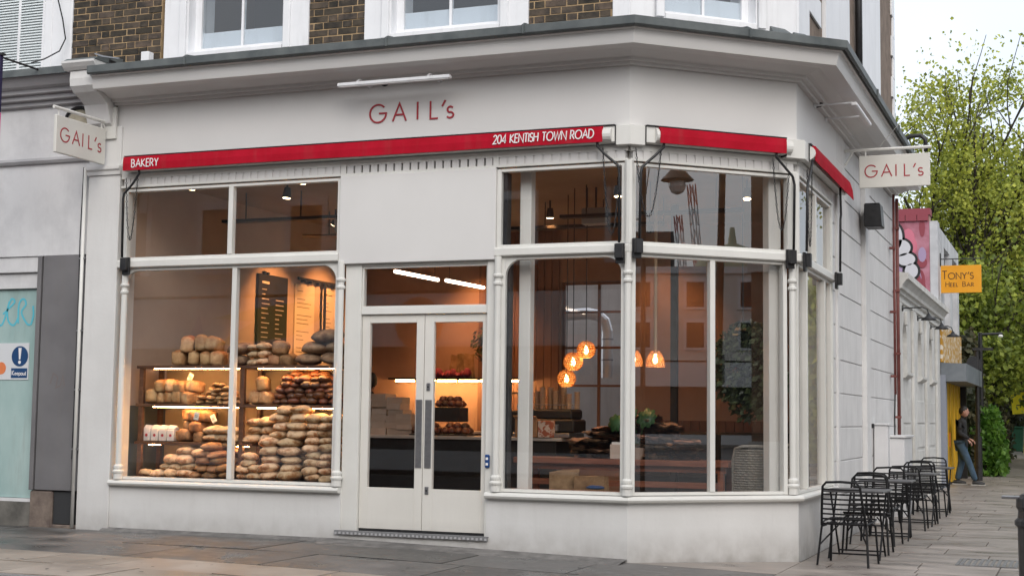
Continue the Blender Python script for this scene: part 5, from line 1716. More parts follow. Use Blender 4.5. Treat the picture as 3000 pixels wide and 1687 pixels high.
for i, (x, y, w, h) in enumerate(((-1.18, 1.72, 0.30, 0.24), (-0.72, 1.68, 0.28, 0.22))):
    pass
LEAFG = pmat("monstera_leaf", (0.025, 0.075, 0.022), (0.05, 0.13, 0.04), scale=5, rough=0.4, transl=0.3)
t = thing("monstera_plant", "potted plant with split green leaves on the long table behind the corner post", "plant", (-0.32, 1.42, 0.90))
part("pot", MB().lathe([(0.06, 0), (0.08, 0.12), (0.07, 0.12)], (-0.32, 1.42, 0.901), 12), pmat("pot", (0.30, 0.22, 0.17), rough=0.8), t)
for (dx, dz, s_, a, rl) in ((0.12, 0.42, 0.125, 0.2, 0.4), (-0.22, 0.38, 0.11, -0.6, -0.5), (-0.06, 0.47, 0.10, 0.0, 0.1), (-0.10, 0.27, 0.10, 0.1, -0.2)):
    lf = MB()
    pts = []
    for i in range(24):
        a_ = 2 * pi * i / 24
        r_ = (1 - 0.28 * sin(a_) * 0.6) * (0.78 if i % 3 == 1 else 1.0)
        pts.append((r_ * sin(a_) * 0.8, -r_ * cos(a_)))
    vs = [(0, 0, 0.15)] + [(p[0], p[1], 0.12 * (1 - p[0] * p[0]) - 0.15 * p[1] * p[1]) for p in pts]
    vs += [(v[0], v[1], v[2] - 0.02) for v in vs]
    n_ = 25
    fs = [(0, 1 + i, 1 + (i + 1) % 24) for i in range(24)] + [(n_, n_ + 1 + (i + 1) % 24, n_ + 1 + i) for i in range(24)] + [(1 + i, n_ + 1 + i, n_ + 1 + (i + 1) % 24, 1 + (i + 1) % 24) for i in range(24)]
    lf.add(vs, fs)
    c = Vector((-0.32 + dx, 1.38, 0.90 + dz))
    part("leaf", lf, LEAFG, t, Matrix.Translation(c) @ Matrix.Rotation(rl, 4, 'Y') @ Matrix.Rotation(1.05, 4, 'X') @ Matrix.Scale(s_, 4), smooth=True)
    part("stem", MB().tube([(-0.32, 1.42, 1.0), (-0.32 + dx * 0.4, 1.42, 0.95 + dz * 0.6), tuple(c)], 0.006, 5), LEAFG, t)
t = thing("napkin_holder", "small pale box of napkins at the table edge beside the corner post", "napkin box", (-0.52, 1.34, 0.9))
part("box", MB().box(-0.59, -0.47, 1.31, 1.41, 0.901, 1.05), pmat("napkin_card", (0.45, 0.36, 0.30), rough=0.8), t, bevel=0.004)
part("napkins", MB().box(-0.575, -0.485, 1.33, 1.39, 1.051, 1.075), PAPER, t)
BLUEB = pmat("blue_wrap", (0.02, 0.06, 0.16), rough=0.5)
paper_sack("open brown paper sack leaning under the long table at its left end", -1.05, 1.20, 0.171, 0.30, 0.60, 0.3, grp=None)
paper_sack("wide paper sack with blue wrapping beneath the long table", -0.72, 1.12, 0.171, 0.34, 0.56, -0.2, grp=None)
o = obj("blue_wrapper", LOAF['bun', 0].copy())
o.data.materials.clear()
o.data.materials.append(BLUEB)
o.location = (-0.70, 1.0, 0.62)
o.scale = (1.5, 0.8, 0.55)
tag(o, "crumpled dark blue wrapper beside the paper sacks under the table", "wrapper")
o.location = (-0.62, 0.93, 0.60)
t = thing("low_ledge", "low dark wooden window ledge behind the front panes", "ledge", (-0.6, 0.5, 0.17))
part("ledge", MB().box(-1.30, -0.12, 0.14, 0.30, 0.171, 0.625), TBL, t)
# wicker chairs
WICK = pmat("grey_wicker", (0.18, 0.165, 0.135), (0.28, 0.255, 0.21), scale=60, rough=0.8)


def wicker(lab, x, y, rz):
    t_ = thing("wicker_chair", lab, "chair", (x, y, 0.17), rz, "grey wicker chairs by the angled window")
    bm_ = MB()
    rows, cols = 18, 16
    for i in range(rows):
        z = 0.42 + 0.45 * i / rows
        w = 0.22 - 0.02 * (i / rows) ** 2
        pth = []
        for k in range(cols + 1):
            a = -0.9 + 1.8 * k / cols
            bulge = 0.006 * (1 if (k + i) % 2 else -1)
            pth.append((w * sin(a) / sin(0.9), -0.24 + 0.20 * (1 - cos(a)) + bulge + 0.04 * i / rows * -1, z))
        bm_.tube(pth, 0.0115, 4)
    obj("back_weave", bm_.mesh("back_weave"), WICK, t_)
    rim = MB().tube([(-0.225, -0.16, 0.42), (-0.225, -0.18, 0.75), (-0.20, -0.21, 0.86), (-0.12, -0.27, 0.885), (0, -0.29, 0.89), (0.12, -0.27, 0.885), (0.20, -0.21, 0.86), (0.225, -0.18, 0.75), (0.225, -0.16, 0.42)], 0.016, 6)
    obj("rim", rim.mesh("rim"), WICK, t_)
    obj("seat", MB().box(-0.23, 0.23, -0.24, 0.22, 0.38, 0.42).mesh("seat"), WICK, t_)
    for sx in (-0.2, 0.2):
        for sy in (-0.2, 0.19):
            obj("leg", MB().tube([(sx, sy, 0.38), (sx * 1.05, sy * 1.08, 0.0)], 0.016, 6).mesh("leg"), WICK, t_)
    return t_


wicker("grey wicker chair with rounded back turned to the angled window", 0.88, 1.62, 0.15)
wicker("grey wicker chair mostly hidden behind the first one by the corner post", 1.0, 2.7, 0.1)
# hanging leafy plant
DKLEAF = pmat("dark_ivy", (0.016, 0.032, 0.014), (0.09, 0.12, 0.05), scale=9, rough=0.5, island=0.6)


def leaf_cloud(mb, c, rad, n, size, seed, shape=None, flatten=0.0):
    rr = random.Random(seed)
    for i in range(n):
        while True:
            d = Vector((rr.uniform(-1, 1), rr.uniform(-1, 1), rr.uniform(-1, 1)))
            if d.length < 1:
                break
        p = Vector(c) + Vector((d.x * rad[0], d.y * rad[1], d.z * rad[2]))
        a = Vector((rr.gauss(0, 1), rr.gauss(0, 1), rr.gauss(0, 1))).normalized()
        b = a.orthogonal().normalized()
        e = a.cross(b)
        s_ = size * rr.uniform(0.6, 1.3)
        q = [p - b * s_, p + e * s_ * 0.55 - b * s_ * 0.2, p + b * s_, p - e * s_ * 0.55 - b * s_ * 0.2]
        n0 = len(mb.v)
        mb.v += [tuple(x) for x in q]
        mb.f.append((n0, n0 + 1, n0 + 2, n0 + 3))


t = thing("hanging_plant", "big dark leafy plant hanging behind the right pane of the angled window", "plant", (0.66, 2.0, 3.9))
hp = MB()
for (c, r_, n_) in (((0.72, 2.0, 2.10), (0.33, 0.22, 0.26), 560), ((0.52, 2.0, 1.85), (0.22, 0.2, 0.38), 420), ((0.86, 2.05, 1.72), (0.28, 0.2, 0.27), 380), ((0.72, 2.0, 1.5), (0.22, 0.16, 0.22), 180)):
    leaf_cloud(hp, c, r_, int(n_ * 1.7), 0.046, n_)
me = hp.mesh("foliage", None, wl(t), fix=False)
o = obj("foliage", me, DKLEAF, t)
o['kind'] = 'stuff'
part("basket", MB().lathe([(0.05, 0), (0.13, 0.06), (0.16, 0.16), (0.15, 0.16)], (0.66, 2.0, 1.86), 12), BLACKC, t)
part("cord", MB().tube([(0.66, 2.0, 2.02), (0.66, 2.0, 3.955)], 0.006, 5), BLACKM, t)
t = thing("hanging_plant", "dark trailing plant above the wall shelf seen through the right door", "plant", (-3.55, 5.4, 3.9))
hp = MB()
leaf_cloud(hp, (-3.62, 5.4, 2.32), (0.28, 0.2, 0.28), 300, 0.05, 77)
leaf_cloud(hp, (-3.50, 5.4, 2.6), (0.14, 0.12, 0.25), 120, 0.05, 78)
o = obj("foliage", hp.mesh("foliage", None, wl(t), fix=False), DKLEAF, t)
o['kind'] = 'stuff'
part("pot", MB().lathe([(0.06, 0), (0.11, 0.14), (0.10, 0.14)], (-3.60, 5.4, 2.2), 12), BLACKC, t)
part("cord", MB().tube([(-3.60, 5.4, 2.35), (-3.60, 5.4, 3.955)], 0.006, 5), BLACKM, t)
t = thing("banquette", "dark padded bench seat along the rear wall behind the angled window", "bench", (0.0, 5.3, 0.17))
part("seat", MB().box(-1.5, 1.0, 4.95, 5.6, 0.171, 0.62), BLACKC, t, bevel=0.03)
part("backrest", MB().box(-1.5, 1.0, 5.62, 5.95, 0.171, 1.15), BLACKC, t, bevel=0.03)
t = thing("picture_frame", "small framed print on the rear wall behind the angled window", "picture", (-0.45, 5.95, 2.0))
part("frame", MB().box(-0.70, -0.20, 5.955, 5.978, 1.75, 2.35), TBL, t, bevel=0.004)
part("print", MB().box(-0.66, -0.24, 5.950, 5.9545, 1.79, 2.31), pmat("print_paper", (0.30, 0.20, 0.13), (0.42, 0.30, 0.2), scale=4, rough=0.7), t)
t = thing("dark_column", "slim dark column standing behind the bell pendant lamp", "column", (-0.62, 4.2, 0.17))
part("shaft", MB().box(-0.70, -0.62, 4.1, 4.18, 0.171, 3.955), BLACKC, t)
part("foot", MB().box(-0.73, -0.59, 4.07, 4.21, 0.1705, 0.30), BLACKC, t)
# ceiling services
for lab, a, b, zz in (("dark cable tray under the ceiling behind the first upper window", (-5.6, 1.7), (-2.6, 1.7), 3.60), ("dark cable tray deep in the room above the counter", (-5.4, 3.4), (-0.6, 3.4), 3.62), ("dark cable tray behind the upper front window on the right", (-1.5, 2.3), (0.6, 2.3), 3.58)):
    t = thing("cable_tray", lab, "cable tray", ((a[0] + b[0]) / 2, a[1], zz), 0, "cable trays under the ceiling")
    part("tray", MB().box(a[0], b[0], a[1] - 0.06, a[1] + 0.06, zz, zz + 0.035), BLACKM, t)
    x = a[0] + 0.3
    while x < b[0]:
        part("drop_rod", MB().tube([(x, a[1], zz + 0.036), (x, a[1], 3.955)], 0.008, 5), BLACKM, t)
        x += 0.75
for lab, x, y, z in (("square white ceiling loudspeaker behind the left upper window", -4.02, 1.9, 3.46), ("square white ceiling loudspeaker behind the right upper window", -1.15, 2.5, 3.52)):
    t = thing("ceiling_loudspeaker", lab, "loudspeaker", (x, y, z), 0, "white ceiling loudspeakers")
    part("cabinet", MB().box(x - 0.15, x + 0.15, y - 0.08, y + 0.08, z, z + 0.19), pmat("speaker_white", (0.5, 0.49, 0.47), rough=0.5), t, bevel=0.01)
    part("yoke", MB().tube([(x, y, z + 0.19), (x, y, 3.955)], 0.012, 6), BLACKM, t)
t = thing("ceiling_fan", "dark blades of a ceiling fan behind the second upper pane", "ceiling fan", (-4.4, 2.6, 3.95))
part("stem", MB().tube([(-4.4, 2.6, 3.55), (-4.4, 2.6, 3.955)], 0.015, 6), BLACKM, t)
part("motor", MB().lathe([(0.06, 0), (0.09, 0.03), (0.07, 0.1)], (-4.4, 2.6, 3.46), 12), STEEL, t)
for k in range(4):
    part("blade", MB().box(0.08, 0.55, -0.055, 0.055, 0, 0.012), pmat("fan_blade", (0.06, 0.025, 0.015), rough=0.4), t, Matrix.Translation((-4.4, 2.6, 3.50)) @ Matrix.Rotation(0.4 + k * pi / 2, 4, 'Z') @ Matrix.Rotation(0.18, 4, 'X'))
t = thing("air_duct", "shiny bent steel air duct outside the rear window", "duct", (-2.35, 6.9, 2.3))
part("duct", MB().tube([(-3.2, 6.95, 2.82), (-2.72, 6.95, 2.84), (-2.56, 6.95, 2.81), (-2.46, 6.95, 2.72), (-2.42, 6.95, 2.58), (-2.42, 6.95, 1.9)], 0.085, 12), pmat("galvanised", (0.80, 0.80, 0.81), rough=0.42, metal=0.9), t)
for z in (2.45, 2.15):
    part("seam", MB().tube([(-2.42, 6.95, z), (-2.42, 6.95, z + 0.02)], 0.092, 12), STEEL, t)

# =================================================================== ground, road, pavement
ASPH = pmat("asphalt", (0.035, 0.036, 0.038), (0.07, 0.07, 0.072), scale=3, rough=0.5, r2=0.85, bump=0.5, bscale=160, detail=9)
PAVE = pmat("york_stone", (0.15, 0.128, 0.112), (0.345, 0.302, 0.265), scale=2.2, rough=0.24, r2=0.6, bump=0.35, bscale=34, detail=9, vary=0.13, stretch=(0.6, 1.6, 1), lo=0.32, hi=0.66)
PAVED = pmat("dark_wet_stone", (0.036, 0.036, 0.036), (0.155, 0.147, 0.139), scale=1.5, rough=0.22, r2=0.7, bump=0.35, bscale=30, detail=10, vary=0.25, lo=0.36, hi=0.64)
PAVEL = pmat("pale_kerb_stone", (0.20, 0.165, 0.135), (0.37, 0.32, 0.27), scale=1.8, rough=0.4, r2=0.75, bump=0.3, bscale=30, detail=9, vary=0.12, lo=0.3, hi=0.6)
JOINT = pmat("joint_grit", (0.09, 0.08, 0.07), (0.18, 0.165, 0.15), scale=30, rough=0.9, bump=0.5)
struct("ground", MB().box(-400, 400, -400, 400, -1.2, -0.30), ASPH)
rd = MB()
rd.quad((-120, -60, -0.12), (120, -60, -0.12), (120, -3.95, -0.12), (-120, -3.95, -0.12))
rd.quad((5.4, -3.95, -0.12), (13.0, -3.95, -0.12), (13.0, 140, 0.4), (5.4, 140, 0.4))
struct("road", rd, ASPH)
pv = MB()


def gsheet(mb, x0, x1, y0, y1, nx, ny, dz):
    n0 = len(mb.v)
    for j in range(ny + 1):
        for i in range(nx + 1):
            x, y = x0 + (x1 - x0) * i / nx, y0 + (y1 - y0) * j / ny
            mb.v.append((x, y, gz(x, y) + dz))
    for j in range(ny):
        for i in range(nx):
            a = n0 + j * (nx + 1) + i
            mb.f.append((a, a + 1, a + nx + 2, a + nx + 1))


gsheet(pv, -14, 5.25, -3.78, 70, 30, 50, -0.014)
pave = struct("pavement", pv, JOINT)
struct("garden_earth", MB().box(-30, 1.4, 25.0, 140, -0.3, 0.13), pmat("earth", (0.03, 0.025, 0.018), (0.06, 0.05, 0.035), scale=3, rough=0.95))
struct("far_pavement", MB().box(-120, 120, -24, -18.0, -0.3, 0.02), PAVE)


def slab(x0, x1, y0, y1, m, dz=0.0, name="paving_slab", th=0.05):
    g = 0.0035
    c = Vector(((x0 + x1) / 2, (y0 + y1) / 2, 0))
    j = lambda: rnd.uniform(-0.0035, 0.0035)
    a, b, d, e = x0 + g, x1 - g, y0 + g, y1 - g
    t_ = [gz(x, y) + dz + j() for x, y in ((a, d), (b, d), (b, e), (a, e))]
    P = [(a, d, t_[0] - th), (b, d, t_[1] - th), (b, e, t_[2] - th), (a, e, t_[3] - th), (a + .004, d + .004, t_[0]), (b - .004, d + .004, t_[1]), (b - .004, e - .004, t_[2]), (a + .004, e - .004, t_[3])]
    me = MB().hexa([(p[0] - c.x, p[1] - c.y, p[2]) for p in P]).mesh(name, fix=False)
    o = obj(name, me, m, pave)
    o.location = c
    return o


# along the front: two rows of dark wet stones, then paler ones, then the kerb
for (y0, y1, m, a, b) in ((-1.17, -0.005, PAVED, 0.9, 1.6), (-2.25, -1.17, PAVED, 0.8, 1.5), (-3.02, -2.25, PAVEL, 0.7, 1.3), (-3.78, -3.02, PAVEL, 0.7, 1.2)):
    x = -9.0 + rnd.uniform(-.4, 0)
    while x < 1.35:
        w = rnd.uniform(a, b)
        x1 = min(x + w, 1.40) if 1.40 - (x + w) > 0.3 or x + w > 1.4 else 1.40
        slab(x, x1, y0, y1, m, rnd.uniform(-.003, .003))
        x = x1
x = -9.5
while x < 5.2:
    slab(x, x + 0.9, -3.93, -3.785, pmat("granite_kerb", (0.16, 0.155, 0.15), (0.28, 0.27, 0.265), scale=40, rough=0.6), -0.003, "kerb_stone", 0.2)
    x += 0.905
# side street: long rows of york stone
y = -3.78
r_ = 0
while y < 24:
    d = rnd.choice((0.5, 0.6, 0.6, 0.75))
    x = 1.405 - (0.0 if y > 0 else 0) - (0.45 if r_ % 2 else 0.0)
    while x < 4.9:
        w = rnd.uniform(0.7, 1.15)
        x0c = max(x, 1.405)
        x1 = x + w
        if 5.1 - x1 < 0.35:
            x1 = 5.1
        if x1 - x0c > 0.12:
            slab(x0c, min(x1, 5.1), y, y + d, PAVE, rnd.uniform(-.003, .003))
        x = x1
    y += d
    r_ += 1
gsheet_mb = MB()
gsheet(gsheet_mb, 1.405, 5.1, 24.0, 70, 4, 24, 0.0)
part("far_paving", gsheet_mb, PAVE, pave)
# triangle of stones in front of the angled corner
for k in range(3):
    pass
cm_ = MB()
pts = [(0.0, -0.004), (1.40, -0.004), (1.40, 1.22)]
cm_.add([(p[0], p[1], gz(*p) + 0.0) for p in pts] + [(p[0], p[1], gz(*p) - 0.04) for p in pts], [(0, 1, 2), (3, 5, 4), (0, 3, 4, 1), (1, 4, 5, 2), (2, 5, 3, 0)])
part("corner_stone", cm_, PAVE, pave)
# rough tarmac fillet along the foot of the front wall
fil = MB()
n = 60
for i in range(n + 1):
    x = -5.9 + 5.9 * i / n
    w = 0.10 + 0.09 * noise.noise(Vector((x * 1.3, 0, 0))) + (0.17 if x > -3.2 else 0.0)
    w = max(0.04, w)
    z = gz(x, 0)
    fil.v += [(x, -0.001, z + 0.030), (x, -w * 0.6, z + 0.018 + 0.006 * noise.noise(Vector((x * 5, 1, 0)))), (x, -w, z + 0.006), (x, -w - 0.015, z - 0.01)]
for i in range(n):
    for k in range(3):
        a = i * 4 + k
        fil.f.append((a, a + 1, a + 5, a + 4))
part("tarmac_fillet", fil, pmat("patch_tarmac", (0.11, 0.105, 0.10), (0.21, 0.20, 0.19), scale=7, rough=0.8, bump=0.6, bscale=60, detail=8), pave)
gum = MB()
for i in range(140):
    x, y = (rnd.uniform(-7, 1.3), rnd.uniform(-3.5, -0.15)) if i < 70 else (rnd.uniform(1.5, 4.8), rnd.uniform(-2.5, 12))
    r0 = rnd.uniform(.008, .022)
    z = gz(x, y) + 0.0042
    k0 = len(gum.v)
    gum.v += [(x + r0 * cos(a * pi / 4) * rnd.uniform(.7, 1.2), y + r0 * sin(a * pi / 4) * rnd.uniform(.7, 1.2), z) for a in range(8)]
    gum.f.append(tuple(range(k0, k0 + 8)))
part("gum_spots", gum, pmat("old_gum", (0.10, 0.095, 0.09), (0.50, 0.48, 0.45), scale=1.5, rough=0.8, lo=0.45, hi=0.6), pave, kind="stuff")
# ironwork cover in the side pavement
t = thing("drain_cover", "rectangular slotted drain cover set in the side pavement near the bin", "drain cover", (3.08, 2.1, gz(3.08, 2.1)))
z = gz(3.08, 2.1)
part("rim", MB().box(2.80, 3.37, 1.72, 1.75, z - .03, z + .007).box(2.80, 3.37, 2.43, 2.46, z - .03, z + .007).box(2.80, 2.83, 1.75, 2.43, z - .03, z + .007).box(3.34, 3.37, 1.75, 2.43, z - .03, z + .007), pmat("cast_iron", (0.10, 0.10, 0.10), (0.20, 0.20, 0.20), scale=20, rough=0.5), t)
for i in range(9):
    part("bar", MB().box(2.84 + i * .056, 2.87 + i * .056, 1.752, 2.428, z - .02, z + .006), MATS["cast_iron"], t)
# =================================================================== wire chairs and small tables
def chair_proto():
    t_ = thing("wire_chair", None, None)
    W0, W1 = 0.215, 0.175
    H0, H1 = 0.43, 0.80

    def back(v):   # v 0..1 up the back: y offset and half width
        return (-0.20 - 0.10 * v - 0.015 * sin(v * pi), W0 + (W1 - W0) * v)
    fr = []
    for v in (0.0, 0.3, 0.6, 0.9):
        y, w = back(v)
        fr.append((-w, y, H0 - 0.05 + (H1 - H0 + 0.05) * v))
    y, w = back(1.0)
    fr += [(-w + 0.03, y, H1 - 0.004), (0, y - 0.012, H1 + 0.004), (w - 0.03, y, H1 - 0.004)]
    for v in (0.9, 0.6, 0.3, 0.0):
        y, w = back(v)
        fr.append((w, y, H0 - 0.05 + (H1 - H0 + 0.05) * v))
    obj("back_frame", MB().tube(fr, 0.0125, 6).mesh("back_frame"), CHAIRM, t_)
    for i in range(8):
        v = 0.05 + 0.112 * i
        y, w = back(v)
        z = H0 - 0.05 + (H1 - H0 + 0.05) * v
        obj("back_wire", MB().tube([(-w, y, z), (-w * 0.5, y - 0.028, z), (0, y - 0.036, z), (w * 0.5, y - 0.028, z), (w, y, z)], 0.0085, 5).mesh("back_wire"), CHAIRM, t_)
    obj("seat_rim", MB().tube([(-W0, -0.21, 0.40), (-W0 - 0.02, 0.0, 0.415), (-W0 - 0.005, 0.19, 0.43), (-W0 + 0.04, 0.225, 0.43), (W0 - 0.04, 0.225, 0.43), (W0 + 0.005, 0.19, 0.43), (W0 + 0.02, 0.0, 0.415), (W0, -0.21, 0.40)], 0.009, 6).mesh("seat_rim"), CHAIRM, t_)
    mb = MB()
    for i in range(15):
        x = -0.20 + 0.40 * i / 14
        mb.tube([(x, -0.22, 0.392), (x, -0.10, 0.385), (x, 0.08, 0.395), (x, 0.222, 0.43)], 0.0045, 4)
    for yy in (-0.12, 0.02, 0.14):
        mb.tube([(-W0 - 0.01, yy, 0.395 + 0.02 * (yy > 0.1)), (W0 + 0.01, yy, 0.395 + 0.02 * (yy > 0.1))], 0.005, 4)
    obj("seat_grid", mb.mesh("seat_grid"), CHAIRM, t_)
    for sx in (-1, 1):
        obj("leg", MB().tube([(sx * 0.19, -0.12, 0.385), (sx * 0.215, -0.20, 0.37), (sx * 0.245, -0.265, 0.0)], 0.0118, 6).mesh("leg"), CHAIRM, t_)
        obj("leg", MB().tube([(sx * 0.19, 0.10, 0.39), (sx * 0.215, 0.17, 0.375), (sx * 0.235, 0.21, 0.0)], 0.0118, 6).mesh("leg"), CHAIRM, t_)
        obj("stay", MB().tube([(sx * 0.228, -0.225, 0.20), (sx * 0.10, -0.02, 0.375)], 0.0085, 5).mesh("stay"), CHAIRM, t_)
    return t_


def table_proto():
    t_ = thing("bistro_table", None, None)
    obj("top", MB().box(-0.30, 0.30, -0.30, 0.30, 0.668, 0.69).mesh("top"), pmat("table_top_metal", (0.05, 0.05, 0.053), (0.09, 0.09, 0.094), scale=6, rough=0.3, r2=0.5), t_)
    bev(t_.children[0], 0.006)
    for sx in (-0.25, 0.25):
        obj("leg_frame", MB().tube([(sx, -0.25, 0.012), (sx, 0.22, 0.665)], 0.010, 6).mesh("leg_frame"), CHAIRM, t_)
        obj("leg_frame", MB().tube([(sx * 0.93, 0.25, 0.012), (sx * 0.93, -0.22, 0.665)], 0.010, 6).mesh("leg_frame"), CHAIRM, t_)
    obj("stretcher", MB().tube([(-0.25, -0.22, 0.06), (0.25, -0.22, 0.06)], 0.009, 6).mesh("stretcher"), CHAIRM, t_)
    obj("stretcher", MB().tube([(-0.235, 0.22, 0.06), (0.235, 0.22, 0.06)], 0.009, 6).mesh("stretcher"), CHAIRM, t_)
    obj("pivot_bar", MB().tube([(-0.25, -0.015, 0.335), (0.25, -0.015, 0.335)], 0.009, 6).mesh("pivot_bar"), CHAIRM, t_)
    return t_


cp, tp = chair_proto(), table_proto()
ordn = ("first", "second", "third", "fourth")
PITCH = 2.42
fc = ft = True
for k in range(4):
    yb = 1.28 + k * PITCH
    xx = 1.80 + rnd.uniform(-.03, .03) + 0.03 * k
    for (yy, rz, side) in ((yb, -0.06, "near"), (yb + 1.28, pi + 0.08, "far")):
        c = cp if fc else copy_tree(cp)
        fc = False
        x_ = xx + rnd.uniform(-.03, .03)
        c.location = (x_, yy, gz(x_, yy))
        c.rotation_euler = (0, 0, rz + rnd.uniform(-.08, .08))
        tag(c, "black wire chair on the %s side of the %s pavement table from the shop corner" % (side, ordn[k]), "chair", "black wire chairs along the side wall")
    tb_ = tp if ft else copy_tree(tp)
    ft = False
    tb_.location = (xx + 0.02, yb + 0.66, gz(xx, yb + .66))
    tb_.rotation_euler = (0, 0, rnd.uniform(-.05, .05))
    tag(tb_, "small black folding pavement table, %s from the shop corner" % ordn[k], "table", "small pavement tables along the side wall")

# =================================================================== white building next along the side street
wb = thing("side_building", "low white stuccoed building with small arched niches beyond the bakery side wall", "building", (0.0, 9.65, 0))
WST = pmat("aged_white_stucco", (0.52, 0.515, 0.49), (0.66, 0.655, 0.63), scale=2.5, rough=0.75, bump=0.25, bscale=20, detail=9)
Y0, Y1 = 8.40, 15.9     # distances along the side wall frame
niches = (9.55, 11.9, 13.9)
wmb = MB()
zt = 3.36
edges = [Y0] + [v for n_ in niches for v in (n_ - 0.32, n_ + 0.32)] + [Y1]
for a, b in zip(edges[0::2], edges[1::2]):
    wmb.box(a, b, -0.4, 0.0, -0.1, zt)
for n_ in niches:
    wmb.box(n_ - 0.32, n_ + 0.32, -0.4, -0.001, -0.1, 2.10)
    wmb.box(n_ - 0.32, n_ + 0.32, -0.4, -0.16, 2.10, 2.95)
    arc_ = [(n_ - 0.32, zt), (n_ - 0.32, 2.60)] + [(n_ - 0.32 * cos(R(a)), 2.60 + 0.32 * sin(R(a))) for a in range(15, 180, 15)] + [(n_ + 0.32, 2.60), (n_ + 0.32, zt)]
    wmb.prism([(p[0], p[1]) for p in arc_], 1, -0.4, -0.0005)
part("wall", wmb, WST, wb, FC)
part("cornice", MB().molding([(0, 3.30), (0.04, 3.31), (0.05, 3.36), (0.09, 3.37), (0.10, 3.42), (0.16, 3.50), (0.19, 3.51), (0.19, 3.60), (-0.1, 3.64), (-0.4, 3.60), (-0.4, 3.36)], Y0, Y1), WST, wb, FC)
part("string_course", MB().molding([(0.001, 3.18), (0.03, 3.19), (0.03, 3.23), (0.001, 3.24)], Y0, Y1), WST, wb, FC)
for n_ in niches:
    part("niche_sill", MB().molding([(0.001, 2.0), (0.05, 2.02), (0.09, 2.06), (0.09, 2.10), (0.001, 2.105)], n_ - 0.42, n_ + 0.42), WST, wb, FC)
    part("keystone", MB().box(n_ - 0.08, n_ + 0.08, 0.0005, 0.05, 2.86, 3.08), WST, wb, FC, bevel=0.01)
for n_ in (8.6, 10.7, 12.9, 15.0):
    part("pilaster", MB().box(n_ - 0.22, n_ + 0.22, 0.0005, 0.05, -0.08, 3.17), WST, wb, FC, bevel=0.008)
for n_ in niches:
    for z in (0.42, 0.85, 1.28, 1.70):
        part("stucco_block", MB().box(n_ - 0.62, n_ + 0.62, 0.0005, 0.018, z - 0.40, z - 0.02), WST, wb, FC, bevel=0.006)
part("flat_roof", MB().box(Y0, Y1, -6.0, -0.2, 3.30, 3.42), LEAD, wb, FC)
part("rear_wall", MB().box(Y0, Y1, -6.3, -6.0, -0.1, 3.5), WST, wb, FC)
for k, s_ in enumerate((8.75, 11.05, 13.4)):
    t = thing("gooseneck_lamp", "black gooseneck wall lamp above the arched niches, %s from the pipes" % ordn[k], "wall lamp", FC @ Vector((s_, 0.05, 3.1)), 0, "black gooseneck lamps on the white wall")
    part("wall_rose", MB().lathe([(0.05, 0), (0.045, 0.02)], (0, 0, 0), 10), BLACKM, t, FC @ Matrix.Translation((s_, 0.0505, 3.08)) @ Matrix.Rotation(-pi / 2, 4, 'X'))
    part("arm", MB().tube([(s_, 0.05, 3.08), (s_, 0.36, 3.09), (s_, 0.43, 3.06), (s_, 0.45, 2.98)], 0.011, 6), BLACKM, t, FC)
    part("shade", MB().lathe([(0.12, 0), (0.10, 0.03), (0.04, 0.06), (0.02, 0.10)], (s_, 0.45, 2.89), 12), BLACKM, t, FC, smooth=True)

# =================================================================== yellow shop with the painted gable
ys = thing("yellow_shop", "yellow fronted shop with pink painted brick gable and grey canopy", "building", (0.0, 17.2, 0))
YEL = pmat("yellow_paint", (0.62, 0.34, 0.01), (0.74, 0.43, 0.02), scale=5, rough=0.45)
BACKW = pmat("pale_upper_wall", (0.42, 0.43, 0.45), (0.60, 0.61, 0.63), scale=2, rough=0.7)
YB = P2.y
part("gable_wall", MB().box(-6.0, 1.20, 17.16, 17.5, -0.1, 5.52), pmat("gable_brick", (0.30, 0.18, 0.14), (0.38, 0.24, 0.2), scale=4, rough=0.9), ys)
PINK = pmat("mural_pink", (0.34, 0.11, 0.15), (0.46, 0.21, 0.27), scale=3.5, rough=0.7)
mural = MB().box(-6.0, 1.20, 17.135, 17.158, 3.0, 5.40)
part("painted_field", mural, PINK, ys)
mats_m = [pmat("mural_mauve", (0.36, 0.27, 0.42), rough=0.7), pmat("mural_red", (0.26, 0.05, 0.07), rough=0.7), pmat("mural_rose", (0.58, 0.17, 0.24), rough=0.7)]
for k in range(34):
    cx_, cz_ = rnd.uniform(0.5, 1.12), rnd.uniform(3.5, 5.3)
    rx, rz_ = rnd.uniform(.05, .15), rnd.uniform(.10, .32)
    rx = min(rx, 1.19 - cx_)
    part("paint_patch", MB().prism([(cx_ + rx * cos(R(a)), min(5.39, cz_ + rz_ * sin(R(a)))) for a in range(0, 360, 30)], 1, 17.1325 - 0.0006 * k, 17.1345), mats_m[k % 3], ys)
BW = pmat("mural_white", (0.56, 0.56, 0.60), rough=0.7)
for (cx_, cz_, rx, rz_) in ((0.52, 5.08, 0.15, 0.27), (0.62, 4.86, 0.21, 0.17), (0.74, 4.62, 0.18, 0.13), (0.84, 4.38, 0.13, 0.15)):
    poly = [(cx_ + rx * cos(R(a)), cz_ + rz_ * sin(R(a))) for a in range(0, 360, 15)]
    part("cloud_outline", MB().prism([(cx_ + (rx + .05) * cos(R(a)), cz_ + (rz_ + .05) * sin(R(a))) for a in range(0, 360, 15)], 1, 17.105, 17.112), BLACKM, ys)
    part("cloud_shape", MB().prism(poly, 1, 17.098, 17.1045), BW, ys)
part("coping", MB().box(-6.0, 1.22, 17.10, 17.5, 5.53, 5.66), pmat("mural_red", (0.26, 0.05, 0.07)), ys)
for i in range(14):
    part("coping_brick", MB().box(1.20 - (i + 1) * 0.232, 1.20 - i * 0.232 - 0.012, 17.09, 17.13, 5.405, 5.528), MATS["mural_red"], ys)
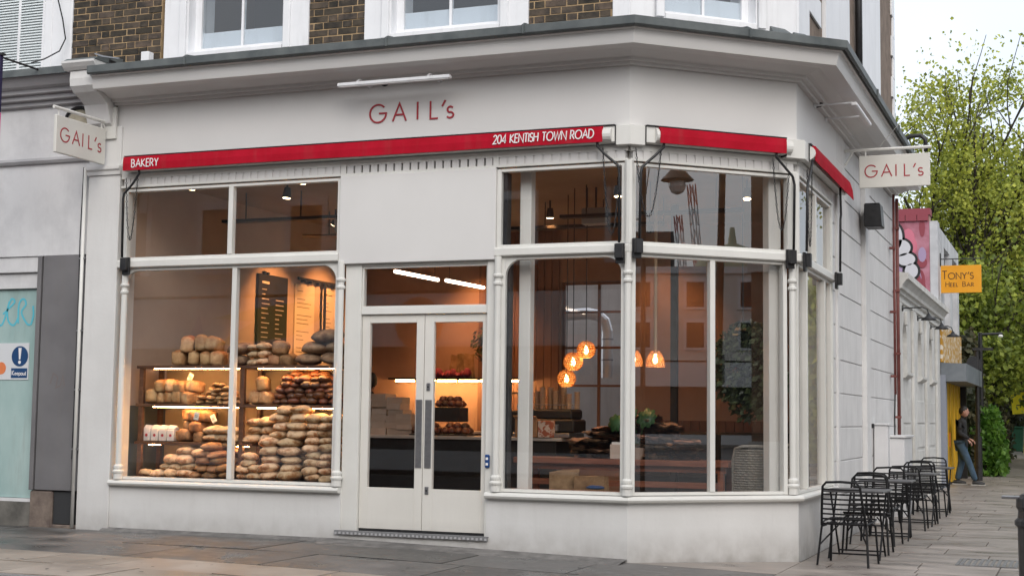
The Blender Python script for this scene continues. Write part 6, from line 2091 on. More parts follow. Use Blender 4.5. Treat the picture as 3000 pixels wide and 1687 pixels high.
part("corner_pier", MB().box(1.205, 1.36, 17.15, 17.6, -0.1, 5.4), BACKW, ys)
fr = MB()
for a, b in ((16.36, 17.2), (18.6, 19.3), (20.7, 21.2)):
    fr.box(a, b, -0.25, 0.0, 2.9, 5.0)
fr.box(16.36, 21.2, -0.25, 0.0, 5.0, 5.3).box(16.36, 21.2, -0.25, 0.0, 2.5, 2.9).box(17.2, 18.6, -0.25, -0.15, 2.9, 5.0).box(19.3, 20.7, -0.25, -0.15, 2.9, 5.0)
part("upper_wall", fr, BACKW, ys, FC)
part("fascia_board", MB().box(16.0, 21.1, 0.0005, 0.05, 2.53, 3.30), pmat("leafy_fascia", (0.52, 0.27, 0.03), (0.78, 0.72, 0.62), scale=7.0, rough=0.6, lo=0.50, hi=0.56, stretch=(1, 1, 1.2)), ys, FC)
part("canopy", MB().hexa([(16.0, 0.0, 2.14), (21.1, 0.0, 2.14), (21.1, 0.5, 2.14), (16.0, 0.5, 2.14), (16.0, 0.0, 2.52), (21.1, 0.0, 2.52), (21.1, 0.5, 2.50), (16.0, 0.5, 2.50)]), pmat("canopy_grey", (0.13, 0.15, 0.17), (0.19, 0.21, 0.23), scale=3, rough=0.6), ys, FC)
part("side_pier", MB().box(15.95, 16.25, -0.3, 0.10, -0.1, 2.27), pmat("pier_grey", (0.26, 0.28, 0.33), rough=0.7), ys, FC)
for i in range(9):
    a = 16.27 + i * 0.5
    part("yellow_panel", MB().box(a, a + 0.46, -0.03, 0.03 + 0.02 * (i % 2), 0.05, 2.26), YEL, ys, FC, bevel=0.012)
part("panel_backing", MB().box(16.25, 20.9, -0.25, -0.031, -0.1, 2.27), BLACKM, ys, FC)
part("end_post", MB().box(20.9, 21.1, -0.3, 0.15, -0.1, 2.27), BLACKM, ys, FC)
part("door_bar", MB().box(17.2, 17.26, 0.055, 0.08, 0.8, 1.1), pmat("orange_handle", (0.45, 0.16, 0.02), rough=0.5), ys, FC)
part("roof", MB().box(15.92, 21.2, -5.5, -0.25, 5.0, 5.2), LEAD, ys, FC)
t = thing("street_sign", "orange yellow hanging shop sign in dark serif capitals above the grey canopy", "sign", (1.4, 17.65, 4.0))
SX0, SX1, SZ0, SZ1 = 1.345, 2.17, 3.96, 4.525
part("board", MB().box(SX0, SX1, 17.61, 17.65, SZ0, SZ1), pmat("sign_orange_yellow", (0.72, 0.30, 0.004), (0.76, 0.34, 0.01), scale=4, rough=0.45), t, bevel=0.004)
part("arm", MB().tube([(1.2, 17.63, 4.66), (2.22, 17.63, 4.66)], 0.012, 6), BLACKM, t)
for x in (1.45, 2.05):
    part("hanger", MB().tube([(x, 17.63, 4.52), (x, 17.63, 4.66)], 0.007, 5), BLACKM, t)
part("wall_plate", MB().box(1.362, 1.38, 17.56, 17.70, 4.52, 4.78), BLACKM, t)
SGN = frame(Vector((0, 17.6095, 0)), (1, 0, 0), (0, -1, 0))
BRN = pmat("sign_brown", (0.06, 0.02, 0.005), rough=0.6)


def serif_word(txt, x, z, hs, sx, wst, gap):
    for ch, h in zip(txt, hs):
        if ch == ' ':
            x += 0.07
            continue
        mb = letter_mb(ch, x, z, h, wst, 0.0, sx, 0, 0.3)
        wd = GLY[ch][0] * h * sx
        ticks = {'T': [(wd / 2, 0)], 'N': [(0, 0), (0, h), (wd, h)], 'Y': [(wd / 2, 0), (0, h), (wd, h)], 'H': [(0, 0), (wd, 0), (0, h), (wd, h)], 'A': [(0, 0), (wd, 0)], 'R': [(0, 0), (wd, 0)], 'L': [(0, 0), (0, h)], 'E': [(0, 0)], 'B': [(0, 0)]}.get(ch, [])
        for k, (dx, dz) in enumerate(ticks):
            stroke(mb, [(x + dx - 0.012, 0.0012 + 0.0002 * k, z + dz + (wst * 0.5 if dz == 0 else -wst * 0.5)), (x + dx + 0.012, 0.0012 + 0.0002 * k, z + dz + (wst * 0.5 if dz == 0 else -wst * 0.5))], wst * 0.5, 0.3)
        part("letter", mb, BRN, t, SGN)
        x += wd + gap


serif_word("TONY'S", 1.40, 4.245, (0.165, 0.125, 0.125, 0.125, 0.14, 0.125), 1.05, 0.0085, 0.026)
serif_word("HEEL BAR", 1.47, 4.09, (0.095, 0.07, 0.07, 0.07, 0, 0.095, 0.07, 0.07), 1.15, 0.006, 0.022)

# =================================================================== street furniture further along
zp = gz(1.8, 20.4)
t = thing("sign_post", "dark grey post with round sign seen from behind near the walking person", "sign post", (1.83, 21.3, gz(1.83, 21.3)))
part("post", MB().tube([(1.83, 21.3, 0.0), (1.83, 21.3, 3.0)], 0.048, 8), BLACKM, t)
part("base_sleeve", MB().tube([(1.83, 21.3, 0.0), (1.83, 21.3, 1.0)], 0.085, 8), BLACKM, t)
part("round_sign", MB().lathe([(0.19, 0), (0.19, 0.012)], (0, 0, 0), 20), BLACKM, t, Matrix.Translation((1.76, 21.22, 2.63)) @ Matrix.Rotation(pi / 2, 4, 'X') @ Matrix.Rotation(0.6, 4, 'Y'))
part("blade_sign", MB().box(1.74, 2.18, 21.24, 21.27, 2.95, 3.01), BLACKM, t)
t = thing("lamp_post", "slim black street lamp behind the yellow shop canopy with short bracket", "street lamp", (1.72, 24.5, gz(1.72, 24.5)))
part("post", MB().tube([(1.72, 24.5, 0.0), (1.72, 24.5, 3.55)], [0.07, 0.05], 8), BLACKM, t)
part("bracket", MB().tube([(1.72, 24.5, 3.5), (2.25, 24.5, 3.52)], 0.035, 6), BLACKM, t)
part("lamp_glass", MB().lathe([(0.05, 0), (0.06, 0.03), (0.04, 0.06)], (2.2, 24.5, 3.43), 8), pmat("lamp_opal", (0.8, 0.8, 0.78), rough=0.2), t)
t = thing("litter_bin", "black cast iron litter bin at the right edge of the pavement", "bin", (3.75, -2.0, gz(3.75, -2.0)))
part("body", MB().lathe([(0.225, -0.05), (0.24, 0.02), (0.225, 0.06), (0.23, 0.58), (0.25, 0.60), (0.25, 0.63), (0.23, 0.65), (0.225, 0.70), (0.24, 0.73), (0.235, 0.79), (0.20, 0.82), (0.10, 0.83)], (3.755, -2.0, 0.0), 20), BLACKM, t, smooth=False)
part("ash_plate", MB().box(3.42, 3.56, -2.06, -1.94, 0.785, 0.805), STEEL, t, bevel=0.004)
t = thing("wheelie_bin", "green wheeled refuse bin far along the pavement by the hedge", "bin", (1.62, 49, gz(1.6, 49)))
zb = gz(1.6, 49)
GRN = pmat("bin_green", (0.02, 0.10, 0.05), (0.03, 0.13, 0.07), scale=6, rough=0.5)
part("body", MB().hexa([(1.36, 48.8, zb + .05), (1.84, 48.8, zb + .05), (1.84, 49.3, zb + .05), (1.36, 49.3, zb + .05), (1.30, 48.7, zb + .98), (1.90, 48.7, zb + .98), (1.90, 49.4, zb + .98), (1.30, 49.4, zb + .98)]), GRN, t, bevel=0.03)
part("lid", MB().box(1.28, 1.92, 48.66, 49.42, zb + .985, zb + 1.06), GRN, t, bevel=0.02)
for x in (1.38, 1.82):
    part("wheel", MB().tube([(x - .03, 49.35, zb + .1), (x + .03, 49.35, zb + .1)], 0.1, 10), BLACKM, t)
t = thing("yellow_notice", "tilted bright yellow notice board on a stake beyond the green bin", "sign", (2.0, 47.5, gz(2, 47.5)))
zb = gz(2, 47.5)
YM = Matrix.Translation((2.05, 47.5, 2.12)) @ Matrix.Rotation(-0.10, 4, 'Y')
part("board", MB().box(-0.56, 0.60, -0.02, 0.02, -0.42, 0.42), pmat("notice_yellow", (0.80, 0.66, 0.01), rough=0.5), t, YM)
part("print_line", MB().box(-0.25, 0.3, -0.0245, -0.0205, 0.02, 0.12).box(-0.38, 0.45, -0.0245, -0.0205, -0.10, -0.06), BLACKM, t, YM)
part("stake", MB().tube([(1.95, 47.54, zb), (2.02, 47.54, 1.9)], 0.03, 6), MATS["notice_yellow"], t)

# =================================================================== people
SKIN = pmat("skin", (0.42, 0.22, 0.16), rough=0.55)
HAIR = pmat("dark_hair", (0.015, 0.011, 0.009), rough=0.6)
JACKET = pmat("black_jacket", (0.010, 0.010, 0.011), (0.020, 0.020, 0.022), scale=14, rough=0.8, bump=0.4, bscale=18, coord='Object')
JEANS = pmat("blue_jeans", (0.030, 0.060, 0.10), (0.055, 0.10, 0.15), scale=9, rough=0.85, bump=0.4, bscale=20, coord='Object')
SHOE = pmat("dark_shoe", (0.02, 0.02, 0.022), rough=0.6)
SOLE = pmat("shoe_sole", (0.5, 0.5, 0.48), rough=0.6)


def skin_obj(name, pts, edges, m, parent, root=0, sub=2):
    me = bpy.data.meshes.new(name)
    me.from_pydata([p[0] for p in pts], edges, [])
    o = obj(name, me, m, parent)
    md = o.modifiers.new("skin", 'SKIN')
    if not me.skin_vertices:
        bm = bmesh.new()
        bm.from_mesh(me)
        bm.verts.layers.skin.verify()
        bm.to_mesh(me)
        bm.free()
    for i, p in enumerate(pts):
        r_ = p[1] if isinstance(p[1], tuple) else (p[1], p[1])
        me.skin_vertices[0].data[i].radius = r_
        me.skin_vertices[0].data[i].use_root = (i == root)
    md.use_smooth_shade = True
    s_ = o.modifiers.new("subdivision", 'SUBSURF')
    s_.levels = sub
    s_.render_levels = sub
    return o


def person(label, loc, rz, pose, hair_long=False, sc=1.0):
    t_ = thing("person", label, "person", loc, rz)
    J = dict(pelvis=(0, 0, .90), belly=(.0, 0, 1.05), chest=(.01, 0, 1.27), neck0=(.015, 0, 1.41), neck=(.04, 0, 1.47),
             shl=(0.0, .17, 1.36), shr=(0.0, -.17, 1.36), hpl=(0, .09, .86), hpr=(0, -.09, .86))
    J.update(pose)
    K = list(J)
    ix = {k: i for i, k in enumerate(K)}
    E = [('pelvis', 'belly'), ('belly', 'chest'), ('chest', 'neck0'), ('neck0', 'neck'), ('chest', 'shl'), ('chest', 'shr'), ('shl', 'ell'), ('ell', 'wrl'), ('shr', 'elr'), ('elr', 'wrr'),
         ('pelvis', 'hpl'), ('pelvis', 'hpr'), ('hpl', 'knl'), ('knl', 'anl'), ('hpr', 'knr'), ('knr', 'anr')]
    Rd = dict(pelvis=.12, belly=.115, chest=.125, neck0=.05, neck=.05, shl=.04, shr=.04, ell=.04, elr=.04, wrl=.028, wrr=.028, hpl=.08, hpr=.08, knl=.055, knr=.055, anl=.038, anr=.038)
    skin_obj("body", [(J[k], Rd[k]) for k in K], [(ix[a], ix[b]) for a, b in E], JACKET, t_)
    # jacket
    jk = ['belly', 'chest', 'neck0', 'shl', 'ell', 'wrl', 'shr', 'elr', 'wrr', 'hem']
    P = dict(J)
    P['hem'] = (J['pelvis'][0], 0, .80)
    P['wrl'] = tuple(Vector(J['ell']).lerp(Vector(J['wrl']), .88))
    P['wrr'] = tuple(Vector(J['elr']).lerp(Vector(J['wrr']), .88))
    jr = dict(belly=(.165, .135), chest=(.165, .15), neck0=.10, shl=.092, ell=.066, wrl=.048, shr=.092, elr=.062, wrr=.046, hem=(.17, .145))
    ji = {k: i for i, k in enumerate(jk)}
    skin_obj("jacket", [(P[k], jr[k]) for k in jk], [(ji[a], ji[b]) for a, b in (('belly', 'chest'), ('chest', 'neck0'), ('belly', 'hem'), ('chest', 'shl'), ('shl', 'ell'), ('ell', 'wrl'), ('chest', 'shr'), ('shr', 'elr'), ('elr', 'wrr'))], JACKET, t_)
    tk = ['pelvis', 'hpl', 'knl', 'anl', 'hpr', 'knr', 'anr']
    tr_ = dict(pelvis=.13, hpl=.105, knl=.082, anl=.068, hpr=.105, knr=.082, anr=.068)
    ti = {k: i for i, k in enumerate(tk)}
    skin_obj("jeans", [(J[k], tr_[k]) for k in tk], [(ti[a], ti[b]) for a, b in (('pelvis', 'hpl'), ('hpl', 'knl'), ('knl', 'anl'), ('pelvis', 'hpr'), ('hpr', 'knr'), ('knr', 'anr'))], JEANS, t_)
    # head with face
    hc = Vector(J['neck']) + Vector((.035, 0, .12))

    def sh_head(d, n_):
        x, y, z = d.x * .095, d.y * .073, d.z * .118
        if d.x > 0.3 and d.z < 0:
            x *= 0.92
        if d.x > .85 and -.45 < d.z < .12:
            x += .020 * max(0, 1 - abs(d.y) * 5)
        if d.z < -.4:
            y *= .86
            x += .012
        if d.x > .8 and .02 < d.z < .30:
            x -= .007 * min(1, abs(d.y) * 6)
        return (x, y, z)
    hm = blob(24, 18, sh_head, 3).mesh("head")
    for p in hm.polygons:
        p.use_smooth = True
    h_ = obj("head", hm, SKIN, t_)
    h_.location = hc
    hp_ = blob(20, 12, lambda d, n_: (d.x * .100 - .012, d.y * .082, d.z * .115 + .014), 1)
    keep = [f for f in hp_.f if sum(hp_.v[i][2] - 0.02 + (hp_.v[i][0] * -0.85 if True else 0) for i in f) / len(f) > (-0.01 if not hair_long else -0.05)]
    hp_.f = keep
    hr = obj("hair", hp_.mesh("hair"), HAIR, h_)
    so = hr.modifiers.new("thickness", 'SOLIDIFY')
    so.thickness = 0.008
    for sy in (-1, 1):
        ear = obj("ear", MB().lathe([(.004, -.028), (.014, -.012), (.016, .012), (.006, .028)], (-.005, sy * .074, -.005), 8).mesh("ear"), SKIN, h_)
        ey = obj("eye", MB().lathe([(.002, -.008), (.010, 0), (.002, .008)], (.082, sy * .030, .018), 8).mesh("eye"), BLACKM, h_)
    obj("mouth", MB().box(.082, .088, -.02, .02, -.062, -.056).mesh("mouth"), pmat("lips", (0.28, 0.10, 0.08), rough=0.5), h_)
    # hands and shoes
    for side, w_, e_ in (('l', 'wrl', 'ell'), ('r', 'wrr', 'elr')):
        a = Vector(J[w_])
        d = (a - Vector(J[e_])).normalized()
        s_ = d.cross(Vector((0, 0, 1))).normalized() if abs(d.z) < .9 else Vector((0, 1, 0))
        u_ = s_.cross(d)
        hb = MB()
        hb.tube([a - d * .02, a + d * .03, a + d * .085], [.022, .034, .030], 8, flat=(tuple(u_), .55))
        for q, ln in zip((-.024, -.008, .008, .024), (.062, .075, .072, .055)):
            b0 = a + d * .08 + s_ * q
            hb.tube([b0, b0 + d * ln * .45 - u_ * .006, b0 + d * ln * .75 - u_ * .026, b0 + d * ln * .85 - u_ * .045], [.0085, .008, .0075, .006], 5)
        b0 = a + d * .03 + s_ * .030
        hb.tube([b0, b0 + d * .03 + s_ * .018 - u_ * .012, b0 + d * .058 + s_ * .02 - u_ * .028], [.011, .010, .007], 5)
        obj("hand", hb.mesh("hand"), SKIN, t_)
        an = Vector(J['an' + side])
        fd = Vector(pose.get('toe' + side + '_dir', (1, 0, 0)))
        ss = Vector((-fd.y, fd.x, 0)).normalized()
        sb = MB()
        zb_ = an.z - 0.085
        base = Vector((an.x, an.y, zb_))
        sb.tube([base - fd * .07 + Vector((0, 0, .05)), base + Vector((0, 0, .055)), base + fd * .10 + Vector((0, 0, .042)), base + fd * .19 + Vector((0, 0, .03))], [.042, .048, .046, .030], 8)
        shoe = obj("shoe", sb.mesh("shoe"), SHOE, t_)
        so_ = MB()
        so_.hexa([tuple(base + fd * a_ + ss * b_ + Vector((0, 0, c_))) for c_ in (0, .018) for a_, b_ in ((-.105, -.04), (.21, -.035), (.21, .035), (-.105, .04))])
        obj("sole", so_.mesh("sole"), SOLE, shoe)
    t_.scale = (sc, sc, sc)
    return t_


person("man in black jacket and blue jeans walking out beside the yellow shop front", (1.63, 18.9, gz(1.6, 18.9)), 0.0,
       dict(ell=(-.05, .22, 1.12), wrl=(.13, .2, .97), elr=(-.02, -.23, 1.12), wrr=(.20, -.20, 1.0), knl=(-.0, .09, .48), anl=(-.10, .09, .09), knr=(.16, -.09, .49), anr=(.30, -.09, .085), pelvis=(.03, 0, .90)), sc=0.965)
person("shop worker with dark hair standing behind the counter boxes", (-4.78, 4.05, 0.17), 1.9,
       dict(ell=(.03, .24, 1.10), wrl=(.22, .18, 1.02), elr=(.03, -.24, 1.10), wrr=(.22, -.18, 1.02), knl=(.02, .1, .48), anl=(0, .1, .09), knr=(.02, -.1, .48), anr=(0, -.1, .09)), True)

# =================================================================== trees and hedges
BARK = pmat("bark", (0.022, 0.017, 0.013), (0.05, 0.04, 0.03), scale=6, rough=0.9, bump=0.5)
LF1 = pmat("spring_leaf", (0.25, 0.30, 0.036), (0.40, 0.43, 0.07), scale=0.6, rough=0.6, island=0.42, transl=0.35)
LF2 = pmat("green_leaf", (0.14, 0.195, 0.026), (0.25, 0.30, 0.042), scale=0.5, rough=0.6, island=0.5, transl=0.35)
LF3 = pmat("hedge_leaf", (0.030, 0.045, 0.014), (0.075, 0.06, 0.025), scale=0.9, rough=0.65, island=0.5, transl=0.2)
LF4 = pmat("bright_shrub_leaf", (0.07, 0.17, 0.02), (0.13, 0.27, 0.035), scale=1.5, rough=0.5, island=0.4, transl=0.35)


def add_leaf(mb, p, s_, rr):
    a = Vector((rr.gauss(0, 1), rr.gauss(0, 1), rr.gauss(0, 1) * 0.8 + 0.3)).normalized()
    b = a.orthogonal().normalized()
    b = (b * cos(rr.uniform(0, 6.3)) + a.cross(b) * sin(rr.uniform(0, 6.3))).normalized()
    e = a.cross(b)
    n0 = len(mb.v)
    mb.v += [tuple(p - b * s_), tuple(p + e * s_ * 0.8 + a * s_ * .2), tuple(p + b * s_), tuple(p - e * s_ * 0.8 + a * s_ * .2)]
    mb.f.append((n0, n0 + 1, n0 + 2, n0 + 3))


def tree(label, x, y, h, spread, seed, m, nleaf, leaf=0.075, clear=0.25, lean=0.0, droop=0.0, group=None, stems=5, jit=0.28, tr=0.17, name="tree"):
    rr = random.Random(seed)
    z0 = gz(x, y) if x > 1.4 else 0.1
    t_ = thing(name, label, "tree", (x, y, z0), 0, group)
    wood = MB()
    ends = []
    top = Vector((lean * h * 0.3, 0, h * clear))
    wood.tube([(0, 0, -0.2), (top.x * .4, 0.03, h * clear * .5), tuple(top)], [tr, tr * .85, tr * .72], 8)

    def grow(p, d, ln, r_, lev):
        q = p
        n = 4
        pts = [p]
        for i in range(n):
            d = (d + Vector((rr.gauss(0, .13), rr.gauss(0, .13), rr.gauss(0, .08) + (0.06 if lev < 2 else -droop)))).normalized()
            q = q + d * (ln / n)
            pts.append(q)
        rads = [r_ * (1 - 0.6 * i / n) for i in range(n + 1)]
        if lev < 3:
            wood.tube(pts, rads, 5 if lev else 6)
        if lev >= 2:
            for pp in pts[1:]:
                ends.append((pp, 1.0 if lev == 3 else 0.5))
        if lev < 3:
            k = (5, 4, 4)[lev]
            for i in range(k):
                u = 0.35 + 0.65 * (i + rr.random()) / k
                b = pts[min(n, int(u * n))]
                a = d.orthogonal().normalized()
                ang = rr.uniform(0, 6.28)
                a = (a * cos(ang) + d.cross(a) * sin(ang))
                nd = (d * 0.9 + a * rr.uniform(.45, .95) * (1 if lev else .9)).normalized()
                grow(b, nd, ln * rr.uniform(.42, .62), r_ * .5, lev + 1)
    for i in range(stems):
        a = 2 * pi * (i + rr.uniform(-.3, .3)) / stems
        tilt = rr.uniform(.12, .5) if i else 0.08
        d = Vector((sin(tilt) * cos(a) * spread + lean * .4, sin(tilt) * sin(a) * spread, cos(tilt)))
        grow(top, d.normalized(), h * (1 - clear) * rr.uniform(.62, .85), tr * .55, 0)
    obj("trunk", wood.mesh("trunk", fix=False), BARK, t_)
    lv = MB()
    ws = [e[1] for e in ends]
    clump = [0.3 + 1.4 * max(0, noise.noise(Vector(e[0]) * 0.55 + Vector((seed, 0, 0))) + .25) for e in ends]
    ch = rr.choices(ends, weights=[a * b for a, b in zip(ws, clump)], k=nleaf)
    for p, w in ch:
        add_leaf(lv, p + Vector((rr.gauss(0, jit), rr.gauss(0, jit), rr.gauss(0, jit))), leaf * rr.uniform(.6, 1.35), rr)
    obj("crown", lv.mesh("crown", fix=False), m, t_)
    return t_


tree("tall fresh green tree rising behind the pink gable", 0.9, 33.0, 12.0, 1.25, 5, LF1, 19000, 0.061, 0.20, 0.02, stems=7, jit=0.19)
tree("thick trunked green tree right of the orange yellow sign", 3.3, 36.5, 12.3, 1.1, 8, LF1, 20000, 0.064, 0.22, -0.02, stems=7, jit=0.20, tr=0.26)
tree("full green tree low behind the sign posts", 2.6, 50.0, 9.5, 1.3, 12, LF2, 20000, 0.10, 0.12, 0, 0.05, stems=7, jit=0.45)
tree("wide green tree hanging over the far pavement", 4.6, 44.0, 9.0, 1.4, 15, LF2, 18000, 0.095, 0.15, -0.05, 0.10, stems=7, jit=0.42)
tree("small bushy tree between the yellow shop and the lamp post", 1.2, 29.5, 5.6, 1.2, 21, LF2, 11000, 0.08, 0.12, 0.1, 0.08, stems=6, jit=0.34, tr=0.10)
tree("green tree far behind closing the view", 0.2, 62.0, 11.0, 1.5, 23, LF2, 14000, 0.14, 0.1, 0, 0.05, stems=7, jit=0.6)
tree("green tree far off on the right of the path", 4.0, 75.0, 10.0, 1.5, 29, LF2, 12000, 0.15, 0.05, 0, 0.05, stems=7, jit=0.7)


def hedge(name, label, x0, x1, y0, y1, h, n, leaf, m, seed, cat="hedge"):
    rr = random.Random(seed)
    zb_ = gz((x0 + x1) / 2, (y0 + y1) / 2)
    t_ = thing(name, label, cat, ((x0 + x1) / 2, (y0 + y1) / 2, zb_))
    lv = MB()
    cx_, cy_ = (x0 + x1) / 2, (y0 + y1) / 2
    for i in range(n):
        u, v, w = rr.uniform(-1, 1), rr.uniform(-1, 1), rr.random()
        k = (1 - .45 * w ** 2.5) * (1 + .25 * noise.noise(Vector((u * 2 + seed, v * 3, w * 3))))
        e = rr.random() ** .35
        ax = max(abs(u), abs(v))
        u, v = u / ax * e, v / ax * e
        add_leaf(lv, Vector((u * k * (x1 - x0) / 2, v * k * (y1 - y0) / 2, w * h * (1 + .15 * noise.noise(Vector((u * 3, v * 2 + seed, 7)))))), leaf * rr.uniform(.6, 1.3), rr)
    o_ = obj("foliage", lv.mesh("foliage", fix=False), m, t_)
    core = MB()
    for k in range(7):
        a = rr.uniform(0, 6.28)
        core.tube([(rr.uniform(-.1, .1), (k / 6 - .5) * (y1 - y0) * .8, -.05), (.12 * cos(a), (k / 6 - .5) * (y1 - y0) * .8 + .15 * sin(a), h * .4), (.3 * cos(a), (k / 6 - .5) * (y1 - y0) * .8 + .3 * sin(a), h * .8)], [.05, .035, .012], 5)
    obj("stem", core.mesh("stem", fix=False), BARK, t_)
    return t_


hedge("shrub", "bright green leafy shrub behind the round sign post", 1.40, 2.25, 23.6, 26.6, 1.6, 3600, 0.075, LF4, 3, "shrub")
hedge("hedge", "tall brownish conifer hedge along the far pavement", 0.5, 1.82, 28.5, 40.0, 3.1, 15000, 0.075, LF3, 9)
hedge("hedge", "tall pale green hedge across the side street, mirrored in the side panes", 5.5, 8.0, 25.0, 48.0, 4.6, 12000, 0.13, LF1, 29)
hedge("hedge", "dark green hedge beyond the green bin", 0.4, 2.0, 51.5, 62, 3.0, 7000, 0.12, LF3, 19)
hedge("shrub", "mixed dark shrub against the wall behind the lamp post", 0.6, 1.75, 22.9, 28.0, 3.4, 6000, 0.08, LF3, 14, "shrub")

# =================================================================== across the road: seen mirrored in the shop glass
OB = [pmat("terrace_brick_red", (0.22, 0.09, 0.055), (0.33, 0.15, 0.09), scale=6, rough=0.9), pmat("terrace_brick_brown", (0.12, 0.085, 0.06), (0.20, 0.145, 0.10), scale=6, rough=0.9), pmat("terrace_render", (0.58, 0.55, 0.50), (0.66, 0.63, 0.58), scale=2, rough=0.8)]
SHW = pmat("shop_white_fascia", (0.66, 0.66, 0.66), rough=0.5)
DGL = pmat("dark_shop_glass", (0.03, 0.032, 0.035), rough=0.25, spec=0.12)


def terrace(label, x0, x1, yf, h, wallm, fasc, storeys, nwin, name="terrace_house", M=None):
    M = M or frame(Vector((0, yf, 0)), (1, 0, 0), (0, 1, 0))
    c = M @ Vector(((x0 + x1) / 2, 0, 0))
    t_ = thing(name, label, "building", c)
    part("wall", MB().box(x0, x1, -7.0, 0.0, 4.3, h).box(x0, x0 + .5, -7.0, 0.0, -.2, 4.299).box(x1 - .5, x1, -7.0, 0.0, -.2, 4.299).box(x0 + .5, x1 - .5, -7, -1.0, -.2, 4.299), wallm, t_, M)
    part("fascia", MB().box(x0 + .3, x1 - .3, 0.001, .25, 2.95, 4.2), fasc, t_, M)
    part("shop_window", MB().box(x0 + .51, x1 - .51, -.15, -.1, .5, 2.94), DGL, t_, M)
    part("stall_riser", MB().box(x0 + .51, x1 - .51, -.2, 0.0, -.1, .5), SHW, t_, M)
    dz = (h - 4.6) / storeys
    for s_ in range(storeys):
        for k in range(nwin):
            cx_ = x0 + (x1 - x0) * (k + .5) / nwin
            z0 = 4.6 + s_ * dz + .35
            w = part("window", MB().box(cx_ - .6, cx_ + .6, .001, .09, z0 - .12, z0 - .001).box(cx_ - .6, cx_ - .45, .001, .06, z0, z0 + dz * .62).box(cx_ + .45, cx_ + .6, .001, .06, z0, z0 + dz * .62).box(cx_ - .6, cx_ + .6, .001, .08, z0 + dz * .62 + .001, z0 + dz * .62 + .2), SHW, t_, M)
            part("pane", MB().box(cx_ - .449, cx_ + .449, .0012, .012, z0, z0 + dz * .62), DGL, w, M)
    part("parapet", MB().box(x0, x1, -.3, .15, h + .001, h + .35), SHW if wallm is OB[2] else wallm, t_, M)
    return t_, M


t1, M1 = terrace("white signed discount shop under pale render across the road, mirrored in the bread window", -23.0, -12.6, -18.2, 9.6, OB[2], SHW, 2, 4)  # wall made pale so its reflection brightens the bread window
gs = pmat("swoosh_green", (0.40, 0.46, 0.10), rough=0.5)
og = pmat("sign_orange_red", (0.75, 0.20, 0.05), rough=0.5)
bl = pmat("sign_pale_blue", (0.25, 0.33, 0.55), rough=0.5)
part("green_swoosh", MB().prism([(-16.3, 3.0), (-14.2, 3.2), (-13.2, 3.7), (-13.6, 4.1), (-15.0, 3.95), (-16.4, 3.7), (-15.2, 3.6)], 1, .2505, .27), gs, t1, M1)
part("blue_shape", MB().prism([(-17.2, 3.05), (-16.6, 3.05), (-16.8, 3.8)], 1, .2505, .27), bl, t1, M1)
t2, M2 = terrace("red brick shop with round orange sign across the road, mirrored in the doors", -12.5, -4.0, -18.0, 9.2, OB[0], SHW, 2, 3)
part("orange_roundel", MB().lathe([(0.62, 0), (0.62, .02)], (0, 0, 0), 28), og, t2, M2 @ Matrix.Translation((-10.6, .251, 3.5)) @ Matrix.Rotation(-pi / 2, 4, 'X'))
t3, M3 = terrace("brown brick shop with dark red signboard across the road, mirrored in the front window", -3.9, 6.0, -18.4, 9.0, OB[1], pmat("dark_red_fascia", (0.20, 0.03, 0.03), rough=0.5), 2, 3)
terrace("pale rendered house further right across the road", 6.1, 16.0, -18.4, 8.8, OB[2], SHW, 2, 3)
terrace("brown brick house further left across the road", -36.0, -23.1, -18.4, 9.4, OB[1], SHW, 2, 4)
# corner building over the side street
MC = frame(Vector((14.6, 0, 0)), (0, 1, 0), (-1, 0, 0))
cb = thing("corner_building", "brown brick corner building over the side street, mirrored in the angled window", "building", (14.6, 0, 0))
part("wall", MB().box(-3.4, 9.5, -7.0, 0.0, -.2, 11.5), pmat("corner_brick", (0.20, 0.13, 0.09), (0.30, 0.20, 0.14), scale=4, rough=0.9), cb, MC)
part("plinth", MB().box(-3.45, 9.5, 0.001, 0.06, -.2, 0.9), OB[2], cb, MC)
part("string_course", MB().box(-3.45, 9.5, 0.001, 0.10, 4.2, 4.5), OB[2], cb, MC)
part("parapet", MB().box(-3.45, 9.5, -.3, 0.12, 11.501, 11.9), OB[2], cb, MC)
for k in range(3):
    for z0 in (1.3, 5.2, 8.4):
        w = part("window", MB().box(-1.2 + k * 3.4, -0.1 + k * 3.4, .001, .09, z0 - .12, z0 - .001), SHW, cb, MC)
        part("pane", MB().box(-1.1 + k * 3.4, -0.2 + k * 3.4, .001, .012, z0, z0 + 2.0), DGL, w, MC)
# long white terrace further down the road with slate roof, dome and cranes behind
aa = math.atan2(.34, .94)
MW = frame(Vector((57.5, -20.5, 0)), (sin(aa), cos(aa), 0), (-cos(aa), sin(aa), 0))
tw, _ = terrace("long white stucco terrace far down the road, mirrored in the angled window", -12, 4.6, 0, 8.8, OB[2], SHW, 2, 6, "stucco_terrace", MW)
for k in range(5):
    part("dormer", MB().prism([(-11.6 + k * 2.3, 9.2), (-10.4 + k * 2.3, 9.2), (-10.4 + k * 2.3, 10.4), (-11.0 + k * 2.3, 11.0), (-11.6 + k * 2.3, 10.4)], 1, -2.0, -.6), OB[1], tw, MW)
part("mansard_roof", MB().molding([(-.6, 9.16), (-1.6, 11.2), (-6, 11.2), (-6, 9.16)], -12, -0.7), pmat("slate", (0.07, 0.06, 0.055), rough=0.8), tw, MW)
t = thing("domed_building", "pale green domed building behind the white terrace, mirrored in the angled window", "building", (80.0, -25.5, 0))
part("drum", MB().lathe([(3.2, -.2), (3.2, 9.5), (3.4, 9.6), (3.4, 10.0)], (80, -25.5, 0), 20), OB[2], t)
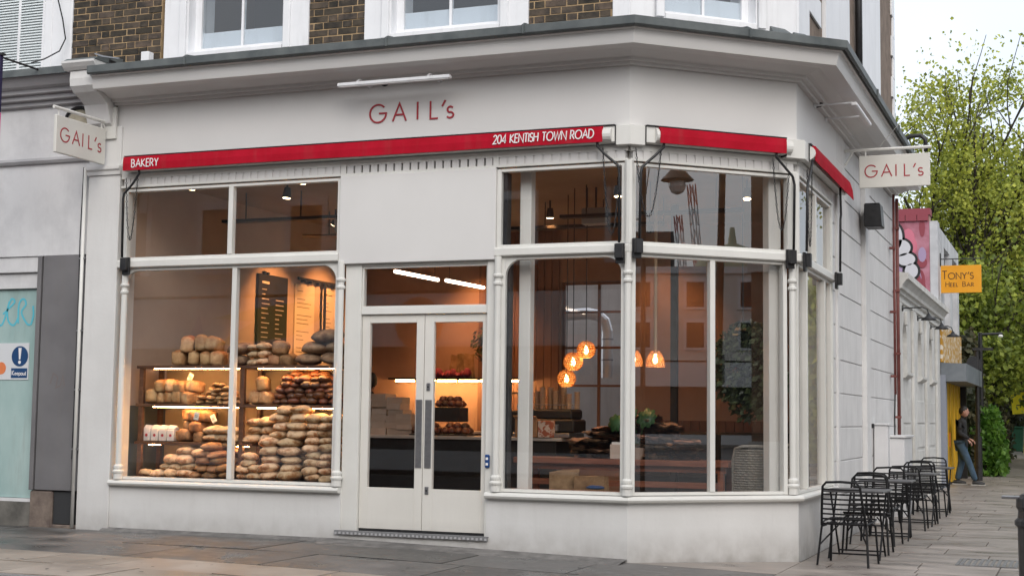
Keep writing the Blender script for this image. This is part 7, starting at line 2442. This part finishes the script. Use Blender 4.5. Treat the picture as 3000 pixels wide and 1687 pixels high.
part("dome", MB().lathe([(3.1, 10.0), (2.9, 11.0), (2.2, 12.1), (1.1, 12.8), (0.3, 13.1), (.15, 14.2)], (80, -25.5, 0), 20), pmat("copper_green", (0.30, 0.34, 0.22), rough=0.7), t, smooth=True)
for lab, a, b in (("taller red and white crane jib over the far roofs", (137.3, -47.5, 8.0), (136.0, -48.8, 27.0)), ("shorter red and white crane jib over the far roofs", (146.0, -52.6, 9.0), (145.2, -53.8, 25.0))):
    t = thing("tower_crane", lab, "crane", (a[0], a[1], 0), 0, "red and white cranes on the skyline")
    a, b = Vector(a), Vector(b)
    for k in range(8):
        p_, q_ = a.lerp(b, k / 8), a.lerp(b, (k + 1) / 8)
        sec = MB()
        d = (q_ - p_).normalized()
        s_ = d.orthogonal().normalized() * .34
        u_ = d.cross(s_)
        for e in (s_ + u_, s_ - u_, -s_ + u_, -s_ - u_):
            sec.tube([p_ + e, q_ + e], .075, 4)
        sec.tube([p_ + s_ + u_, q_ - s_ + u_], .05, 4).tube([p_ - s_ - u_, q_ + s_ - u_], .05, 4).tube([p_ + s_ - u_, q_ + s_ + u_], .05, 4).tube([p_ - s_ + u_, q_ - s_ - u_], .05, 4)
        part("jib_section", sec, pmat("crane_red", (0.50, 0.14, 0.12), rough=0.5) if k in (0, 1, 4, 7) else SHW, t)
    part("mast", MB().tube([(a.x, a.y, -.3), tuple(a)], .7, 4), SHW, t)
t = thing("street_lamp", "brown street lamp column across the side street, mirrored in the angled window", "street lamp", (19.25, -5.64, 0))
part("post", MB().tube([(19.4, -5.8, -.2), (19.2, -5.55, 7.2)], [.12, .08], 8), pmat("lamp_brown", (0.07, 0.05, 0.035), rough=0.6), t)
part("head", MB().box(18.7, 19.3, -5.6, -5.4, 7.2, 7.32), MATS["lamp_brown"], t)
t = thing("hanging_lantern", "old street lantern on a bracket over the side street corner, mirrored in the angled window", "lantern", (11.4, -3.75, 0))
part("post", MB().tube([(11.9, -4.6, -.2), (11.9, -4.6, 6.4), (11.7, -4.2, 6.6), (11.42, -3.76, 6.5), (11.42, -3.76, 6.0)], .05, 6), MATS["lamp_brown"], t)
part("hood", MB().lathe([(.05, 6.05), (.09, 5.95), (.10, 5.8), (.22, 5.66), (.30, 5.58), (.29, 5.57)], (11.42, -3.76, 0), 14), MATS["lamp_brown"], t)
part("globe", MB().lathe([(.15, 5.56), (.16, 5.46), (.11, 5.36), (.03, 5.32)], (11.42, -3.76, 0), 12), pmat("lamp_opal", (0.8, 0.8, 0.78)), t)
t = thing("traffic_light", "traffic signal showing green over the side street, mirrored in the angled window", "traffic light", (34.9, -11.0, 0))
part("pole", MB().tube([(34.9, -11.0, -.2), (34.9, -11.0, 2.5)], .06, 8), BLACKM, t)
part("head", MB().box(34.75, 35.05, -11.15, -10.85, 2.5, 3.55), BLACKM, t, bevel=0.02)
TM = Matrix.Translation((34.74, -11.0, 2.93)) @ Matrix.Rotation(-pi / 2, 4, 'Y')
part("green_lens", MB().lathe([(.14, 0), (.13, .03)], (0, 0, 0), 12), emat("signal_green", (0.02, 1.0, 0.35), 9.0), t, TM)
part("dark_lens", MB().lathe([(.10, 0), (.09, .03)], (0, 0, 0), 12), pmat("dark_lens", (0.05, 0.01, 0.01), rough=0.2), t, Matrix.Translation((34.74, -11.0, 3.32)) @ Matrix.Rotation(-pi / 2, 4, 'Y'))
# low trees over the side street, mirrored in the side panes
for i, (x, y, h) in enumerate(((5.9, 23.0, 4.6), (6.7, 29.0, 5.0), (7.7, 37.0, 5.6))):
    tree("low olive green street tree across the side street, %s of three" % ("nearest", "middle", "farthest")[i], x, y, h, 1.4, 40 + i, LF1, 11000, 0.12, 0.15, 0, 0.05, "low trees across the side street", 6, 0.35, 0.09)
